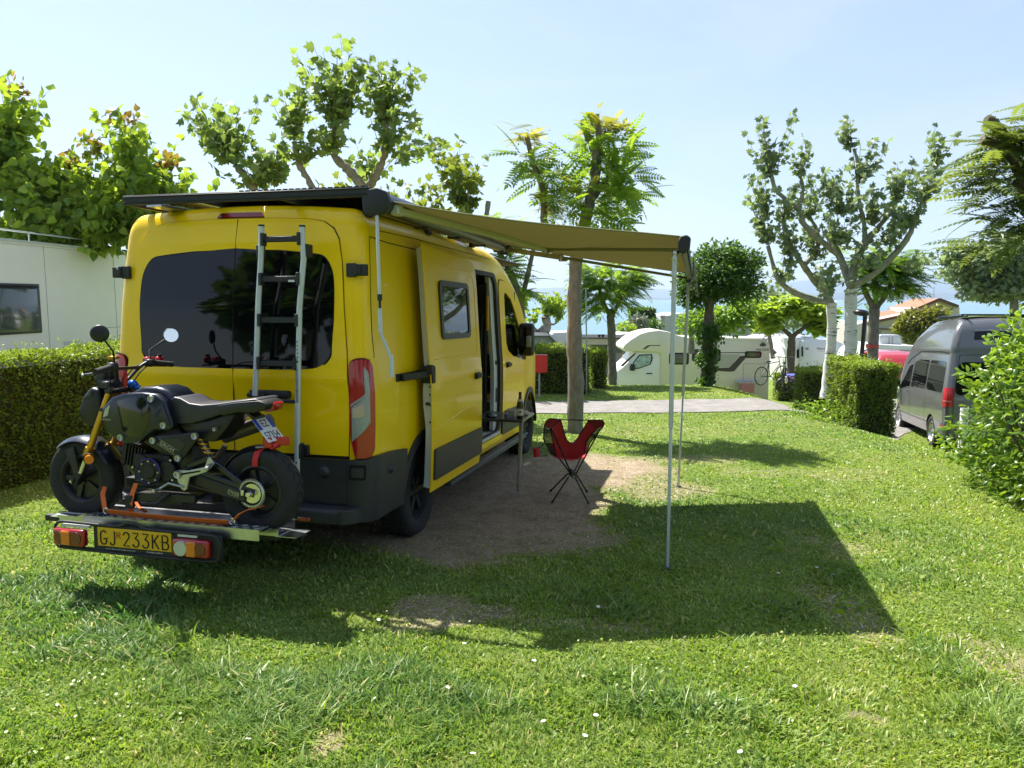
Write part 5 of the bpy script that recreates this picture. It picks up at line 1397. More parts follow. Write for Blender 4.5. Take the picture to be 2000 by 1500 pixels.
# wheels
def wheel(parent, c, r, w, side, rimr=None, rimm=None, spokes=6, name='wheel', tread=36):
    """side = -1: outer face looks to -y."""
    rimr = rimr or r * .62
    root = empty(name, loc=c); root.parent = parent
    t = MB(); h = w / 2
    prof = [(rimr, -h * .80), (rimr + .02, -h * .95), (r * .85, -h), (r * .955, -h * .93), (r * .985, -h * .80), (r, -h * .6)]
    prof = prof + [(a, -b) for a, b in reversed(prof)]
    t.lathe(prof, (0, 0, 0), (0, 1, 0), 44)
    for k in range(tread):
        a = 2 * math.pi * k / tread
        for yy in (-h * .45, h * .45):
            Rm = Matrix.Rotation(a, 3, 'Y'); t.box(Rm @ Vector((r + .002, 0, 0)) + Vector((0, yy, 0)), (.014, h * .62, r * .10), Rm)
    t.build('tyre', RUB, root, 50)
    m_ = MB(); o = side * h
    m_.lathe([(rimr + .004, o * .86), (rimr - .012, o * .92), (rimr - .03, o * .6), (rimr - .04, -o * .8), (rimr, -o * .85)], (0, 0, 0), (0, 1, 0), 36)
    m_.lathe([(0, o * .62), (r * .12, o * .62), (r * .16, o * .5), (r * .2, o * .40), (rimr - .03, o * .30)], (0, 0, 0), (0, 1, 0), 24)
    for k in range(spokes):
        a = 2 * math.pi * k / spokes; Rm = Matrix.Rotation(a, 3, 'Y')
        m_.box(Rm @ Vector((rimr * .58, 0, 0)) + Vector((0, o * .48, 0)), (rimr * .76, h * .28, rimr * .2), Rm)
    for k in range(5):
        a = 2 * math.pi * k / 5 + .3; p = Vector((r * .11 * math.cos(a), o * .62, r * .11 * math.sin(a))); m_.cyl(p, p + Vector((0, side * .012, 0)), .010, n=6)
    m_.build('rim', rimm or BLKP, root, 40)
    return root
for cx in (RW, FW):
    wheel(van, (cx, .155, .352), .352, .235, -1, .215, BLKP)
    wheel(van, (cx, 2.03 - .155, .352), .352, .235, 1, .215, BLKP)
for a in (.42,): MB().box((.9, .38, .45), (.03, .3, .35)).build('mud_flap', RUB, van)
# roof rack with solar panel
rk = MB()
rk.bar((-.06, -.03, 2.515), (-.06, 1.80, 2.515), .028, .065)
rk.bar((-.075, -.03, 2.535), (-.075, 1.80, 2.535), .012, .010).bar((-.075, -.03, 2.50), (-.075, 1.80, 2.50), .012, .008)
rk.bar((3.05, -.03, 2.515), (3.05, 1.80, 2.515), .028, .065)
for a in (-.03, .6, 1.2, 1.80): rk.bar((-.06, a, 2.515), (3.05, a, 2.515), .03, .06)
for x in (.25, 1.4, 2.6):
    for a in (.12, 1.70): rk.box((x, a, 2.45), (.08, .04, .11))
rack = rk.build('roof_rack', BLKP, van, bevel=.003)
m = MB()
for a0 in (.05, .90):
    m.box((1.45, a0 + .42, 2.552), (2.6, .84, .012))
m.build('solar_panel', M('solar_cells', (.006, .008, .02), .15, coat=.5), rack)
m = MB()
for k in range(20): m.box((-.066, -.0 + k * .046, 2.549), (.012, .03, .006))
m.build('edge_louvres', BLKP, rack)
MB().box((.3, 1.55, 2.472), (.75, .12, .012)).build('panel_edge', ALU, rack)

# ---------------------------------------------------------------- ladder clipped to the right rear door
lad = empty('ladder', VM @ Matrix.Translation((-.10, .6, .53))); T(lad, 'white aluminium ladder with black rungs hooked on the back of the yellow van', 'ladder')
def LP(a, z, x=-.0): return (x, a - .6, z - .53)
rails = [([(.416, 2.30), (.412, 2.18), (.408, 2.10), (.432, 1.90), (.445, 1.78), (.470, 1.20), (.491, .555)], 'rail'), ([(.712, 2.31), (.716, 2.19), (.722, 2.08), (.744, 1.85), (.750, 1.78), (.776, 1.36), (.789, 1.195)], 'rail')]
for pts, nm in rails:
    m = MB()
    for a, b in zip(pts[:-1], pts[1:]): pass
    m.tube([LP(a, z, -.0) for a, z in pts], .019, 12); m.build(nm, WALU, lad, 50)
    a, z = pts[0]; MB().cyl(LP(a, z), LP(a, z + .012), .0205, n=12).build('rail_cap', BLKP, lad)
for z, a0, a1 in ((2.225, .424, .704), (1.968, .436, .726), (1.70, .452, .742), (1.415, .468, .755), ):
    m = MB(); m.bar(LP(a0, z), LP(a1, z), .032, .034)
    for k in range(14): m.box(LP(a0 + (a1 - a0) * (k + .5) / 14, z + .019), (.026, .010, .006))
    m.box(LP(a0 + .008, z, -.004), (.046, .022, .082)).box(LP(a1 - .008, z, -.004), (.046, .022, .082))
    m.build('rung', BLKP, lad, bevel=.002)
MB().box(LP(.49, 1.955, -.018), (.003, .045, .013)).build('sticker', WHITE, lad)
for a, z in ((.392, 2.15), (.738, 2.15)):
    MB().box(LP(a, z, .03), (.07, .030, .085)).cyl(LP(a, z - .02, -.005), LP(a, z - .02, .08), .009, n=8).build('hook', BLKP, lad, bevel=.004)
m = MB(); m.bar(LP(.47, 1.165), LP(.70, 1.165), .03, .024); m.box(LP(.80, 1.195, .03), (.035, .13, .03)); m.build('stay_bar', BLKP, lad, bevel=.006)
m = MB(); m.box(LP(.478, .835, .02), (.06, .045, .10)).box(LP(.45, .835, .05), (.03, .055, .07)); m.build('bracket', BLKP, lad, bevel=.006)
for k in range(4): MB().cyl(LP(.4735 + .006 + k * .006, .76 - k * .055, -.017), LP(.4735 + .006 + k * .006, .76 - k * .055, -.021), .006, n=8).build('adjuster_hole', SEAM, lad)
for z, L_ in ((1.20, .20),):
    MB().box(LP(.4655, 1.27, -.0185), (.003, .018, .22)).build('label_strip', M('label_grey', (.14, .14, .15), .6, c2=(.35, .35, .36), scale=90), lad)
for k, z in enumerate((1.56, 1.535, 1.51, 1.485, 1.46, 1.43)): MB().box(LP(.457, z, -.0195), (.002, .007 if k < 5 else .012, .010)).build('print_mark', SEAM, lad)

# ---------------------------------------------------------------- awning
aw = empty('awning', VM @ Matrix.Translation((0, -.10, 2.30))); T(aw, 'olive green awning pulled out from the van side on two white legs', 'awning')
AWI = aw.matrix_world.inverted()
def W2(p): return AWI @ Vector(p)
def AV(x, a, z): return Vector((x, a + .10, z - 2.30))
m = MB(); prof = [(-.125, 2.39), (-.155, 2.42), (-.165, 2.465), (-.145, 2.505), (-.09, 2.525), (-.02, 2.515), (.0, 2.47), (-.01, 2.40), (-.06, 2.38)]
m.add([AV(x, a, z) for x in (-.03, 3.12) for a, z in prof], [tuple(range(9)), tuple(range(17, 8, -1))] + [(i, (i + 1) % 9, (i + 1) % 9 + 9, i + 9) for i in range(9)])
m.build('case', M('awning_case', (.035, .042, .055), .28, .5), aw, 50)
m = MB(); m.extr([((a - -.08) * 1.16, (z - 2.455) * 1.22) for a, z in prof], AV(-.075, -.08, 2.452), (0, 1, 0), (0, 0, 1), 0, .05)
m.build('end_cap', BLKG if False else BLKP, aw, bevel=.012, seg=2)
m = MB(); m.extr([((a - -.08) * 1.16, (z - 2.455) * 1.22) for a, z in prof], AV(3.12, -.08, 2.452), (0, 1, 0), (0, 0, 1), 0, .05); m.build('end_cap', BLKP, aw, bevel=.012, seg=2)
for x in (.8, 1.55, 2.3, 2.95): MB().box(AV(x, -.055, 2.40), (.06, .10, .05)).build('bracket', BLKP, aw, bevel=.004)
# front rail, fabric with sag and hanging valance
Rr, Rf = Vector((1.135, 5.12, 2.085)), Vector((1.85, 8.02, 1.955))
Rr_, Rf_ = W2(Rr), W2(Rf)
Cr, Cf = AV(.02, -.13, 2.465), AV(3.06, -.13, 2.455)
FAB = M('olive_fabric', (.22, .21, .11), .85, var=.1, scale=3, bump=.25, bscale=500)
def fabm():
    m_, n, l, b = _base('awning_fabric')
    b.inputs['Base Color'].default_value = (.235, .23, .145, 1); b.inputs['Roughness'].default_value = .85; b.inputs['Specular IOR Level'].default_value = .2
    tl_ = n.new('ShaderNodeBsdfTranslucent'); tl_.inputs[0].default_value = (.36, .33, .17, 1); ms = n.new('ShaderNodeMixShader'); ms.inputs[0].default_value = .42
    t = n.new('ShaderNodeTexCoord'); x = n.new('ShaderNodeTexNoise'); x.inputs['Scale'].default_value = 2.2; x.inputs['Detail'].default_value = 4
    u = n.new('ShaderNodeBump'); u.inputs['Strength'].default_value = .5; u.inputs['Distance'].default_value = .06
    l.new(t.outputs['Object'], x.inputs['Vector']); l.new(x.outputs['Fac'], u.inputs['Height']); l.new(u.outputs[0], b.inputs['Normal'])
    l.new(b.outputs[0], ms.inputs[1]); l.new(tl_.outputs[0], ms.inputs[2]); l.new(ms.outputs[0], n['Material Output'].inputs[0])
    return m_
FABT = fabm()
nu, nv = 30, 24; vs, fs = [], []
for lay in (0, .0018):
    for i in range(nu + 1):
        s_ = i / nu
        for j in range(nv + 1):
            t_ = j / nv
            a = Cr.lerp(Cf, s_); b = (Rr_ + Vector((0, 0, .045))).lerp(Rf_ + Vector((0, 0, .045)), s_)
            p = a.lerp(b, t_); sag = .035 + .05 * math.sin(math.pi * s_)
            p.z -= sag * math.sin(math.pi * t_) * (1 - .3 * t_) + .006 * math.sin(9 * s_ + 5 * t_) + lay
            if s_ in (0, 1): p.z += .01 * math.sin(math.pi * t_)
            vs.append(tuple(p))
k0 = (nu + 1) * (nv + 1)
for lay in (0, 1):
    for i in range(nu):
        for j in range(nv):
            a = lay * k0 + i * (nv + 1) + j; f_ = (a, a + 1, a + nv + 2, a + nv + 1); fs.append(f_ if lay == 0 else f_[::-1])
MB().add(vs, fs).build('fabric', FABT, aw, 60, fix=False)
for s_ in (0, nu):
    MB().tube([Vector(vs[s_ * (nv + 1) + j]) for j in range(nv + 1)], .006, 6).build('hem', FAB, aw)
m = MB(); d = (Rf_ - Rr_).normalized()
m.bar(Rr_, Rf_, .05, .09); rail = m.build('front_rail', M('rail_dark', (.05, .055, .05), .4), aw, bevel=.01)
for p, q in ((Rr_, -1), (Rf_, 1)):
    m = MB(); c = p + d * .02 * q; m.extr([(-.035, -.05), (.0, -.06), (.035, -.025), (.04, .04), (.015, .06), (-.028, .055), (-.042, .015)], c, (0, -1, 0), (0, 0, 1), -.03, .03); m.build('rail_end_cap', BLKP, aw, bevel=.006)
# valance hanging from the rail
n = 26; vs = []
o = Vector((0, -.055, 0))
for i in range(n + 1):
    s_ = i / n; a = Rr_.lerp(Rf_, s_) + o; w = .014 * math.sin(23 * s_) + .006 * math.sin(61 * s_)
    vs += [a + Vector((0, .0, -.04)), a + Vector((0, w * .5 - .008, -.12)), a + Vector((0, w - .014, -.205))]
fs = [(3 * i + k, 3 * i + 3 + k, 3 * i + 4 + k, 3 * i + 1 + k) for i in range(n) for k in (0, 1)]
vs2 = [v + Vector((0, .002, 0)) for v in vs]
MB().add(vs, fs).add(vs2, [f[::-1] for f in fs]).build('valance', FABT, aw, 60, fix=False)
# folding arms
ARM = M('arm_cream', (.50, .49, .40), .4, .1)
E1, E2 = AV(1.72, -.80, 2.292), AV(2.10, -.86, 2.25)
S1, S2 = AV(.10, -.16, 2.415), AV(3.02, -.16, 2.40)
for s_, e_, r_ in ((S1, E1, Rr_ + d * .12 + Vector((0, .03, -.02))), (S2, E2, Rf_ - d * .12 + Vector((0, .03, -.02)))):
    MB().bar(s_, e_, .055, .042).build('arm', ARM, aw, bevel=.008)
    MB().bar(e_, r_, .03, .024).build('forearm', FAB, aw, bevel=.006)
    MB().cyl(e_ + Vector((0, 0, -.035)), e_ + Vector((0, 0, .03)), .022, n=12).cyl(e_ + Vector((.02, -.02, -.02)), e_ + Vector((.05, -.04, -.02)), .015, n=8).build('elbow', STEEL, aw)
    MB().box(s_, (.10, .06, .07)).build('shoulder', ARM, aw, bevel=.01)
# legs
for foot, top, jn in ((Vector((1.067, 5.094, gz(1.067, 5.094))), Vector((1.066, 5.094, 2.01)), Rr), (Vector((1.695, 7.661, gz(1.695, 7.661))), Vector((1.745, 7.66, 1.86)), Rf)):
    f_, t_, j_ = W2(foot), W2(top), W2(jn + Vector((-.01, .05 if jn is Rr else -.08, -.01)))
    mid = f_.lerp(t_, .46)
    MB().bar(f_ + Vector((0, 0, .01)), mid + Vector((0, 0, .05)), .022, .022, up=(1, 0, 0)).bar(mid, t_, .030, .030, up=(1, 0, 0)).bar(t_ + Vector((0, 0, -.02)), t_ + Vector((0, 0, .03)), .02, .02, up=(1, 0, 0)).build('leg', WALU, aw, bevel=.004)
    MB().bar(t_ + Vector((0, 0, .01)), j_, .024, .024).ball(t_ + Vector((0, 0, .02)), .017, 10).build('leg_joint', ALU, aw)
    MB().box(f_ + Vector((0, 0, .006)), (.06, .05, .012)).build('foot', BLKP, aw, bevel=.003)
# winding crank hanging at the rear corner
m = MB()
m.tube([AV(-.055, -.085, 2.40), AV(-.055, -.10, 1.86)], .011, 10)
m.tube([AV(-.055, -.10, 1.78), AV(-.06, -.105, 1.63)], .014, 10).tube([AV(-.06, -.105, 1.64), AV(-.06, -.115, 1.60), AV(-.055, -.16, 1.50), AV(-.05, -.172, 1.46), AV(-.05, -.176, 1.36)], .010, 10)
m.tube([AV(-.05, -.174, 1.48), AV(-.05, -.178, 1.34)], .015, 10)
m.build('crank_rod', WALU, aw, 60)
MB().tube([AV(-.055, -.10, 1.87), AV(-.055, -.10, 1.83)], .016, 10).tube([AV(-.055, -.10, 1.84), AV(-.055, -.10, 1.77)], .009, 8).build('crank_collar', BLKP, aw)
# yellow guy line wound on the rear leg
c0 = W2((1.066, 5.094, 1.93)); MB().tube([c0 + Vector((.026 * math.cos(t), .026 * math.sin(t), .07 - t * .012 + .02 * math.sin(t * .5))) for t in np.linspace(0, 16, 60)], .003, 5).build('guy_line', M('yellow_cord', (.55, .55, .08), .7), aw)
# ---------------------------------------------------------------- rear carrier with light board
car = empty('motorcycle_carrier', VM @ Matrix.Translation((-.6, 1.1, .40))); T(car, 'aluminium tread plate motorcycle carrier with a light board, hung behind the yellow van', 'carrier')
def CP(x, a, z): return Vector((x + .6, a - 1.1, z - .40))
TREAD = M('tread_plate', (.36, .375, .39), .36, .9, var=.25, scale=7, rvar=.12)
def tread(m, x0, x1, a0, a1, z):
    """Raised five-bar lozenges on the plate."""
    k = int((a1 - a0) / .036); r = int((x1 - x0) / .036)
    for i in range(k):
        for j in range(max(1, r)):
            c = CP(x0 + (j + .5) * (x1 - x0) / max(1, r), a0 + (i + .5) * (a1 - a0) / k, z + .001)
            s = 1 if (i + j) % 2 else -1
            for q in (-1, 1): m.box(c + Vector((q * .006, q * .006 * -s, 0)), (.030, .0045, .0022), .785 * s)
m = MB(); m.box(CP(-.60, 1.095, .440), (.17, 1.64, .004)).box(CP(-.514, 1.12, .465), (.004, 1.70, .054)).box(CP(-.50, 1.12, .490), (.03, 1.70, .004))
m.box(CP(-.686, 1.065, .460), (.004, 1.58, .044)).box(CP(-.72, .93, .482), (.07, 1.22, .004))
m.build('track', ALU, car); m = MB(); tread(m, -.68, -.52, .30, 1.90, .442); tread(m, -.755, -.69, .36, 1.52, .484)
m.build('tread_pattern', TREAD, car, 0)
m = MB(); m.extr([(-.80, .438), (-.80, .502), (-.70, .502), (-.70, .498), (-.796, .498), (-.796, .438)], CP(0, .33, 0) - Vector((-.0, 0, 0)) + Vector((0, 0, 0)), (1, 0, 0), (0, 0, 1), 0, -1.22)
m.box(CP(-.78, .94, .438), (.04, 1.2, .003)); tread(m, -.795, -.71, .34, 1.54, .502)
m.build('front_channel', ALU, car)
for a0, sg in ((.285, 1),):
    m = MB(); m.add([CP(-.52, a0, .44), CP(-.68, a0, .44), CP(-.66, a0 - .12 * sg, .425), CP(-.54, a0 - .12 * sg, .425), CP(-.60, a0 - .14 * sg, .43)], [(0, 1, 2, 4, 3)]).add([CP(-.50, a0, .49), CP(-.50, a0 + .1 * sg, .49), CP(-.52, a0, .44)], [(0, 1, 2)])
    m.box(CP(-.60, a0 - .055 * sg, .436), (.17, .14, .004)); m.build('ramp_lip', ALU, car)
MB().box(CP(-.70, 1.70, .455), (.02, .24, .06)).box(CP(-.73, 1.72, .48), (.08, .16, .004)).build('end_bracket', ALU, car)
m = MB()
for a in (.65, 1.45): m.bar(CP(-.80, a, .41), CP(.3, a, .41), .06, .05)
m.bar(CP(-.62, .3, .415), CP(-.62, 2.0, .415), .05, .04).box(CP(-.28, 1.2, .60), (.08, .9, .07)).bar(CP(-.30, .95, .45), CP(-.30, .95, .70), .06, .06).bar(CP(-.45, 1.55, .50), CP(-.45, .60, .52), .05, .06)
m.build('support_frame', BLKP, car, bevel=.004)
MB().box(CP(-.478, 1.42, .515), (.006, .13, .025)).build('reflector', REDD, car)
for a in (1.44, .565): MB().cyl(CP(-.75, a, .500), CP(-.75, a, .506), .036, n=20).build('hole_plug', SEAM, car)
for a in (1.424, .542):
    m = MB(); c = CP(-.75, a, .525); m.tube([c + Vector((0, .018 * math.cos(t), .018 * math.sin(t))) for t in np.linspace(0, 6.28, 14)], .005, 6); m.cyl(CP(-.75, a, .50), CP(-.75, a, .51), .01, n=8); m.build('eye_bolt', STEEL, car)
# light board: tube frame, black panel, lamps and plate
X = -.86
def loop(a0, a1, z0, z1, r, x):
    return [CP(x, p[0], p[1]) for p in rr(a0, z0, a1, z1, r, 5)]
m = MB(); top = [(.548, .40), (.552, .445), (.575, .463), (.62, .466), (1.02, .469), (1.07, .474), (1.11, .498), (1.18, .498), (1.225, .476), (1.28, .470), (1.64, .474), (1.68, .466), (1.70, .445), (1.703, .39), (1.70, .335), (1.68, .315), (1.64, .311), (1.20, .306), (.62, .310), (.575, .315), (.552, .335), (.548, .40)]
m.tube([CP(X, a, z) for a, z in top], .009, 8, False); m.tube([CP(X - .0, a, .322) for a in (.58, 1.67)], .007, 6)
m.build('tube_frame', BLKP, car, 60)
MB().box(CP(X + .012, 1.128, .390), (.010, .60, .155)).box(CP(X + .012, .71, .39), (.012, .34, .15)).build('back_panel', BLKP, car, bevel=.003)
def lamp(a0, a1, rev):
    zc = .386; root = MB(); root.box(CP(X - .014, (a0 + a1) / 2, zc), (.045, a1 - a0, .105)); L_ = root.build('tail_lamp', M('lamp_red', (.34, .010, .012), .16, coat=.7), car, bevel=.016, seg=3)
    c = a0 + (a1 - a0) * (.46 if rev else .56)
    MB().box(CP(X - .040, c - .0, zc), (.008, .062, .088)).build('indicator', AMB, L_, bevel=.003)
    for k in range(7): MB().box(CP(X - .0455, c, zc - .036 + k * .012), (.003, .056, .002)).build('rib', M('amber_rib', (.85, .35, .03), .3), L_)
    if rev: MB().cyl(CP(X - .034, a1 - .065, zc), CP(X - .046, a1 - .065, zc), .046, .043, 24).build('reversing_lens', M('silver_lens', (.6, .62, .64), .12, .7, coat=.6, bump=.5, bscale=200), L_)
    MB().cyl(CP(X - .034, a0 + .055, zc), CP(X - .043, a0 + .055, zc), .040, .038, 24).build('reflector', REDD, L_)
    if not rev: MB().cyl(CP(X - .034, a1 - .055, zc), CP(X - .043, a1 - .055, zc), .036, .034, 24).build('reflector', REDD, L_)
lamp(.602, .846, True); lamp(1.462, 1.69, False)
for a, w_ in ((.76, .13), (1.55, .2)): MB().box(CP(X + .005, a, .452), (.02, w_, .014)).build('bright_bracket', WALU, car)
# plate
pl = MB().box(CP(X - .004, 1.128, .403), (.004, .518, .114)).build('number_plate', M('plate_yellow', (.72, .42, .008), .45), car, bevel=.002)
MB().box(CP(X + .002, 1.128, .388), (.004, .545, .160)).build('plate_holder', BLKP, car, bevel=.003)
PB = M('plate_black', (.012, .006, .004), .6)
def onplate(s_, a, z, size, mat, sx=1., al='CENTER', par=None, off=.0, dx=-.0068, spacing=1.):
    m4 = frame(CP(X + dx, a, z), (0, -1, 0), (0, 0, 1)); return text(s_, 'lettering', size, mat, par or car, m4, .0006, sx, al, spacing, off)
# strokes drawn like the plate's narrow lettering
def stroke(pts, a, z, h, w, mat, lw=.0085, par=None):
    P = [CP(X - .0075, a - p[0] * w, z + p[1] * h) for p in pts]
    m = MB(); 
    m.tube(P, lw / 2, 6)
    for i in range(len(m.v)): pass
    m.build('lettering', mat, par or car, 60)
def arc(cx, cy, rx, ry, a0, a1, n=9): return [(cx + rx * math.cos(RAD(a0 + (a1 - a0) * k / n)), cy + ry * math.sin(RAD(a0 + (a1 - a0) * k / n))) for k in range(n + 1)]
G_ = arc(.5, .70, .5, .28, 30, 180) + arc(.5, .28, .5, .28, 180, 360) + [(1.0, .42), (.55, .42)]
J_ = [(1, 1), (1, .28)] + arc(.55, .26, .45, .26, 0, -160)
two = arc(.5, .74, .5, .26, 170, -20) + [(.0, .02), (1, .02)]
three = [(.02, .99), (.95, .99), (.38, .60)] + arc(.46, .29, .52, .29, 75, -160)
K1, K2, K3 = [(0, 1), (0, 0)], [(1, 1), (.02, .42)], [(.32, .58), (1, 0)]
B1 = [(0, 0), (0, 1), (.5, 1)] + arc(.5, .76, .42, .24, 90, -90) + [(.02, .52)]; B2 = [(0, .52), (.5, .52)] + arc(.5, .27, .5, .26, 90, -90) + [(0, .01)]
R1 = [(0, 0), (0, 1), (.5, 1)] + arc(.5, .77, .45, .23, 90, -90) + [(.0, .54)]; R2 = [(.45, .54), (1, 0)]
zb_ = .358; hh = .084
for s_, a, w in (([G_], 1.363, .042), ([J_], 1.300, .036), ([two], 1.200, .040), ([three], 1.134, .042), ([three], 1.066, .042), ([K1, K2, K3], .998, .042), ([B1, B2], .930, .042)):
    for q in s_: stroke(q, a, zb_, hh, w, PB)
for q in (R1, R2): stroke(q, 1.246, zb_ + .042, .036, .024, M('plate_red', (.40, .03, .012), .6), .005)
for a, z in ((1.315, .398), (.945, .402)): MB().cyl(CP(X - .006, a, z), CP(X - .009, a, z), .004, n=8).build('screw', M('brass', (.3, .22, .06), .5, .6), car)
LW = M('print_white', (.75, .75, .74), .6)
onplate('www.allround-hecktraeger.de', 1.335, .329, .0175, LW, al='LEFT', dx=-.0015)
onplate('\u00a9 02923 65010', 1.045, .329, .0175, LW, al='LEFT', dx=-.0015)

# ---------------------------------------------------------------- motorcycle
mb_ = Matrix((vL, -vF, vU)).transposed().to_4x4(); mb_.translation = VM @ Vector((-.6, 1.065, .444))
bk = empty('motorcycle', mb_); T(bk, 'small black naked motorcycle with gold forks standing crosswise on the carrier', 'motorcycle')
def P_(x, y, z): return Vector((x, y, z - .444))
TANK = M('tank_paint', (.014, .019, .030), .28, .5, coat=.4)
SATIN = M('satin_black', (.010, .010, .012), .42, var=.2, scale=20)
ENG = M('engine_black', (.018, .018, .019), .5, .3, var=.3, scale=30, bump=.2, bscale=200)
VINYL = M('seat_vinyl', (.022, .022, .030), .42, var=.1, scale=12, bump=.08, bscale=600)
SILV = M('cast_silver', (.46, .47, .48), .34, .85, var=.15, scale=30)
AX = .690
def bwheel(x, w, name, disc):
    root = wheel(bk, P_(x, 0, AX), .25, w, 1, .158, SATIN, 5, name, 0)
    m = MB()
    for s in (-1, 1): m.cyl((0, .0, 0), (0, s * .075, 0), .022, n=12)
    m.lathe([(.078, -.055), (.100, -.055), (.100, -.051), (.078, -.051), (.078, -.055)], (0, 0, 0), (0, 1, 0), 28)
    m.build('brake_disc', ENG, root)
    # grooves cut in the tread read as dark dashes
    m = MB()
    for k in range(26):
        a = k * 2 * math.pi / 26
        for s in (-1, 1):
            p = [Vector((.2515 * math.cos(a + q * .22), s * (.012 + q * .034), .2515 * math.sin(a + q * .22))) * (1 if q < .8 else .985) for q in (0, .5, 1)]
            m.tube(p, .0022, 4)
    m.build('tread_groove', SEAM, root)
    return root
bwheel(-.636, .13, 'rear_wheel', -1); bwheel(.634, .115, 'front_wheel', 1)
def prof(name, poly, y0, y1, mat, bev=.01, seg=2, par=None, sm=40):
    m = MB(); m.extr([(x, z - .444) for x, z in poly], (0, 0, 0), (1, 0, 0), (0, 0, 1), -y1, -y0)
    return m.build(name, mat, par or bk, sm, bevel=bev, seg=seg)
# extr runs along e1 x e2 = -y, so y0..y1 map as given
# fork
for s in (1, -1):
    y = .10 * s
    m = MB(); m.cyl(P_(.335, y, 1.27), P_(.515, y, .885), .0215, n=16).cyl(P_(.505, y, .905), P_(.528, y, .855), .027, n=16); m.build('fork_tube', GOLD, bk)
    MB().cyl(P_(.52, y, .875), P_(.592, y, .725), .0165, n=14).build('fork_slider', STEEL, bk)
    m = MB(); m.bar(P_(.585, y, .745), P_(.636, y * .9, .675), .04, .055); m.cyl(P_(.634, y * .8, .69), P_(.634, y * 1.25, .69), .017, n=12); m.build('fork_foot', SATIN, bk, bevel=.006)
    MB().cyl(P_(.634, y * 1.22, .69), P_(.634, y * 1.34, .69), .009, n=8).build('axle_nut', STEEL, bk)
    MB().cyl(P_(.318, y, 1.285), P_(.332, y, 1.262), .024, n=14).build('fork_cap', STEEL if s < 0 else SATIN, bk)
MB().bar(P_(.34, -.125, 1.262), P_(.34, .125, 1.262), .05, .03).bar(P_(.385, -.125, 1.15), P_(.385, .125, 1.15), .05, .03).build('fork_yoke', SATIN, bk, bevel=.008)
# front mudguard
def guard(cx, cz, r, a0, a1, w, name, mat, th=.006, lip=.03):
    n = 16; vs = []; fs = []; C = 7
    for i in range(n + 1):
        a = RAD(a0 + (a1 - a0) * i / n)
        for k in range(C):
            u = -1 + 2 * k / (C - 1); rad = r - lip * abs(u) ** 3
            vs.append(P_(cx + rad * math.cos(a), u * w / 2, cz + rad * math.sin(a)))
    for i in range(n):
        for k in range(C - 1): q = i * C + k; fs.append((q, q + 1, q + C + 1, q + C))
    return MB().add(vs, fs).add([v + Vector((0, 0, -th)) for v in vs], [f[::-1] for f in fs]).build(name, mat, bk, 60)
guard(.634, AX, .275, 52, 152, .155, 'front_mudguard', TANK)
prof('mudguard_stay', [(.74, .87), (.66, .72), (.62, .72), (.64, .80), (.66, .90)], .062, .07, SATIN, .003)
guard(-.636, AX, .272, 22, 92, .13, 'rear_hugger', SATIN, lip=.02)
# front indicator
MB().cyl(P_(.478, .135, .845), P_(.455, .165, .842), .030, .026, 18).build('indicator', AMB, bk)
MB().cyl(P_(.49, .10, .85), P_(.478, .14, .846), .012, n=8).cyl(P_(.482, .128, .846), P_(.474, .150, .844), .033, n=18).build('indicator_housing', SATIN, bk)
# headlamp and screen, clocks
prof('headlamp_cowl', [(.43, 1.27), (.49, 1.285), (.56, 1.215), (.585, 1.14), (.575, 1.065), (.52, 1.035), (.47, 1.05), (.42, 1.15)], -.095, .095, SATIN, .02, 3)
prof('headlamp', [(.565, 1.20), (.592, 1.14), (.585, 1.075), (.57, 1.075), (.57, 1.19)], -.07, .07, CLEARL, .008)
prof('cowl_panel', [(.47, 1.262), (.535, 1.225), (.55, 1.20), (.47, 1.225)], .094, .10, TANK, .003)
prof('clock_pod', [(.40, 1.40), (.44, 1.41), (.50, 1.33), (.47, 1.29), (.42, 1.31)], -.06, .06, SATIN, .01)
MB().box(P_(.415, 0, 1.30), (.10, .14, .06)).box(P_(.36, .09, 1.30), (.06, .06, .05)).build('switch_block', SATIN, bk, bevel=.01)
# handlebar turned a little to the left
m = MB()
bar = [P_(.175, .36, 1.410), P_(.205, .22, 1.428), P_(.255, .14, 1.41), P_(.315, .06, 1.325), P_(.335, 0, 1.315), P_(.345, -.06, 1.325), P_(.325, -.15, 1.40), P_(.305, -.22, 1.425), P_(.285, -.36, 1.405)]
kp, kr = knobby([tuple(p) for p in bar], .011, .011, 5, 0); m.tube(kp, .0115, 10); m.bar(P_(.262, .13, 1.405), P_(.33, -.14, 1.395), .02, .02); m.build('handlebar', SATIN, bk, 60)
for a, b in ((P_(.172, .375, 1.408), P_(.192, .255, 1.424)), (P_(.282, -.375, 1.403), P_(.297, -.25, 1.42))):
    MB().cyl(a, b, .0175, n=14).cyl(a + (a - b) * .04, a + (a - b) * .14, .019, n=12).build('grip', RUB, bk)
MB().tube([P_(.225, .235, 1.405), P_(.255, .27, 1.392), P_(.245, .40, 1.388)], [.008, .007, .006], 8).ball(P_(.243, .405, 1.388), .010, 8).build('clutch_lever', STEEL, bk)
MB().tube([P_(.335, -.20, 1.41), P_(.345, -.30, 1.395), P_(.33, -.40, 1.388)], .006, 8).build('brake_lever', SATIN, bk)
for p in (P_(.21, .215, 1.425), P_(.31, -.215, 1.42)): MB().box(p, (.06, .05, .05)).build('switch_gear', SATIN, bk, bevel=.01)
MB().box(P_(.33, -.235, 1.435), (.05, .07, .045)).box(P_(.335, -.34, 1.43), (.035, .06, .05)).build('brake_reservoir', M('red_anodised', (.45, .02, .03), .3, .4), bk, bevel=.01)
MB().box(P_(.335, -.34, 1.46), (.02, .025, .02)).build('reservoir_cap', SATIN, bk)
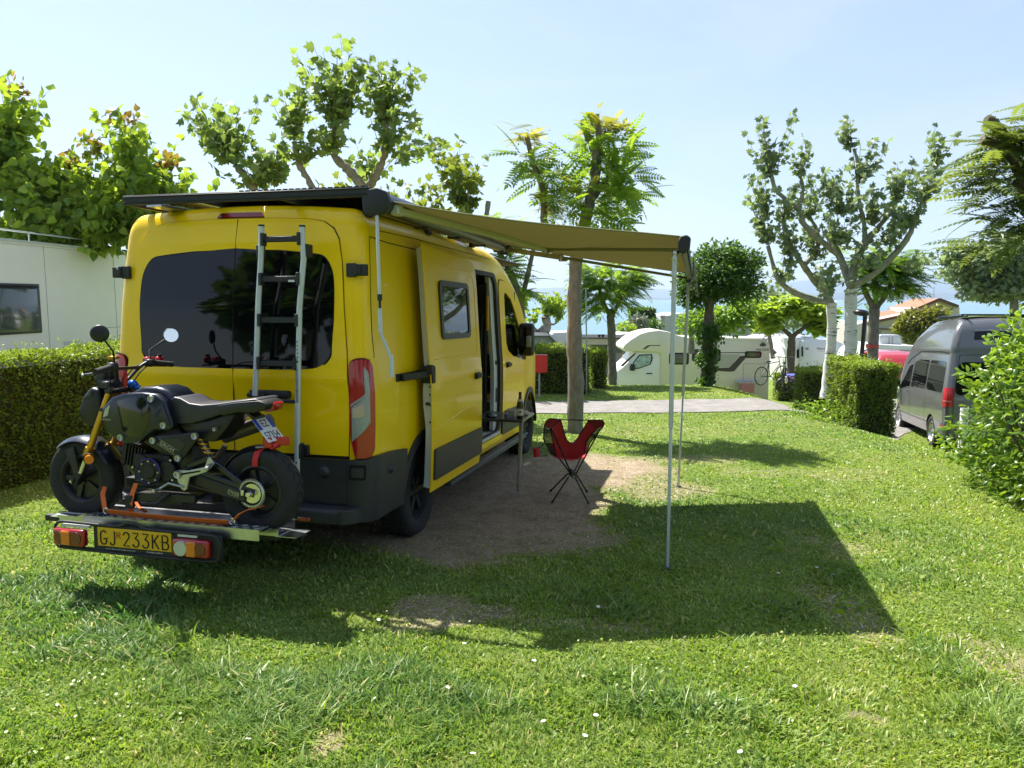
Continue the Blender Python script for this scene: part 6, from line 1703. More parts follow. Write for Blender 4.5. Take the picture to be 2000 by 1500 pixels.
prof('red_plate', [(.27, 1.40), (.245, 1.37), (.25, 1.30), (.275, 1.27), (.29, 1.33)], .05, .06, M('red_anodised', (.45, .02, .03), .3, .4), .004)
MB().ball(P_(.285, -.03, 1.295), (.035, .03, .03), 12).cyl(P_(.25, -.05, 1.27), P_(.30, -.02, 1.30), .02, n=10).build('bar_clamp', BLUEA, bk)
MB().box(P_(.24, .17, 1.475), (.05, .06, .02), .4).build('phone_mount', GOLD, bk, bevel=.004)
cb = MB()
for a, b, c in ((P_(.23, .2, 1.42), P_(.33, .12, 1.42), P_(.37, .05, 1.20)), (P_(.32, -.2, 1.42), P_(.40, -.10, 1.42), P_(.38, 0, 1.15)), (P_(.25, .16, 1.43), P_(.38, 0, 1.46), P_(.42, -.05, 1.25)), (P_(.33, -.22, 1.40), P_(.33, -.08, 1.34), P_(.30, -.02, 1.22))):
    q = [a.lerp(b, t).lerp(b.lerp(c, t), t) for t in np.linspace(0, 1, 10)]; cb.tube(q, .0045, 6)
cb.build('cables', SATIN, bk)
# mirrors
def mirror(c, n, base, mid):
    c, n = Vector(c), Vector(n).normalized(); r = MB()
    e = n.orthogonal().normalized(); Rm = Matrix((n, e, n.cross(e))).transposed()
    r.ball(c, (.018, .050, .050), 20, Rm); r.tube([base, mid, c - n * .0 + (Vector(mid) - c).normalized() * .045], .0055, 8)
    o = r.build('mirror', SATIN, bk, 60)
    MB().cyl(c + n * .012, c + n * .0195, .046, .045, 24).build('mirror_glass', M('mirror', (.7, .7, .72), .02, 1.), o)
mirror(P_(.135, .385, 1.625), (.35, -.45, .0), P_(.20, .21, 1.45), P_(.16, .26, 1.515))
mirror(P_(.275, -.385, 1.595), (-.75, .75, .05), P_(.305, -.215, 1.44), P_(.335, -.25, 1.50))
# tank, shrouds, seat, tail
prof('fuel_tank', [(.26, 1.20), (.19, 1.262), (.10, 1.298), (.0, 1.302), (-.07, 1.285), (-.12, 1.245), (-.14, 1.16), (-.1, 1.06), (.2, 1.06)], -.115, .115, TANK, .035, 4, sm=50)
sh = [(.365, 1.10), (.345, 1.17), (.270, 1.238), (.18, 1.262), (.06, 1.27), (-.04, 1.262), (-.098, 1.225), (-.135, 1.12), (-.152, 1.065), (-.12, 1.045), (-.02, 1.048), (.03, 1.01), (.09, .962), (.20, .952), (.28, .985), (.34, 1.04)]
for s in (1, -1):
    y0, y1 = sorted((.10 * s, .165 * s))
    o = prof('tank_shroud', sh, y0, y1, TANK, .018, 3, sm=50)
    y0, y1 = sorted((.145 * s, .169 * s))
    prof('gloss_inlay', [(.235, 1.215), (.15, 1.242), (.04, 1.248), (.005, 1.215), (-.005, 1.15), (.02, 1.06), (.07, 1.005), (.15, .995), (.20, 1.03), (.215, 1.10)], y0, y1, BLKG, .006, 2, o)
def ring(x, y, z, r=.021):
    MB().lathe([(r * .55, -.004), (r * .6, .008), (r * .9, .010), (r, .002), (r, -.006)], P_(x, y, z), (0, 1, 0), 20).cyl(P_(x, y - .006, z), P_(x, y + .002, z), r * .6, n=12).build('bolt_ring', SILV, bk, 50)
for x, y, z in ((-.004, .155, .983), (-.294, .155, 1.022), (-.174, .155, .884), (-.091, .166, 1.079), (-.013, .170, 1.235), (.213, .168, .993)): ring(x, y, z)
ring(-.406, .12, 1.063, .012)
prof('seat', [(-.095, 1.225), (-.125, 1.246), (-.17, 1.238), (-.23, 1.210), (-.31, 1.203), (-.42, 1.214), (-.56, 1.236), (-.67, 1.252), (-.70, 1.245), (-.66, 1.222), (-.55, 1.185), (-.44, 1.148), (-.32, 1.108), (-.24, 1.085), (-.13, 1.080), (-.11, 1.15)], -.115, .115, VINYL, .035, 4, sm=60)
prof('tail_unit', [(-.42, 1.205), (-.56, 1.228), (-.70, 1.243), (-.755, 1.225), (-.74, 1.185), (-.66, 1.168), (-.55, 1.165), (-.45, 1.140)], -.075, .122, SATIN, .012, 2)
prof('tail_lamp', [(-.67, 1.222), (-.735, 1.232), (-.768, 1.215), (-.755, 1.175), (-.70, 1.165), (-.665, 1.18)], -.055, .055, M('lamp_red', (.34, .010, .012), .16, coat=.7), .012, 2)
prof('side_panel', [(-.13, 1.085), (-.34, 1.11), (-.46, 1.15), (-.53, 1.155), (-.46, 1.06), (-.38, .98), (-.30, .98), (-.18, 1.03)], -.09, .09, SATIN, .012)
prof('belly_frame', [(.22, .97), (-.12, 1.06), (-.22, .95), (-.25, .80), (-.2, .72), (-.12, .74), (-.06, .86), (.12, .95)], -.08, .085, SATIN, .01)
# trellis plate with lettering
fp = prof('frame_plate', [(.018, .995), (-.004, 1.006), (-.294, 1.045), (-.318, 1.02), (-.30, .998), (-.185, .866), (-.172, .860), (-.155, .872), (-.02, .966)], .125, .145, SATIN, .006)
prof('frame_inlay', [(-.035, .990), (-.17, 1.008), (-.225, .965), (-.185, .92)], .144, .149, TANK, .002, 1, fp)
dd = Vector((-.145, 0, -.072)).normalized(); uu = Vector((-.072, 0, .145)).normalized()
text('GROM', 'lettering', .030, SILV, bk, frame(P_(-.095, .1505, .948), dd, uu), .001, 1.15, 'CENTER', 1.12)
for s in (1, -1): MB().bar(P_(-.095, .150, .948) + uu * .017 * s - dd * .07, P_(-.095, .150, .948) + uu * .017 * s + dd * .07, .0015, .0015).build('lettering_frame', SILV, bk)
# winged tank emblem and word
wing = MB()
for k in range(6):
    p0 = Vector((.338 - k * .003, 1.113 + k * .0085)); p1 = Vector((.300 - k * .0035, 1.128 + k * .0115))
    wing.extr([(p0.x, p0.y - .444), (p0.x - .012, p0.y - .444 + .001), (p1.x, p1.y - .444 - .001), (p1.x - .001, p1.y - .444 + .0055), (p0.x - .004, p0.y - .444 + .007)], (0, .1665, 0), (1, 0, 0), (0, 0, 1), -.001, .001)
wing.build('wing_emblem', SILV, bk, 0)
text('HONDA', 'lettering', .0145, SILV, bk, frame(P_(.315, .1665, 1.098), (-1, 0, 0), (0, 0, 1)), .0006, 1.25)
# engine
m = MB()
m.box(P_(.06, 0, .80), (.26, .20, .17)).cyl(P_(.05, .10, .785), P_(.05, .135, .785), .075, n=28).cyl(P_(.05, .13, .785), P_(.05, .145, .785), .045, n=24)
m.cyl(P_(-.06, .09, .79), P_(-.06, .12, .79), .062, n=24).box(P_(.02, 0, .71), (.34, .14, .06)).cyl(P_(.13, .08, .84), P_(.13, .11, .84), .045, n=20)
en = m.build('engine', ENG, bk, bevel=.006)
m = MB(); dv_ = Vector((.97, 0, .22)).normalized()
for k in range(7): m.box(P_(.19, 0, .86) + dv_ * (-.06 + k * .022), (.008, .17, .13), Matrix.Rotation(-.22, 3, 'Y'))
m.build('cylinder_fins', ENG, en); MB().box(P_(.285, 0, .88), (.05, .13, .12), Matrix.Rotation(-.22, 3, 'Y')).build('cylinder_head', ENG, en, bevel=.01)
m = MB()
for a in range(8): t = a * .785; m.cyl(P_(.05 + .066 * math.cos(t), .134, .785 + .066 * math.sin(t)), P_(.05 + .066 * math.cos(t), .142, .785 + .066 * math.sin(t)), .006, n=6)
m.cyl(P_(.19, .1, .80), P_(.19, .11, .80), .008, n=6).cyl(P_(-.09, .11, .86), P_(-.09, .12, .86), .008, n=6).cyl(P_(-.10, .11, .74), P_(-.10, .12, .74), .008, n=6); m.build('engine_bolts', SILV, en)
MB().lathe([(.078, .130), (.083, .137), (.078, .142)], P_(.05, 0, .785), (0, 1, 0), 28).build('cover_ring', M('purple_blue', (.06, .05, .22), .4, .5), en)
m = MB(); m.tube([P_(.30, -.02, .85), P_(.36, -.05, .78), P_(.28, -.09, .66), P_(.1, -.11, .64), P_(-.15, -.12, .72), P_(-.3, -.13, .92)], .018, 8); m.cyl(P_(-.30, -.12, .98), P_(-.62, -.13, 1.09), .045, n=16); m.build('exhaust', M('exhaust_grey', (.16, .14, .12), .4, .6, var=.2, scale=9), bk)
MB().bar(P_(.18, .10, .615), P_(-.25, .10, .63), .03, .05).box(P_(.05, .0, .60), (.42, .22, .03)).build('bash_plate', SATIN, bk, bevel=.004)
# swing arm, chain, sprocket, shock
m = MB(); m.bar(P_(-.17, .095, .80), P_(-.66, .10, .69), .032, .060).bar(P_(-.17, -.095, .80), P_(-.66, -.10, .69), .032, .060).bar(P_(-.34, .095, .885), P_(-.60, .10, .715), .028, .036).bar(P_(-.19, .095, .82), P_(-.36, .095, .89), .028, .040)
m.build('swing_arm', TANK, bk, bevel=.008)
m = MB(); m.bar(P_(-.22, .118, .765), P_(-.60, .122, .665), .012, .066); m.build('chain_guard', SATIN, bk, bevel=.006)
ch = MB()
for k in range(34):
    t = k / 33; ch.box(P_(-.10 - .53 * t, .105, .735 - .10 * t), (.011, .012, .010))
ch.build('chain', M('chain_steel', (.10, .09, .08), .5, .8), bk)
m = MB(); m.lathe([(.070, .112), (.072, .120), (.080, .120), (.084, .112), (.080, .104)], P_(-.636, 0, AX), (0, 1, 0), 32)
for k in range(34): a = k * math.pi / 17; m.box(P_(-.636 + .087 * math.cos(a), .112, AX + .087 * math.sin(a)), (.006, .004, .006), Matrix.Rotation(-a, 3, 'Y'))
m.build('sprocket', SILV, bk)
m = MB(); m.cyl(P_(-.636, .10, AX), P_(-.636, .112, AX), .06, n=20).cyl(P_(-.636, .10, AX), P_(-.636, .155, AX), .017, n=6).box(P_(-.588, .130, AX + .006), (.020, .016, .034)); m.build('axle_nut', STEEL, bk, bevel=.002)
m = MB(); hx = []
a, b = P_(-.262, .075, 1.0), P_(-.345, .075, .885)
for k in range(60): t = k / 59; c = a.lerp(b, t); hx.append(c + Vector((.024 * math.cos(t * 28), .024 * math.sin(t * 28), 0)))
m.tube(hx, .006, 6); m.build('shock_spring', GOLD, bk, 60); MB().cyl(P_(-.255, .075, 1.01), P_(-.36, .075, .865), .010, n=10).build('shock_rod', SILV, bk)
# foot peg hanger
hg = prof('footpeg_hanger', [(-.150, .800), (-.175, .815), (-.25, .815), (-.36, .842), (-.385, .90), (-.40, .905), (-.425, .865), (-.40, .838), (-.37, .812), (-.255, .775), (-.235, .70), (-.215, .690), (-.195, .70), (-.165, .765)], .15, .165, SILV, .003, 1)
prof('hanger_slot', [(-.20, .797), (-.335, .822), (-.33, .812), (-.20, .785)], .1645, .1675, SEAM, .001, 1, hg)
ring(-.178, .17, .788, .024)
MB().bar(P_(-.40, .17, .86), P_(-.435, .25, .852), .022, .018).build('footpeg', SILV, bk, bevel=.004)
MB().tube([P_(-.215, .17, .715), P_(-.12, .175, .735), P_(-.055, .185, .695)], .007, 8).cyl(P_(-.055, .18, .695), P_(-.055, .23, .695), .011, n=10).build('gear_lever', SILV, bk)
MB().tube([P_(-.08, .12, .66), P_(-.02, .16, .60), P_(.06, .2, .60)], .011, 8).build('side_stand', SATIN, bk)
# name sticker on the swing arm
st = MB(); q = Vector((-.51, .129, .690 + .0)); e1 = Vector((-.38, 0, -.10)).normalized(); e2 = Vector((-.10, 0, .38)).normalized()
c = P_(-.525, .1295, .688); 
for s in (1, -1): st.bar(c + e2 * .014 * s - e1 * .036, c + e2 * .014 * s + e1 * .036, .0012, .003, up=(0, 1, 0)); st.bar(c + e1 * .036 * s - e2 * .014, c + e1 * .036 * s + e2 * .014, .0012, .003, up=(0, 1, 0))
st.build('sticker_frame', SILV, bk); text('OVER', 'lettering', .026, SILV, bk, frame(c, e1, e2), .0006, 1.15, shear=.2)
# tail tidy and plate
ctr = P_(-.685, 0, 1.057); ex = Vector((0, -1, 0)); ey = Vector((.107, 0, .13))
PM = frame(ctr, ex, ey)
pr = MB().box((0, 0, 0), (.172, .168, .003)).build('number_plate', M('plate_white', (.72, .73, .75), .4), bk, bevel=.002); pr.matrix_local = PM
EB = M('plate_blue', (.012, .06, .42), .4)
for sx_ in (-1, 1): MB().box((sx_ * .068, .043, .002), (.034, .078, .002)).build('blue_band', EB, pr)
text('EZ', 'lettering', .072, PB, pr, Matrix.Translation((0, .042, .0022)), .0006, .85)
text('57354', 'lettering', .070, PB, pr, Matrix.Translation((0, -.042, .0022)), .0006, .82)
MB().bar(P_(-.56, 0, 1.17), P_(-.625, 0, 1.12), .10, .02).box(P_(-.62, 0, 1.12), (.03, .10, .04)).build('plate_bracket', SATIN, bk, bevel=.004)
# ---------------------------------------------------------------- tie-down straps
def bikeW(x, y, z): return bk.matrix_world @ P_(x, y, z)
def strapobj(name, label, pts, w, side, mat, extra=None, cat='strap', group=None):
    o = pts[0]; root = empty(name, loc=o); T(root, label, cat, group)
    MB().strap([Vector(p) - o for p in pts], w, side).build('webbing', mat, root, 50)
    return root
def carW(x, a, z): return VM @ Vector((x, a, z))
up_ = Vector((0, 0, 1))
strapobj('tie_down_strap', 'long orange strap stretched along the front of the carrier', [carW(-.76, 1.405, .528), carW(-.765, 1.1, .520), carW(-.765, .8, .518), carW(-.76, .56, .520)], .036, up_ * .9 + Vector((.0, -.5, 0)), ORANGE)
strapobj('tie_down_strap', 'short orange strap from the carrier eye up to the front wheel', [carW(-.75, 1.43, .53), carW(-.73, 1.455, .565), carW(-.70, 1.49, .62), carW(-.64, 1.52, .66)], .034, vL, ORANGE)
strapobj('tie_down_strap', 'short orange strap from the carrier eye to the rear wheel', [carW(-.75, .53, .53), carW(-.745, .49, .575), carW(-.73, .44, .600), carW(-.68, .40, .605), carW(-.62, .39, .60)], .036, vF, ORANGE)
s_ = strapobj('tie_down_strap', 'orange strap hanging beside the engine with a black ratchet', [bikeW(.175, .10, .70), bikeW(.18, .13, .64), bikeW(.19, .14, .58), bikeW(.20, .12, .50)], .032, vL, ORANGE)
MB().box(bikeW(.20, .12, .60) - s_.matrix_world.translation if False else Vector(bikeW(.20, .13, .59)) - Vector(bikeW(.175, .10, .70)), (.05, .03, .08)).build('ratchet', BLKP, s_, bevel=.004)
strapobj('tie_down_strap', 'orange strap end loose on the carrier behind the front wheel', [bikeW(.30, -.02, .56), bikeW(.25, .0, .52), bikeW(.18, .02, .50)], .026, vF, ORANGE)
rs_ = strapobj('tie_down_strap', 'red strap with a ratchet wrapped over the rear tyre', [bikeW(-.635, .070 + .0, .845), bikeW(-.64, .078, .88), bikeW(-.65, .070, .925), bikeW(-.66, .04, .948), bikeW(-.67, -.03, .955)], .036, vL, REDW)
r0 = Vector(bikeW(-.635, .070, .845)); mR = MB(); mR.box(Vector(bikeW(-.69, .02, .985)) - r0, (.045, .10, .06), .4).box(Vector(bikeW(-.75, -.03, .985)) - r0, (.10, .03, .05), .25).cyl(Vector(bikeW(-.72, .03, .96)) - r0, Vector(bikeW(-.72, -.05, .96)) - r0, .022, n=12)
mR.build('ratchet', M('red_ratchet', (.55, .015, .02), .35, coat=.3), rs_, bevel=.006); MB().box(Vector(bikeW(-.655, .035, .957)) - r0, (.06, .05, .006), .3).build('tag', GREYL, rs_)
# ---------------------------------------------------------------- camping chair
CY = 7.15; G0 = gz(.56, CY)
ch = empty('camping_chair', loc=(.56, CY, G0)); T(ch, 'red and black folding camping chair with crossed black poles standing on the bare soil', 'chair'); bpy.context.view_layer.update()
def CH(x, y, z): return Vector((x - .56, y - CY, z - G0))
REDF = M('chair_red', (.50, .018, .03), .75, var=.06, scale=8, bump=.2, bscale=500)
REDF2 = M('chair_dark_red', (.26, .012, .02), .8, bump=.2, bscale=500)
EDG = M('chair_binding', (.008, .008, .009), .7)
def meshmat():
    m, n, l, b = _base('black_net')
    b.inputs['Base Color'].default_value = (.012, .012, .013, 1); b.inputs['Roughness'].default_value = .8
    t = n.new('ShaderNodeBsdfTransparent'); ms = n.new('ShaderNodeMixShader'); ms.inputs[0].default_value = .36
    l.new(b.outputs[0], ms.inputs[1]); l.new(t.outputs[0], ms.inputs[2]); l.new(ms.outputs[0], n['Material Output'].inputs[0]); return m
NET = meshmat()
def cs(x, z):
    u = (x - .58) / .28
    y = CY + .10 - .38 * (z - .18) + .10 * (1 - u * u) * (1 - .6 * max(0, (z - .35) / .25)) - .05 * max(0, abs(u) - .5)
    return (x - .56, y - CY, z - G0)
red = [(.362, .525), (.457, .603), (.478, .53), (.502, .443), (.530, .375), (.565, .351), (.60, .365), (.628, .406), (.668, .49), (.718, .598), (.799, .520), (.74, .43), (.712, .36), (.70, .232), (.646, .190), (.59, .182), (.538, .182), (.43, .214), (.405, .31), (.385, .406)]
patch(MB(), cs, red, 0, .003, .03).build('fabric', REDF, ch, 60)
for p in ([(.303, .55), (.318, .60), (.352, .622), (.457, .603), (.362, .525)], [(.718, .598), (.845, .604), (.86, .575), (.852, .548), (.799, .520)]): patch(MB(), cs, p, .002, .003, .03).build('corner_pocket', REDF2, ch, 60)
for p in ([(.303, .55), (.362, .525), (.385, .406), (.405, .31), (.43, .214), (.40, .225), (.372, .25), (.31, .38), (.296, .42)], [(.799, .520), (.852, .548), (.80, .46), (.745, .36), (.715, .245), (.70, .232), (.712, .36), (.74, .43)]): patch(MB(), cs, p, .001, .002, .03).build('net_panel', NET, ch, 60)
eb = MB()
def edge(pts):
    q = []
    for a, b in zip(pts[:-1], pts[1:]):
        k = max(1, int(math.hypot(b[0] - a[0], b[1] - a[1]) / .02)); q += [(a[0] + (b[0] - a[0]) * i / k, a[1] + (b[1] - a[1]) * i / k) for i in range(k)]
    eb.tube([cs(*p) for p in q + [pts[-1]]], .0055, 6)
edge([(.296, .42), (.303, .55), (.318, .60), (.352, .622), (.457, .606), (.60, .600), (.718, .600), (.845, .606), (.862, .575), (.852, .548), (.80, .46), (.745, .36), (.715, .245)])
edge([(.457, .603), (.478, .53), (.502, .443), (.530, .375), (.565, .351), (.60, .365), (.628, .406), (.668, .49), (.718, .598)]); edge([(.457, .603), (.362, .525), (.385, .406), (.43, .214)]); edge([(.718, .598), (.799, .520), (.74, .43), (.712, .36), (.70, .232)]); edge([(.296, .42), (.372, .25), (.43, .214)])
eb.build('binding', EDG, ch, 60)
# seat pan reaching forward
vs, fs = [], []
for i in range(7):
    for j in range(7):
        s_, t_ = i / 6, j / 6; x = .43 + (.70 - .43) * s_ + (s_ - .5) * .12 * t_; y = CY + .10 + .34 * t_; z = .185 + .03 * abs(s_ - .5) * 2 - .05 * math.sin(math.pi * t_) + .06 * t_ + (.02 if j == 6 else 0)
        vs.append(CH(x, y, z))
MB().add(vs, [(i * 7 + j, i * 7 + j + 1, i * 7 + j + 8, i * 7 + j + 7) for i in range(6) for j in range(6)]).build('seat', REDF, ch, 60)
POLE = M('black_pole', (.010, .010, .011), .35, .5)
hub0, hub1 = CH(.555, 7.10, .10), CH(.585, 7.24, .055)
for nm, a, b in (('back_pole', CH(.548, 7.10, .12), CH(.362, 6.985, .545)), ('back_pole', CH(.602, 7.10, .09), CH(.812, 6.985, .54)), ('seat_pole', CH(.54, 7.2, .10), CH(.42, 7.42, .23)), ('seat_pole', CH(.60, 7.2, .10), CH(.70, 7.42, .23)),
                 ('leg', CH(.535, 7.10, .065), CH(.37, 6.954, G0 + .012)), ('leg', CH(.60, 7.08, .05), CH(.708, 6.915, G0 + .012)), ('leg', CH(.53, 7.2, .07), CH(.378, 7.388, G0 + .012)), ('leg', CH(.61, 7.2, .07), CH(.735, 7.36, G0 + .012))):
    m = MB().tube([a, b], .0075, 8)
    if nm == 'leg': m.tube([b + (a - b) * .0, b + (a - b).normalized() * .02], .012, 8)
    m.build(nm, POLE, ch)
MB().bar(CH(.545, 7.08, .105), CH(.60, 7.12, .055), .05, .04).bar(CH(.545, 7.22, .105), CH(.60, 7.22, .065), .045, .04).bar(CH(.57, 7.08, .08), CH(.57, 7.22, .085), .03, .03).build('hub', M('hub_black', (.012, .012, .013), .5), ch, bevel=.01, seg=2)
MB().bar(CH(.572, 7.048, .085), CH(.588, 7.046, .068), .004, .006).build('hub_mark', WHITE, ch)
m = MB(); m.tube([CH(.225, 7.02, .355), CH(.232, 7.02, .275)], .032, 14); m.build('cup_holder', REDF, ch, 50); MB().tube([CH(.24, 7.02, .275), CH(.33, 7.04, .28)], .004, 6).tube([CH(.24, 7.02, .355), CH(.275, 7.02, .37), CH(.31, 7.03, .43)], .006, 6).build('holder_strap', EDG, ch)

# ---------------------------------------------------------------- side table and what stands on it
TZ = .605
Fv, Lv = Vector((.25, .968, 0)), Vector((-.968, .25, 0))
c0 = Vector((.095, 7.0, TZ))
tb = empty('side_table', loc=(.06, 7.33, gz(.06, 7.33))); T(tb, 'narrow camping table on one aluminium leg fixed to the van doorway', 'table'); bpy.context.view_layer.update()
def TB(p): return Vector(p) - tb.location
ctr = c0 + Fv * .25 + Lv * .24
m = MB(); Rm = Matrix((Fv, Lv, Vector((0, 0, 1)))).transposed(); m.box(TB(ctr), (.50, .48, .022), Rm); m.build('table_top', M('dark_laminate', (.022, .020, .019), .3, var=.2, scale=10, coat=.3), tb, bevel=.004)
MB().box(TB(ctr + Vector((0, 0, .013))), (.47, .46, .005), Rm).build('table_surface', M('table_grey', (.10, .10, .10), .3, coat=.3), tb)
m = MB(); lt = Vector((.092, 7.30, TZ - .02)); lf_ = Vector((.06, 7.33, gz(.06, 7.33))); md = lf_.lerp(lt, .42)
m.tube([TB(lf_), TB(md)], .0155, 14).tube([TB(md), TB(lt)], .0195, 14); m.build('leg', M('dull_aluminium', (.36, .36, .36), .45, .7, var=.1, scale=20), tb, 50)
MB().tube([TB(md) - Vector((0, 0, .012)), TB(md) + Vector((0, 0, .012))], .022, 12).tube([TB(lf_), TB(lf_) + Vector((0, 0, .01))], .03, 14).build('collar', GREYL, tb)
BG = M('brown_glass', (.012, .008, .004), .06, coat=.5)
bp_ = c0 + Fv * .06 + Lv * .035 + Vector((0, 0, .017))
bt = empty('beer_bottle', loc=bp_); T(bt, 'dark beer bottle with white label on the table corner', 'bottle')
MB().lathe([(0, 0), (.030, 0), (.0315, .01), (.0315, .13), (.028, .155), (.016, .19), (.0135, .235), (.0145, .238), (.0145, .25), (0, .25)], (0, 0, 0), (0, 0, 1), 20).build('glass', BG, bt, 50)
MB().lathe([(.0318, .035), (.0321, .036), (.0321, .095), (.0318, .096)], (0, 0, 0), (0, 0, 1), 20).lathe([(.024, .168), (.0262, .165), (.0215, .185), (.019, .186)], (0, 0, 0), (0, 0, 1), 20).build('label', M('paper_label', (.55, .54, .50), .7), bt)
MB().box((0, -.032, .068), (.016, .001, .020)).build('label_print', SEAM, bt)
cn = empty('candle', loc=c0 + Fv * .05 + Lv * .155 + Vector((0, 0, .016))); T(cn, 'small blue candle tin with a pale wick, between the bottle and the foil', 'candle')
MB().cyl((0, 0, 0), (0, 0, .042), .030, n=20).build('tin', M('blue_tin', (.015, .03, .22), .3, .3, coat=.4, c2=(.08, .12, .30), scale=60), cn, bevel=.003); MB().cyl((0, 0, .042), (0, 0, .070), .004, .001, 6).build('wick', WHITE, cn)
fo = empty('foil_pack', loc=c0 + Fv * .12 + Lv * .33 + Vector((0, 0, .016))); T(fo, 'shiny crinkled foil pack lying on the table', 'foil pack')
m = MB(); m.ball((0, 0, .015), (.055, .10, .018), 14, Matrix.Rotation(.1, 3, 'Z')); o = m.build('foil', M('foil', (.30, .36, .36), .15, .9, c2=(.05, .09, .10), scale=45, bump=1.2, bscale=60), fo, 20)
bx_ = empty('small_box', loc=c0 + Fv * .22 + Lv * .16 + Vector((0, 0, .016))); T(bx_, 'beige cardboard box behind the candle', 'box'); MB().box((0, 0, .03), (.10, .16, .06), Matrix.Rotation(-.25, 3, 'Z')).build('carton', M('beige_card', (.36, .33, .26), .8), bx_, bevel=.002)
nb = empty('paper_bag', loc=c0 + Fv * .30 + Lv * .05 + Vector((0, 0, .016))); T(nb, 'pale crumpled paper behind the beer bottle', 'paper bag'); MB().ball((0, 0, .02), (.05, .04, .025), 10).build('paper', M('paper', (.55, .50, .42), .8, bump=1., bscale=40), nb, 0)

# ---------------------------------------------------------------- things across the lane and by the hedges
rb = empty('red_box', loc=(.58, 16.2, gz(.58, 16.2))); T(rb, 'red metal box on a post in front of the hedge, beside the van mirror', 'box'); z0 = gz(.58, 16.2)
MB().box((0, 0, .36 - z0), (.31, .18, .36), .18).build('cabinet', M('red_enamel', (.55, .015, .015), .4, var=.05, scale=4), rb, bevel=.008); MB().box((0, 0, .545 - z0), (.33, .20, .015), .18).build('lid', M('red_enamel', (.55, .015, .015), .4), rb, bevel=.003)
MB().cyl((0, 0, 0), (0, 0, .2 - z0), .02, n=8).build('post', GREYL, rb); MB().box((-.10, -.10, .36 - z0), (.02, .01, .03)).build('latch', SEAM, rb)
o = T(MB().tube([(1.66, 17.0, gz(1.66, 17)), (1.65, 17, .8), (1.62, 17, 1.96)], .016, 8).build('metal_pole', M('galvanised_pole', (.33, .36, .36), .5, .5)), 'thin grey metal pole beside the grey tree trunk', 'pole')
# wrought lamp post, leaning
lp = empty('lamp_post', loc=(6.36, 14.05, gz(6.36, 14.05))); T(lp, 'short black garden lamp post with a flat round head beside the right white trunk', 'lamp'); b0 = Vector((6.36, 14.05, gz(6.36, 14.05)))
MB().bar((0, 0, 0), A(1690, 615, 14) - b0, .075, .06).build('post', BLKP, lp, bevel=.006); MB().lathe([(0, .06), (.09, .055), (.135, .02), (.14, -.01), (.10, -.05), (0, -.06)], A(1682, 611, 13.98) - b0, (.15, 0, 1), 20).build('lamp_head', M('lamp_black', (.02, .018, .017), .35), lp, 60)
# white post at the bush
T(MB().tube([(5.68, 9.55, gz(5.68, 9.55) - .05), (5.70, 9.57, .05), (5.71, 9.60, .36)], [.052, .050, .046], 12).build('white_post', BARK_WHITE), 'short white painted stake beside the foreground bush', 'post')

# ---------------------------------------------------------------- grey high-roof van on the right
gh = .2618; gF = Vector((math.sin(gh), math.cos(gh), -.05)).normalized(); gL = Vector((-math.cos(gh), math.sin(gh), 0)); gL = (gL - gF * gF.dot(gL)).normalized(); gU = gF.cross(gL)
GM = Matrix((gF, gL, gU)).transposed().to_4x4(); GM.translation = Vector((10.22, 14.25, gz(9.2, 15.3) + .02))
gv_ = empty('grey_van', GM); T(gv_, 'dark grey high roof camper van parked at the right edge behind the bush', 'van')
gb = Body(4.90, 1.90, 2.72, .30, (.11, .14, .2), (.5, .35, .3), ([0, .25, .6, 2.4, 3.1, 3.6, 4.05, 4.35, 4.9], [2.60, 2.68, 2.70, 2.66, 2.38, 2.0, 1.42, 1.20, .95]),
          ([.3, .5, 1.0, 1.15, 1.6, 1.95, 2.02, 2.3, 2.7], [.04, .01, 0, .012, .07, .115, .105, .16, .30]), ([.3, 1.1, 2.0, 2.1, 2.7], [0, .0, .10, .10, .28]), ([0, 3.8, 4.9], [1, 1, .86]), crown=.06, zb=.9)
GP = M('grey_metallic', (.16, .165, .175), .3, .5, var=.03, scale=3, coat=.8)
GPS = M('silver_grey_roof', (.22, .23, .25), .3, .5, coat=.7)
m = MB(); gys = [.5, 1.0, 1.1, 1.2, 1.9, 1.96, 2.02, 2.1, 2.45, 2.5, 2.55, 2.6, 2.65]
def garch(cx): return [(cx + .36 * math.cos(RAD(a)), .33 + .36 * math.sin(RAD(a))) for a in range(180, -1, -15)]
gso = [(.02, .30), (.62, .30)] + garch(.98) + [(1.34, .30), (3.62, .30)] + garch(3.98) + [(4.34, .30), (4.88, .30), (4.9, 2.72), (0, 2.72)]
patch(m, gb.left, gso, 0, .02, .1, gx=[.03, .06, .1, .14], gy=gys, flip=True); patch(m, gb.right, gso, 0, .02, .14, gx=[.03, .06, .1, .14], gy=gys)
patch(m, gb.rear, rr(0, .3, 1.9, 2.72, 1e-7), 0, .02, .1, gx=[.04, .08, .12, .16, 1.74, 1.78, 1.82, 1.86], gy=gys, flip=True); patch(m, gb.roof, rr(0, 0, 4.9, 1.9, 1e-7), 0, .02, .14, gx=[.04, .08, .12], gy=[.04, .08, .12, .16, 1.74, 1.78, 1.82, 1.86]); patch(m, gb.front, rr(0, .3, 1.9, 2.72, 1e-7), 0, .02, .14)
m.build('body', GP, gv_, 35)
def gp(S_, o, off, nm, mat, fl, th=.004, par=None, st=.08): return patch(MB(), S_, o, off, th, st, flip=fl).build(nm, mat, par or gv_, 50)
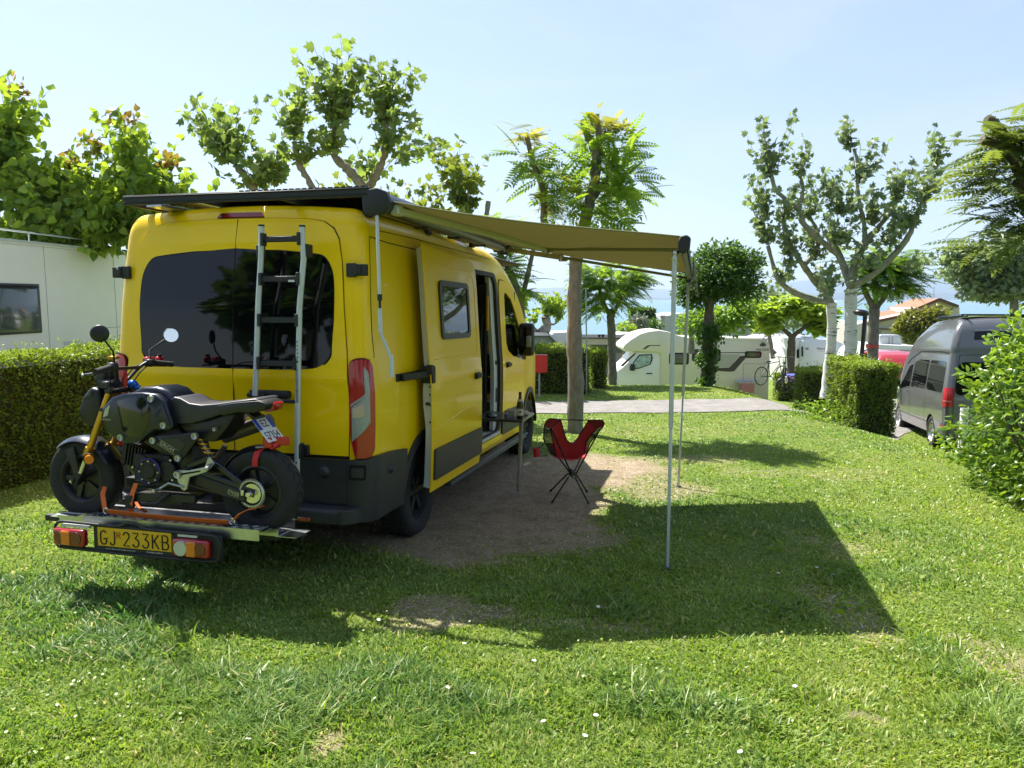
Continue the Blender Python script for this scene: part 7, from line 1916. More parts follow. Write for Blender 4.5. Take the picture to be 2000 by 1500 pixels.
for S_, fl in ((gb.left, True), (gb.right, False)):
    gp(S_, rr(.25, 1.18, 1.45, 1.82, .08), .004, 'rear_side_window', DGLASS, fl); f_ = gp(S_, rr(1.55, 1.18, 2.75, 1.82, .08), .004, 'middle_window', DGLASS, fl); gp(S_, rr(1.66, 1.25, 2.60, 1.75, .06), .010, 'pane', DGLASS, fl, par=f_)
    gp(S_, [(2.88, 1.2), (2.88, 1.78), (3.2, 1.8), (3.85, 1.28), (3.85, 1.16)], .004, 'front_window', DGLASS, fl)
    gp(S_, [(.16, 2.005), (3.4, 2.005), (3.4, 2.03), (.16, 2.03)], .010, 'roof_seam', BLKP, fl, .01)
    gp(S_, rr(.5, .50, 4.4, .515, .001), .002, 'sill_line', SEAM, fl, 0)
    for x in (1.48, 2.82): gp(S_, rr(x, .42, x + .012, 1.95, .001), .002, 'door_gap', SEAM, fl, 0, st=.12)
    gp(S_, rr(3.0, 1.05, 3.16, 1.09, .015), .02, 'handle', GP, fl, .02)
for S_, fl in ((gb.wrapL, False), (gb.wrap, True)):
    t_ = gp(S_, [(.14, .92), (.155, 1.0), (.155, 1.28), (.13, 1.33), (-.10, 1.30), (-.12, 1.24), (-.09, .92)], .012, 'tail_lamp', RED, fl, .02, st=.04)
    gp(S_, [(.12, 1.02), (.12, 1.05), (-.08, 1.05), (-.08, 1.02)], .016, 'lamp_bar', M('lamp_pale', (.5, .15, .14), .3), fl, .003, par=t_, st=.04)
    gp(S_, [(.2, .30), (.2, .58), (-.0, .60), (-.55, .60), (-.5, .45), (-.5, .30)], .03, 'bumper_corner', M('grey_metallic', (.1, .1, .1)), fl, .04, st=.06)
    gp(S_, [(.12, .52), (.12, .55), (-.1, .55), (-.1, .52)], .034, 'reflector', RED, fl, .004, st=.05)
gp(gb.rear, rr(.18, .30, 1.72, .58, .03), .05, 'rear_bumper', GP, True, .05)
gp(gb.rear, rr(.17, 1.17, 1.73, 1.86, .10), .005, 'rear_window', DGLASS, True)
gp(gb.rear, [(.15, .62), (.16, 2.02), (1.74, 2.02), (1.75, .62), (1.74, .62), (1.73, 2.01), (.17, 2.01), (.16, .62)], .003, 'tailgate_gap', SEAM, True, 0, st=.1)
gp(gb.rear, rr(.42, 2.33, 1.48, 2.52, .03), .006, 'roof_window', DGLASS, True); gp(gb.rear, rr(.38, 2.50, 1.52, 2.55, .02), .03, 'window_flap', GPS, True, .02)
for a in (.40, 1.50): MB().bar((.3, a, 2.69), (2.4, a, 2.69), .04, .04).build('roof_rail', BLKP, gv_, bevel=.006)
MB().box((1.3, .95, 2.72), (1.7, 1.2, .03)).build('solar_panel', M('solar_cells', (.006, .008, .02), .15), gv_)
for cx in (.98, 3.98):
    wheel(gv_, (cx, 1.90 - .13, .33), .33, .21, 1, .215, SILV, 5); wheel(gv_, (cx, .13, .33), .33, .21, -1, .215, SILV, 5)
    for y in (.22, 1.68): MB().cyl((cx, y - .12, .36), (cx, y + .12, .36), .36, n=20).build('wheel_well', SEAM, gv_)
MB().box((2.45, .95, .38), (4.2, 1.5, .14)).build('underbody', SEAM, gv_)
MB().box((3.72, 2.02, 1.18), (.10, .22, .20)).box((3.75, 1.9, 1.12), (.06, .1, .05)).build('wing_mirror', BLKP, gv_, bevel=.03, seg=2)

# ---------------------------------------------------------------- motorhome seen side-on beyond the lawn
MY = 30.
def Q(u, v, Y=MY): p = at(u, v, Y); return (p.x, p.z)
def slab(name, pts, Y, depth, mat, par, bevel=.0, seg=2, org=None, shift=0.):
    o = org if org is not None else par.location
    m = MB(); n = len(pts); f0 = [(x - o[0], Y - o[1], z - o[2]) for x, z in pts]; b0_ = [(x - o[0] + shift, Y + depth - o[1], z - o[2]) for x, z in pts]
    m.add(f0 + b0_, [tuple(range(n)), tuple(reversed(range(n, 2 * n)))] + [(i, i + n, (i + 1) % n + n, (i + 1) % n) for i in range(n)])
    return m.build(name, mat, par, 40, bevel=bevel, seg=seg)
mhx = Q(1350, 755)[0]; mh = empty('motorhome', loc=(mhx, MY + 1.1, gz(mhx, MY + 1.1))); T(mh, 'cream motorhome with overcab bunk and dark brown stripe parked side-on below the lawn', 'motorhome')
mhz = mh.location.z
slab('body', [Q(1216, 681), Q(1219, 674), Q(1232, 663), Q(1250, 652), Q(1268, 647), Q(1288, 645), Q(1306, 648), Q(1325, 655), Q(1345, 659.5), Q(1488, 662), Q(1498, 665), Q(1504, 673)] + [(Q(1504, 700)[0], mhz + .45), (Q(1292, 700)[0], mhz + .45), Q(1292, 692), Q(1285, 688), Q(1245, 687), Q(1222, 687)], MY, 2.25, CREAM, mh, .05)
slab('cab', [(Q(1202, 700)[0], mhz + .5), Q(1200, 740), Q(1203, 727), Q(1216, 718), Q(1229, 706), Q(1243, 687), Q(1293, 686), (Q(1293, 700)[0], mhz + .4)], MY + .10, 2.0, WHITE, mh, .06)
def face(name, pts, mat, dy=.0, par=None, th=.03):
    return slab(name, pts, MY - dy, th, mat, par or mh, org=mh.location)
TEAL = M('teal_thermal_mat', (.10, .26, .25), .5, c2=(.55, .6, .6), scale=9)
face('cab_window', [Q(1231, 722), Q(1239, 706), Q(1249, 693), Q(1274, 692), Q(1276, 700), Q(1272, 712), Q(1250, 720)], SEAM, -.085); face('window_shade', [Q(1234, 720), Q(1241, 706), Q(1250, 695), Q(1272, 694), Q(1273, 700), Q(1270, 711), Q(1250, 718)], TEAL, -.075)
MB().box(tuple(Vector((Q(1234, 717)[0], MY - .12, Q(1234, 717)[1])) - mh.location), (.20, .18, .26)).build('wing_mirror', BLKP, mh, bevel=.03)
face('door_handle', [Q(1263, 731), Q(1275, 731), Q(1275, 729), Q(1263, 729)], SEAM, -.08)
face('windscreen', [Q(1212, 715), Q(1240, 690), Q(1243, 690), Q(1218, 716)], DGLASS, -.09)
def mwin(u0, v0, u1, v1):
    (x0, z1), (x1, z0) = Q(u0, v0), Q(u1, v1); o = face('window', rr(x0, z0, x1, z1, .08, 3), SEAM, .012); face('pane', rr(x0 + .06, z0 + .05, x1 - .06, z1 - .05, .05, 3), M('mh_pane', (.05, .06, .06), .08, spec=.8, coat=.5), .022, o if False else mh, .02); return o
mwin(1307, 689, 1345, 712); mwin(1352, 682, 1407, 706); mwin(1455, 686, 1487, 699)
BRN = M('brown_stripe', (.055, .045, .04), .4)
face('stripe', [Q(1392, 724), Q(1392, 719), Q(1424, 718), Q(1446, 695), Q(1460, 695), Q(1434, 725), Q(1426, 726)], BRN, .006); face('stripe', [Q(1407, 689.5), Q(1407, 688), Q(1455, 688), Q(1455, 689.5)], BRN, .006)
face('stripe', [Q(1255, 682), Q(1264, 675), Q(1268, 674), Q(1290, 674), Q(1290, 675.5), Q(1270, 675.5), Q(1260, 682)], BRN, .006)
face('panel', [Q(1393, 718), Q(1394, 699), Q(1408, 699), Q(1409, 692), Q(1446, 692), Q(1424, 717)], M('panel_grey', (.40, .40, .35), .4), .004); face('roof_edge', [Q(1346, 661), Q(1346, 658.5), Q(1490, 661), Q(1496, 664.5), Q(1488, 664)], WHITE, .02, th=.1)
for a, b in (((1452, 710), (1499, 745)),):
    (x0, z1), (x1, z0) = Q(*a), Q(*b); face('locker_line', [(x0, z0), (x0, z1), (x1, z1), (x1, z0), (x1 - .02, z0), (x1 - .02, z1 - .02), (x0 + .02, z1 - .02), (x0 + .02, z0)], GREYL, .004)
# leaf emblem and name
lx_, lz_ = Q(1490, 674.5); lf2 = []
for a, r in zip(range(0, 360, 18), (.10, .06, .17, .08, .20, .07, .17, .06, .10, .05, .18, .07, .12, .05, .03, .03, .12, .05, .18, .06)): lf2.append((lx_ + r * math.sin(RAD(a + 90)), lz_ + .03 + r * math.cos(RAD(a + 90))))
lf2 = [(lx_ + r * math.cos(RAD(a)), lz_ + .02 + r * math.sin(RAD(a))) for a, r in ((90, .15), (75, .07), (55, .13), (40, .07), (15, .15), (0, .10), (-25, .14), (-50, .06), (-85, .08), (-95, .08), (-130, .06), (205, .14), (180, .10), (165, .15), (140, .07), (125, .13), (105, .07))]
face('leaf_emblem', lf2, BRN, .008)
text('McLOUIS', 'lettering', .13, BRN, mh, frame(Vector((lx_, MY - .008, Q(1490, 683)[1])) - mh.location, (1, 0, 0), (0, 0, 1)), .002)
face('bike_rack_table', [Q(1436, 745), Q(1436, 743), Q(1482, 743), Q(1482, 745)], WALU, .15, th=.4)
for u in (1250, 1450):
    w_ = wheel(mh, (Q(u, 700)[0] - mhx, -1.0, .35), .35, .22, -1, .21, SILV, 5, tread=0)
MB().box((0, 0, .45), (5.0, 1.8, .2)).build('chassis', SEAM, mh)
# drying rack and pink towel at its side
dr = empty('drying_rack', loc=(Q(1458, 750)[0], MY - .5, gz(Q(1458, 750)[0], MY - .5))); T(dr, 'small drying rack with a pink cloth beside the motorhome', 'drying rack')
zt = Q(1458, 745)[1] - dr.location.z
MB().bar((-.5, 0, zt), (.5, 0, zt), .02, .02).bar((-.5, .3, zt), (.5, .3, zt), .02, .02).bar((-.45, 0, 0), (.35, 0, zt), .02, .02).bar((.45, 0, 0), (-.35, 0, zt), .02, .02).bar((-.45, .3, 0), (.35, .3, zt), .02, .02).build('frame', WALU, dr); MB().box((-.1, .15, zt - .2), (.5, .33, .4)).build('cloth', M('pink_cloth', (.42, .18, .20), .9), dr, bevel=.02)

# ---------------------------------------------------------------- caravan behind the left hedge
cd = Vector((.0872, .9962, 0)); cn_ = Vector((-.9962, .0872, 0)); cg = gz(-10.8, 16)
CM = Matrix((cd, cn_, Vector((0, 0, 1)))).transposed().to_4x4(); CM.translation = Vector((-10.06, 12.6, cg))
cv = empty('caravan', CM); T(cv, 'long white motorhome with a roof rail behind the left hedge', 'motorhome')
H_ = 2.90 - cg
MB().box((4.4, 1.15, (H_ + .35) / 2), (8.8, 2.3, H_ - .35)).build('body', M('cream_wall', (.86, .83, .73), .42, var=.03, scale=1.5), cv, bevel=.05, seg=3)
MB().bar((-.0, -.008, H_ - .03), (8.8, -.008, H_ - .03), .02, .05).bar((0, -.006, H_ - .10), (8.8, -.006, H_ - .10), .006, .008).build('roof_trim', WHITED, cv)
m = MB()
for a in (.08, 2.2):
    m.tube([(1.0, a, H_ + .18), (8.6, a, H_ + .14)], .016, 8)
    for x in (1.2, 3.3, 5.4, 7.5, 8.4): m.tube([(x, a, H_), (x, a, H_ + .17)], .014, 8)
for x in (5.6, 6.4, 7.2): m.tube([(x, .08, H_ + .02), (x + .6, 1.2, H_ + .05)], .012, 6)
m.build('roof_rail', WALU, cv)
wo = MB().box((2.66, -.014, 1.53 - cg), (1.42, .03, 1.0)).build('window', M('window_rubber', (.025, .027, .025), .5), cv, bevel=.012, seg=2)
MB().box((2.64, -.034, 1.50 - cg), (1.26, .02, .86)).build('pane', M('acrylic_grey', (.045, .06, .058), .12, coat=.6, bump=.05, bscale=2), wo, bevel=.03, seg=3); MB().box((2.64, -.040, 1.97 - cg), (1.3, .012, .035)).build('blind_rail', SEAM, wo)
MB().box((1.6, -.004, 2.72 - cg), (1.0, .004, .035)).build('stripe', M('navy_stripe', (.02, .02, .09), .5), cv)
for x, w_ in ((4.3, .5), (.6, .4)): MB().box((x, -.006, 1.0), (w_, .01, .32)).build('service_hatch', WHITED, cv)
for x in (1.2, 3.6, 6.0): MB().box((x, -.003, (H_ + .35) / 2), (.008, .006, H_ - .5)).build('panel_joint', GREYL, cv)
MB().bar((5.6, -.005, 1.05 - cg), (8.5, -.005, 1.05 - cg), .004, .012).bar((5.6, -.005, .4), (5.6, -.005, 1.05 - cg), .012, .004, up=(0, 1, 0)).build('door_outline', GREYL, cv)
m = MB()
for k in range(8): m.tube([(6.3 + k * .32 + .22 * math.cos(t), -.012, .62 - cg + .36 * math.sin(t)) for t in np.linspace(0, math.pi, 12)], .012, 5)
m.build('loop_graphic', M('ochre_print', (.55, .40, .08), .6), cv)

# ---------------------------------------------------------------- further vehicles
def car(name, label, M4, paint, L, W, H, top, win=True):
    root = empty(name, M4); T(root, label, 'car')
    b = Body(L, W, H, .25, (.22, .25, .15), (.45, .35, .2), top, ([.2, .6, .85, H], [.03, 0, 0, .20]), ([.2, .7, .9, H], [.02, 0, .02, .10]), ([0, L * .8, L], [1, 1, .85]), crown=.03, zb=.85)
    m = MB(); patch(m, b.left, rr(0, .25, L, H, 1e-7), 0, 0, .14, gy=[.9, 1.0], flip=True); patch(m, b.right, rr(0, .25, L, H, 1e-7), 0, 0, .14); patch(m, b.rear, rr(0, .25, W, H, 1e-7), 0, 0, .12, flip=True); patch(m, b.roof, rr(0, 0, L, W, 1e-7), 0, 0, .12); patch(m, b.front, rr(0, .25, W, H, 1e-7), 0, 0, .14)
    m.build('body', paint, root, 50)
    for S_, fl in ((b.left, True), (b.right, False)): patch(MB(), S_, [(.45, .92), (.75, H - .1), (2.3, H - .1), (2.95, .92)], .006, .003, .1, flip=fl).build('side_window', DGLASS, root)
    patch(MB(), b.rear, rr(.22, .95, W - .22, H - .12, .06), .006, .003, .1, flip=True).build('rear_window', DGLASS, root)
    for S_, fl in ((b.wrapL, False), (b.wrap, True)): patch(MB(), S_, [(.25, .72), (.25, .92), (-.1, .94), (-.12, .74)], .012, .01, .06, flip=fl).build('tail_lamp', REDD, root)
    patch(MB(), b.rear, rr(.1, .28, W - .1, .45, .03), .03, .03, .1, flip=True).build('bumper', BLKP, root)
    patch(MB(), b.rear, rr(W / 2 - .26, .55, W / 2 + .26, .66, .01), .01, .005, .1, flip=True).build('number_plate', WHITE, root)
    for cx in (.75, L - .85):
        for y, s in ((.10, -1), (W - .10, 1)): wheel(root, (cx, y, .3), .3, .2, s, .2, SILV, 5, tread=0)
    return root
def heading(x, y, deg, z=None):
    a = RAD(deg); m = Matrix(((math.sin(a), -math.cos(a), 0, x), (math.cos(a), math.sin(a), 0, y), (0, 0, 1, gz(x, y) if z is None else z), (0, 0, 0, 1))); return m
car('red_car', 'faded red hatchback between the hedge block and the grey van', heading(13.0, 23.6, 12, -1.40), M('red_car_paint', (.34, .02, .03), .3, var=.1, scale=2, coat=.7), 4.0, 1.7, 1.45, ([0, .3, .8, 2.4, 3.0, 4.0], [1.0, 1.36, 1.45, 1.42, 1.02, .75]))
car('green_car', 'small teal car far behind the bicycles, right of the motorhome', heading(Q(1530, 700, 44)[0], 44, 70), M('teal_paint', (.04, .22, .19), .3, coat=.7), 3.9, 1.65, 1.42, ([0, .3, .8, 2.4, 3.0, 3.9], [1.0, 1.36, 1.42, 1.40, 1.02, .75]))
# white caravan with sloping nose
wx, wz = Q(1600, 735, 35); wc = empty('white_caravan', loc=(wx, 36, gz(wx, 36))); T(wc, 'white caravan with a sloping nose behind the second hedge block', 'caravan'); zz = wc.location.z + .4
BW = M('shaded_white', (.58, .62, .68), .35, coat=.4)  # bluish shade of the viewer-facing side is put into this white
slab('body', [(Q(1568, 700, 35)[0], zz), Q(1568, 668, 35), Q(1574, 662, 35), Q(1628, 662, 35), Q(1650, 672, 35), Q(1664, 690, 35), (Q(1664, 700, 35)[0], zz)], 35, 2.2, BW, wc, .08, shift=-.55)
slab('side_face', [(Q(1553, 700, 35)[0], zz), Q(1553, 664, 35), Q(1570, 662, 35), (Q(1570, 700, 35)[0], zz)], 35.25, 2.0, WHITE, wc, .04, shift=-.4)  # left side wall of the same caravan, in the plain white
for u0, u1, v0, v1 in ((1565, 1568, 678, 696), (1560, 1564, 684, 700), (1563, 1567, 712, 724)): slab('window', [Q(u0, v1, 35), Q(u0, v0, 35), Q(u1, v0 - 2, 35), Q(u1, v1, 35)], 35.22 if u0 != 1565 else 34.97, .03, SEAM, wc)
slab('roof_vent', [Q(1582, 662, 35), Q(1584, 659, 35), Q(1600, 659, 35), Q(1603, 662, 35)], 35.6, .6, WHITE, wc, .01)
slab('emblem', [Q(1573, 683, 35), Q(1573, 679, 35), Q(1579, 679, 35), Q(1579, 683, 35)], 34.985, .02, M('emblem_blue', (.12, .22, .28), .5), wc)
text('Deltarete', 'lettering', .13, M('maroon_print', (.22, .06, .10), .5), wc, frame(Vector((Q(1606, 681, 35)[0], 34.985, Q(1606, 681, 35)[1])) - wc.location, (1, 0, 0), (0, 0, 1)), .002)
slab('trim_line', [Q(1597, 686.5, 35), Q(1597, 686, 35), Q(1640, 686, 35), Q(1640, 686.5, 35)], 34.985, .02, GREYL, wc)
# another caravan with an open roof hatch
wx2, _ = Q(1740, 720, 31); w2 = empty('white_caravan', loc=(wx2, 32, gz(wx2, 32))); T(w2, 'white caravan with a raised clear roof hatch behind the red car', 'caravan'); zz = w2.location.z + .4
slab('body', [(Q(1676, 700, 31)[0], zz), Q(1676, 706, 31), Q(1683, 688, 31), Q(1696, 676, 31), Q(1712, 672, 31), Q(1800, 676, 31), (Q(1800, 700, 31)[0], zz)], 31, 2.2, WHITE, w2, .06)
slab('side_stripe', [Q(1684, 686, 31), Q(1690, 682, 31), Q(1800, 684, 31), Q(1800, 686, 31), Q(1692, 686, 31)], 30.97, .03, GREYL, w2); slab('lower_panel', [(Q(1684, 700, 31)[0], zz + .1), Q(1684, 692, 31), Q(1700, 688, 31), Q(1800, 689, 31), (Q(1800, 700, 31)[0], zz + .1)], 30.98, .03, CREAM, w2)
slab('roof_hatch', [Q(1727, 676, 31), Q(1727, 657, 31), Q(1730, 655, 31), Q(1766, 655, 31), Q(1769, 658, 31), Q(1771, 676, 31)], 31.4, .5, M('milky_acrylic', (.55, .57, .62), .25, coat=.5), w2, .03)
for u in (1745, 1752): slab('hatch_line', [Q(u, 674, 31), Q(u, 659, 31), Q(u + 1.2, 659, 31), Q(u + 1.2, 674, 31)], 31.37, .03, GREYL, w2)

# scooter, bicycle
bkx, bky = Q(1545, 750, 27)[0], 27.; zb2 = gz(bkx, bky) + .35
S2 = empty('scooter', loc=(bkx, bky, gz(bkx, bky))); T(S2, 'black scooter with a blue and pink cover beside the motorhome rear', 'scooter')
def q3(u, v, Y=27.): return at(u, v, Y) - Vector((bkx, bky, gz(bkx, bky)))
MB().add(*(lambda p: ([q3(*a) for a in p] + [q3(*a) + Vector((0, .6, 0)) for a in p], [tuple(range(len(p))), tuple(reversed(range(len(p), 2 * len(p))))] + [(i, i + len(p), (i + 1) % len(p) + len(p), (i + 1) % len(p)) for i in range(len(p))]))([(1543, 742), (1545, 733), (1575, 732), (1576, 748), (1560, 749)])).build('cover', M('blue_cover', (.03, .04, .26), .6, c2=(.08, .10, .4), scale=6), S2, bevel=.05, seg=2)
MB().bar(q3(1541, 738.5, 26.95), q3(1562, 739, 26.95), .04, .07).build('pink_band', M('pink_band', (.65, .25, .40), .5), S2)
m = MB(); m.ball(q3(1545, 747), (.30, .25, .14), 12).ball(q3(1556, 749), (.28, .25, .14), 12).ball(q3(1537, 740), (.12, .15, .12), 10)
for u in (1530, 1568): m.lathe([(.20, -.05), (.27, -.05), (.29, 0), (.27, .05), (.20, .05)], q3(u, 752), (0, 1, 0), 20)
m.build('body', SATIN, S2, 60); MB().ball(q3(1535.5, 743.5, 26.85), (.07, .04, .10), 10).build('headlamp', WHITE, S2)
def bicycle(loc, rz, label, mat):
    r = empty('bicycle', loc=loc, rz=rz); T(r, label, 'bicycle', None)
    for x in (-.52, .52):
        m = MB(); m.lathe([(.315, -.018), (.345, 0), (.315, .018), (.305, 0)], (x, 0, .345), (0, 1, 0), 28, True)
        for k in range(10): a = k * .628; m.tube([(x, 0, .345), (x + .31 * math.cos(a), 0, .345 + .31 * math.sin(a))], .003, 3)
        m.build('wheel', RUB, r)
    m = MB()
    for a, b in (((-.52, 0, .345), (-.08, 0, .30)), ((-.08, 0, .30), (-.2, 0, .82)), ((-.2, 0, .78), (.38, 0, .84)), ((-.08, 0, .30), (.40, 0, .76)), ((.36, 0, .90), (.52, 0, .345)), ((-.52, 0, .345), (-.19, 0, .76)), ((.36, 0, .90), (.33, 0, 1.0))): m.tube([a, b], .016, 6)
    m.tube([(.33, -.28, 1.02), (.36, 0, 1.0), (.33, .28, 1.02)], .012, 6); m.build('frame', mat, r); MB().box((-.22, 0, .86), (.25, .13, .05)).build('saddle', SATIN, r, bevel=.02)
    MB().tube([(-.08, -.1, .30), (-.08, .1, .30)], .015, 6).tube([(-.08, -.1, .30), (.02, -.1, .18)], .01, 5).build('crank', SATIN, r); return r
bq = at(1522, 752, 26.6); bicycle((bq.x + .15, 26.6, bq.z - .06), 1.15, 'black bicycle standing end-on beside the motorhome rear', SATIN)
bq = at(1512, 748, 27.6); bicycle((bq.x, 27.9, bq.z - .10), .5, 'grey bicycle behind the black one, close to the motorhome corner', ANTH)

# ---------------------------------------------------------------- buildings and odds and ends down the slope
def gabled(name, label, cat, pts, Y, depth, wall, roofm, rooft=.12, over=.2, windows=(), shift=0.):
    """Wall prism of outline pts (x, z), with a roof slab along each edge in roofm pairs."""
    cx = sum(p[0] for p in pts) / len(pts); r = empty(name, loc=(cx, Y, min(p[1] for p in pts))); T(r, label, cat)
    slab('wall', pts, Y, depth, wall, r, shift=shift)
    for a, b in windows: slab('window', [(a[0], b[1]), (a[0], a[1]), (b[0], a[1]), (b[0], b[1])], Y - .03, .04, DGLASS, r)
    return r
FB = M('beige_fascia', (.42, .38, .33), .7); DK = M('dark_facade', (.10, .095, .10), .6); GRW = M('grey_wall', (.36, .37, .42), .8, var=.04, scale=.3)
mb1 = empty('mobile_home', loc=(6.0, 45, gz(6, 45))); T(mb1, 'long low mobile home with flat beige roof edge behind the grey trunk', 'mobile home')
slab('wall', [(Q(1133, 700, 45)[0], gz(6, 45)), Q(1133, 673, 45), Q(1268, 674, 45), (Q(1268, 700, 45)[0], gz(6, 45))], 45.4, 3.4, M('grey_cladding_wall', (.26, .245, .24), .7), mb1)
slab('fascia', [Q(1131, 673, 45), Q(1131, 661, 45), Q(1270, 662, 45), Q(1270, 673, 45)], 45, 3.8, FB, mb1); slab('roof_edge', [Q(1130, 661, 45), Q(1130, 659, 45), Q(1271, 660, 45), Q(1271, 662, 45)], 44.9, 4.0, SEAM, mb1)
slab('window_band', [Q(1157, 690, 45), Q(1157, 675, 45), Q(1216, 675, 45), Q(1216, 690, 45)], 45.36, .05, DK, mb1); slab('pale_panel', [Q(1138, 690, 45), Q(1138, 674, 45), Q(1156, 674, 45), Q(1156, 690, 45)], 45.36, .05, GREYL, mb1)
for u in (1170.5, 1177.5): c = at(u, 657, 45.5) - mb1.location; MB().cyl(c - Vector((0, 0, .1)), c + Vector((0, 0, .06)), .06, n=8).box(c + Vector((0, 0, .09)), (.22, .22, .05)).build('roof_vent', SEAM, mb1)
c = at(1225, 652, 49); T(slab('grey_roof', [Q(1196, 661, 49), Q(1214, 653, 49), Q(1222, 652.5, 49), Q(1262, 655, 49), Q(1262, 664, 49)], 49, 4, M('roof_sheet', (.4, .4, .42), .5, c2=(.6, .6, .62), scale=2), None, org=(0, 0, 0)), 'low pitched sheet metal roof behind the mobile home', 'roof')
gs = empty('grey_chalet', loc=(2.0, 36, gz(2, 36))); T(gs, 'blue grey chalet gable beside the van mirror, above the hedge', 'chalet')
slab('wall', [(Q(1000, 700, 36)[0], gz(2, 36)), Q(1000, 657, 36), Q(1072, 657, 36), Q(1098, 681, 36), (Q(1098, 700, 36)[0], gz(2, 36))], 36, 3.5, M('bluegrey_boards', (.17, .19, .24), .7), gs)
slab('roof_edge', [Q(1000, 657, 36), Q(1000, 655, 36), Q(1073, 655, 36), Q(1101, 681, 36), Q(1098, 682, 36), Q(1071, 657.2, 36)], 35.8, 3.9, M('dark_roof_edge', (.03, .035, .045), .5), gs); slab('window', [Q(1071, 690, 36), Q(1071, 667, 36), Q(1080, 672, 36), Q(1080, 690, 36)], 35.95, .06, GREYL, gs)
wt = empty('white_awning_tent', loc=(3.3, 39, gz(3.3, 39))); T(wt, 'white peaked tent roof between the chalet and the grey trunk', 'tent')
slab('canvas', [(Q(1092, 700, 39)[0], gz(3, 39)), Q(1097, 679, 39), Q(1074, 655, 39), Q(1084, 651, 39), Q(1128, 650, 39), Q(1130, 662, 39), (Q(1130, 700, 39)[0], gz(3, 39))], 39, 3, M('tent_white', (.68, .68, .68), .7), wt); slab('grey_side', [(Q(1099, 700, 38.9)[0], gz(3, 39)), Q(1099, 680, 38.9), Q(1113, 664, 38.9), Q(1130, 664, 38.9), (Q(1130, 700, 38.9)[0], gz(3, 39))], 38.9, .05, M('tent_grey', (.32, .34, .38), .7), wt)
# white frame, sign, rustic fence
fr = empty('pole_shelter', loc=(3.6, 26, gz(3.6, 26))); T(fr, 'white painted pole shelter frame behind the low hedge', 'shelter'); mm = MB(); lo = fr.location
mm.bar(at(1134, 684, 26) - lo, at(1190, 691, 26) - lo, .05, .06).bar(at(1169, 690, 26) - lo, at(1168, 750, 26) - lo, .05, .05).bar(at(1190, 691, 26) - lo, at(1190, 750, 26) - lo, .04, .04).build('poles', WHITE, fr)
sg = empty('blue_sign', loc=(3.0, 27, gz(3, 27))); T(sg, 'small blue notice board with white symbol behind the low hedge', 'sign'); lo = sg.location
slab('board', [Q(1150, 706, 27), Q(1151, 696, 27), Q(1159, 696, 27), Q(1160, 706, 27)], 27, .04, M('sign_blue', (.03, .14, .42), .5), sg); slab('symbol', [Q(1152.5, 700, 27), Q(1153, 698, 27), Q(1157, 698, 27), Q(1157.5, 700, 27)], 26.97, .02, WHITE, sg); MB().bar((at(1155, 705, 27.03) - lo), Vector((0, 0.03, 0)), .04, .04).build('post', BLKP, sg)
WOOD = M('weathered_wood', (.20, .15, .09), .85, c2=(.34, .27, .18), scale=12, stretch=(1, 1, .2))
rf = empty('rustic_fence', loc=(2.6, 20.4, gz(2.6, 20.4))); T(rf, 'small rustic wooden fence between hedge end and low hedge', 'fence'); lo = rf.location
for u, v in ((1150, 722), (1156, 730), (1163, 728), (1170, 722)): MB().bar(Vector((at(u, v, 20.4).x, 20.4, gz(at(u, v, 20.4).x, 20.4))) - lo, at(u, v, 20.4) - lo, .05, .05).build('post', WOOD, rf)
MB().bar(at(1144, 712, 20.4) - lo, at(1157, 732, 20.4) - lo, .04, .06).bar(at(1156, 729, 20.4) - lo, at(1171, 723, 20.4) - lo, .04, .05).build('rail', WOOD, rf)
# grey building behind the motorhome, concrete pillars, stone wall
gbd = empty('grey_building', loc=(20, 75, gz(20, 75))); T(gbd, 'plain lavender grey building behind the motorhome roof', 'building')
slab('wall', [(Q(1296, 700, 75)[0], gz(20, 75) - 1), Q(1296, 618, 75), Q(1330, 612, 75), Q(1500, 622, 75), Q(1530, 624, 75), (Q(1530, 700, 75)[0], gz(20, 75) - 1)], 75, 8, GRW, gbd)
for u in (1320, 1450, 1478): slab('window', [Q(u, 652, 75), Q(u, 636, 75), Q(u + 12, 636, 75), Q(u + 12, 652, 75)], 74.9, .15, M('pale_shutter', (.28, .29, .33), .6), gbd)
slab('cornice', [Q(1420, 634, 75), Q(1420, 631, 75), Q(1530, 637, 75), Q(1530, 640, 75)], 74.7, .4, M('cornice', (.5, .5, .5), .7), gbd)
for u, v in ((1267.5, 612), (1294.5, 618)):
    p = at(u, v, 66); q_ = (p.x, 66, gz(p.x, 66)); e_ = empty('concrete_pillar', loc=q_); T(e_, 'pale concrete chimney stack %s of the square cypress' % ('just right' if u < 1280 else 'further to the right'), 'chimney'); h = p.z - q_[2]
    MB().box((0, 0, h / 2), (.30, .30, h)).build('shaft', M('concrete', (.38, .37, .36), .85, var=.1, scale=3), e_); MB().box((0, 0, h + .03), (.42, .42, .12)).build('cap', M('concrete', (.38, .37, .36), .85), e_)
sw = empty('stone_house', loc=(18, 52, gz(18, 52))); T(sw, 'low stone house wall with a white gutter right of the motorhome', 'house')
slab('wall', [(Q(1485, 700, 52)[0], gz(18, 52) - .5), Q(1485, 668, 52), Q(1572, 668, 52), (Q(1572, 700, 52)[0], gz(18, 52) - .5)], 52, 5, M('stone_wall', (.22, .19, .19), .9, c2=(.36, .32, .31), scale=2.5, bump=.6, bscale=8), sw)
slab('gutter', [Q(1483, 668, 52), Q(1483, 666, 52), Q(1574, 666, 52), Q(1574, 668, 52)], 51.8, .4, WHITE, sw); slab('roof', [Q(1483, 666, 52), Q(1490, 655, 54), Q(1570, 654, 54), Q(1574, 666, 52)], 52.2, 4, M('grey_tiles', (.28, .27, .30), .8), sw)
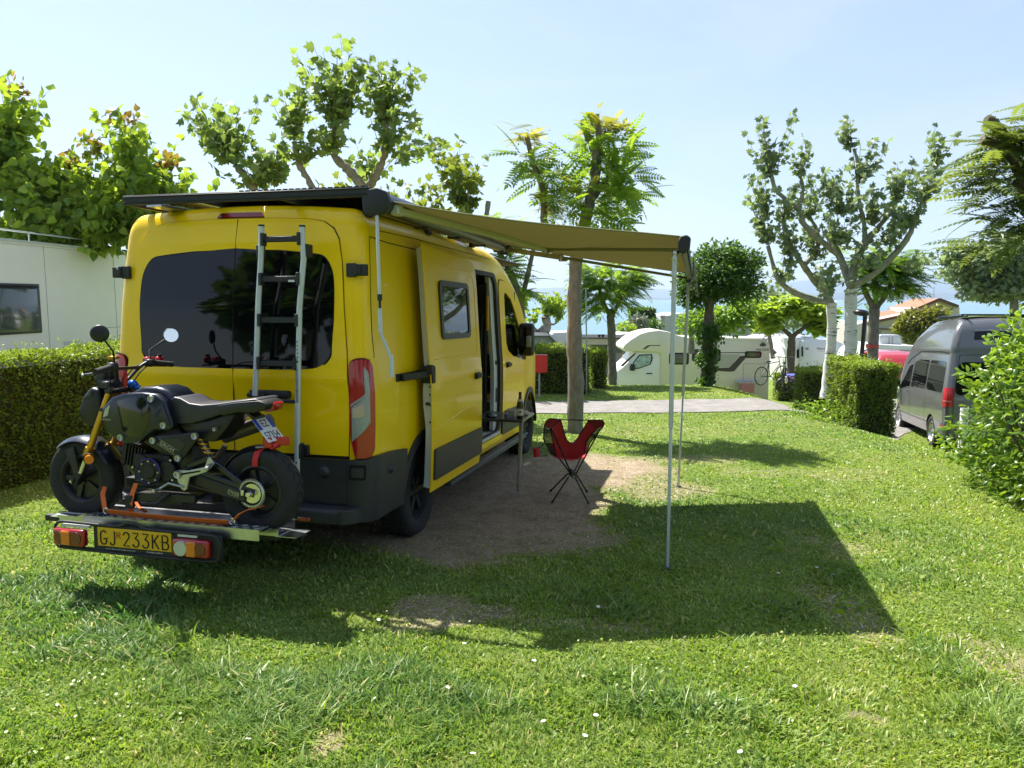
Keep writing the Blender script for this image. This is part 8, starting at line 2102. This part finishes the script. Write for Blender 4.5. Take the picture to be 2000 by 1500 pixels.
# tiled house
TILE = M('terracotta_tiles', (.30, .10, .05), .85, c2=(.38, .17, .10), scale=1.6, bump=.5, bscale=9)
WALL = M('house_render', (.50, .455, .43), .85, var=.04, scale=.5); TRIM = M('eaves_brown', (.10, .05, .035), .8)
ho = empty('tiled_house', loc=(40, 80, gz(40, 80))); T(ho, 'pale pink house with terracotta roofs beyond the caravans at right', 'house'); lo = ho.location
def q8(u, v, Y=80.): return at(u, v, Y) - lo
def poly(name, pts, mat, th=.18):
    m = MB(); n = len(pts); m.add(pts + [p - Vector((0, 0, th)) for p in pts], [tuple(range(n)), tuple(reversed(range(n, 2 * n)))] + [(i, i + n, (i + 1) % n + n, (i + 1) % n) for i in range(n)]); return m.build(name, mat, ho, 0)
slab('wall', [(Q(1772, 700, 80)[0], gz(40, 80) - 1), Q(1772, 603, 80), Q(1796, 600, 80), Q(1835, 586, 80), Q(1868, 597, 80), Q(1874, 600, 80), (Q(1874, 700, 80)[0], gz(40, 80) - 1)], 80, 9, WALL, ho, org=lo, shift=2.6)
poly('roof', [q8(1835, 583, 79.4), q8(1784, 583.5, 92), q8(1733, 602, 91), q8(1793, 601.5, 79.4)], TILE); poly('roof', [q8(1835, 583, 79.4), q8(1871, 597, 79.4), q8(1838, 590, 92), q8(1784, 583.5, 92)], TILE)
MB().bar(q8(1793, 602.5, 79.3), q8(1835, 584.5, 79.3), .10, .28).bar(q8(1835, 584.5, 79.3), q8(1872, 598.5, 79.3), .10, .28).build('eaves', TRIM, ho)
slab('wall', [(Q(1697, 720, 77)[0], gz(38, 77) - 1), Q(1697, 630, 77), Q(1760, 618, 77), Q(1822, 606, 77), Q(1830, 612, 77), (Q(1830, 720, 77)[0], gz(38, 77) - 1)], 77, 3, WALL, ho, org=lo)
poly('roof', [q8(1690, 631, 76.4), q8(1826, 602, 76.4), q8(1790, 600, 88), q8(1716, 609, 88)], TILE); MB().bar(q8(1690, 632.5, 76.3), q8(1770, 615.5, 76.3), .10, .26).build('eaves', TRIM, ho)
slab('porch', [(Q(1672, 720, 74)[0], gz(36, 74) - 1), Q(1672, 634, 74), Q(1694, 628, 74), Q(1694, 700, 74)], 74, 6, M('porch_wall', (.55, .50, .47), .85), ho, org=lo)
slab('awning_stripe', [Q(1712, 643, 76.9), Q(1712, 641, 76.9), Q(1756, 642, 76.9), Q(1756, 644, 76.9)], 76.6, .3, TRIM, ho, org=lo)
for u, v, w_ in ((1714, 646, 8), (1744, 648, 8), (1786, 650, 8), (1700, 648, 5)): 
    wn_ = slab('window', [Q(u, v + 26, 76.9), Q(u, v, 76.9), Q(u + w_, v, 76.9), Q(u + w_, v + 26, 76.9)], 76.9, .06, M('pale_shutter', (.28, .29, .33), .6), ho, org=lo)
MB().tube([q8(1824, 588, 82), q8(1824, 560, 82)], .03, 5).bar(q8(1822, 563, 82), q8(1827, 562, 82), .03, .03).build('aerial', GREYL, ho)

# seated person in pink by the motorhome cab
pp = at(1219, 716, 36); pe = empty('person', loc=(pp.x, 36, pp.z - .25)); T(pe, 'fair haired person in a pink top sitting beyond the motorhome cab, turned away', 'person'); bpy.context.view_layer.update()
def skin(name, verts, edges, radii, mat, par):
    me = bpy.data.meshes.new(name); me.from_pydata(verts, edges, []); o = link(name, me, par); md = o.modifiers.new('s', 'SKIN')
    for v, r in zip(me.skin_vertices[0].data, radii): v.radius = (r, r)
    me.skin_vertices[0].data[0].use_root = True
    o.modifiers.new('d', 'SUBSURF').levels = 1; o.modifiers['d'].render_levels = 1
    me2 = bpy.data.meshes.new_from_object(o.evaluated_get(bpy.context.evaluated_depsgraph_get())); o.modifiers.clear(); o.data = me2; me2.materials.append(mat); me2.shade_smooth(); return o
SK = M('skin', (.50, .28, .20), .55)
skin('body', [(0, 0, .0), (0, .02, .22), (0, .04, .44), (0, .03, .54), (0, .01, .66), (.17, .03, .42), (.22, -.08, .18), (.12, -.24, .12), (-.17, .03, .42), (-.22, -.08, .18), (-.12, -.24, .12), (.10, -.38, .02), (.11, -.42, -.38), (.11, -.52, -.42), (-.10, -.38, .02), (-.11, -.42, -.38), (-.11, -.52, -.42)],
     [(0, 1), (1, 2), (2, 3), (3, 4), (2, 5), (5, 6), (6, 7), (2, 8), (8, 9), (9, 10), (0, 11), (11, 12), (12, 13), (0, 14), (14, 15), (15, 16)], [.14, .13, .14, .055, .095, .06, .042, .032, .06, .042, .032, .075, .05, .035, .075, .05, .035], SK, pe)
skin('shirt', [(0, 0, .02), (0, .02, .22), (0, .04, .44), (.17, .03, .42), (.20, -.03, .30), (-.17, .03, .42), (-.20, -.03, .30)], [(0, 1), (1, 2), (2, 3), (3, 4), (2, 5), (5, 6)], [.155, .145, .15, .07, .06, .07, .06], M('pink_shirt', (.62, .36, .36), .85), pe)
MB().ball((0, .03, .70), (.105, .11, .12), 12).build('hair', M('fair_hair', (.42, .26, .12), .7), pe)
cha = empty('garden_chair', loc=(pp.x, 36, gz(pp.x, 36))); T(cha, 'garden chair under the person in pink', 'chair'); hz = pp.z - .25 - gz(pp.x, 36)
m = MB(); m.box((0, -.15, hz - .1), (.5, .5, .04)).box((0, .16, hz + .15), (.5, .04, .45)); m.build('seat', GREYL, cha)
for x in (-.22, .22):
    for y in (-.38, .12): MB().bar((x, y, 0), (x, y, hz - .1), .03, .03).build('leg', GREYL, cha)
# small boat on the lake
bo = at(1206, 623, 420); be = empty('boat', loc=(bo.x, 420, LZ)); T(be, 'tiny motor boat out on the lake', 'boat'); MB().add([(-3, 0, .5), (-2.5, -1, .6), (2, -1, .7), (3.6, 0, .9), (2, 1, .7), (-2.5, 1, .6), (-2.5, -.6, -.2), (2, -.6, -.2), (2, .6, -.2), (-2.5, .6, -.2)], [(0, 1, 2, 3, 4, 5), (1, 6, 7, 2), (5, 4, 8, 9), (2, 7, 3), (4, 3, 8), (7, 8, 3), (6, 9, 8, 7), (0, 6, 1), (0, 5, 9), (0, 9, 6)]).build('hull', M('boat_hull', (.3, .32, .36), .5), be); MB().box((-.3, 0, .9), (1.6, 1.2, .7)).build('cabin', M('boat_cabin', (.15, .18, .2), .4), be)

# ---------------------------------------------------------------- air over the lake
hz_ = MB().box((0, 6300, 290), (18400, 13000, 760)).build('haze', M('haze_dummy', (1, 1, 1)), None, 0)
hm = bpy.data.materials.new('haze_air'); hm.use_nodes = True; hn = hm.node_tree.nodes; hn.clear(); ho_ = hn.new('ShaderNodeOutputMaterial'); hv = hn.new('ShaderNodeVolumePrincipled')
hv.inputs['Density'].default_value = 1.0e-4; hv.inputs['Color'].default_value = (.62, .80, 1, 1); hv.inputs['Anisotropy'].default_value = .25
hm.node_tree.links.new(hv.outputs[0], ho_.inputs['Volume']); hz_.data.materials.clear(); hz_.data.materials.append(hm); T(hz_, 'light summer haze over the lake', kind='stuff')
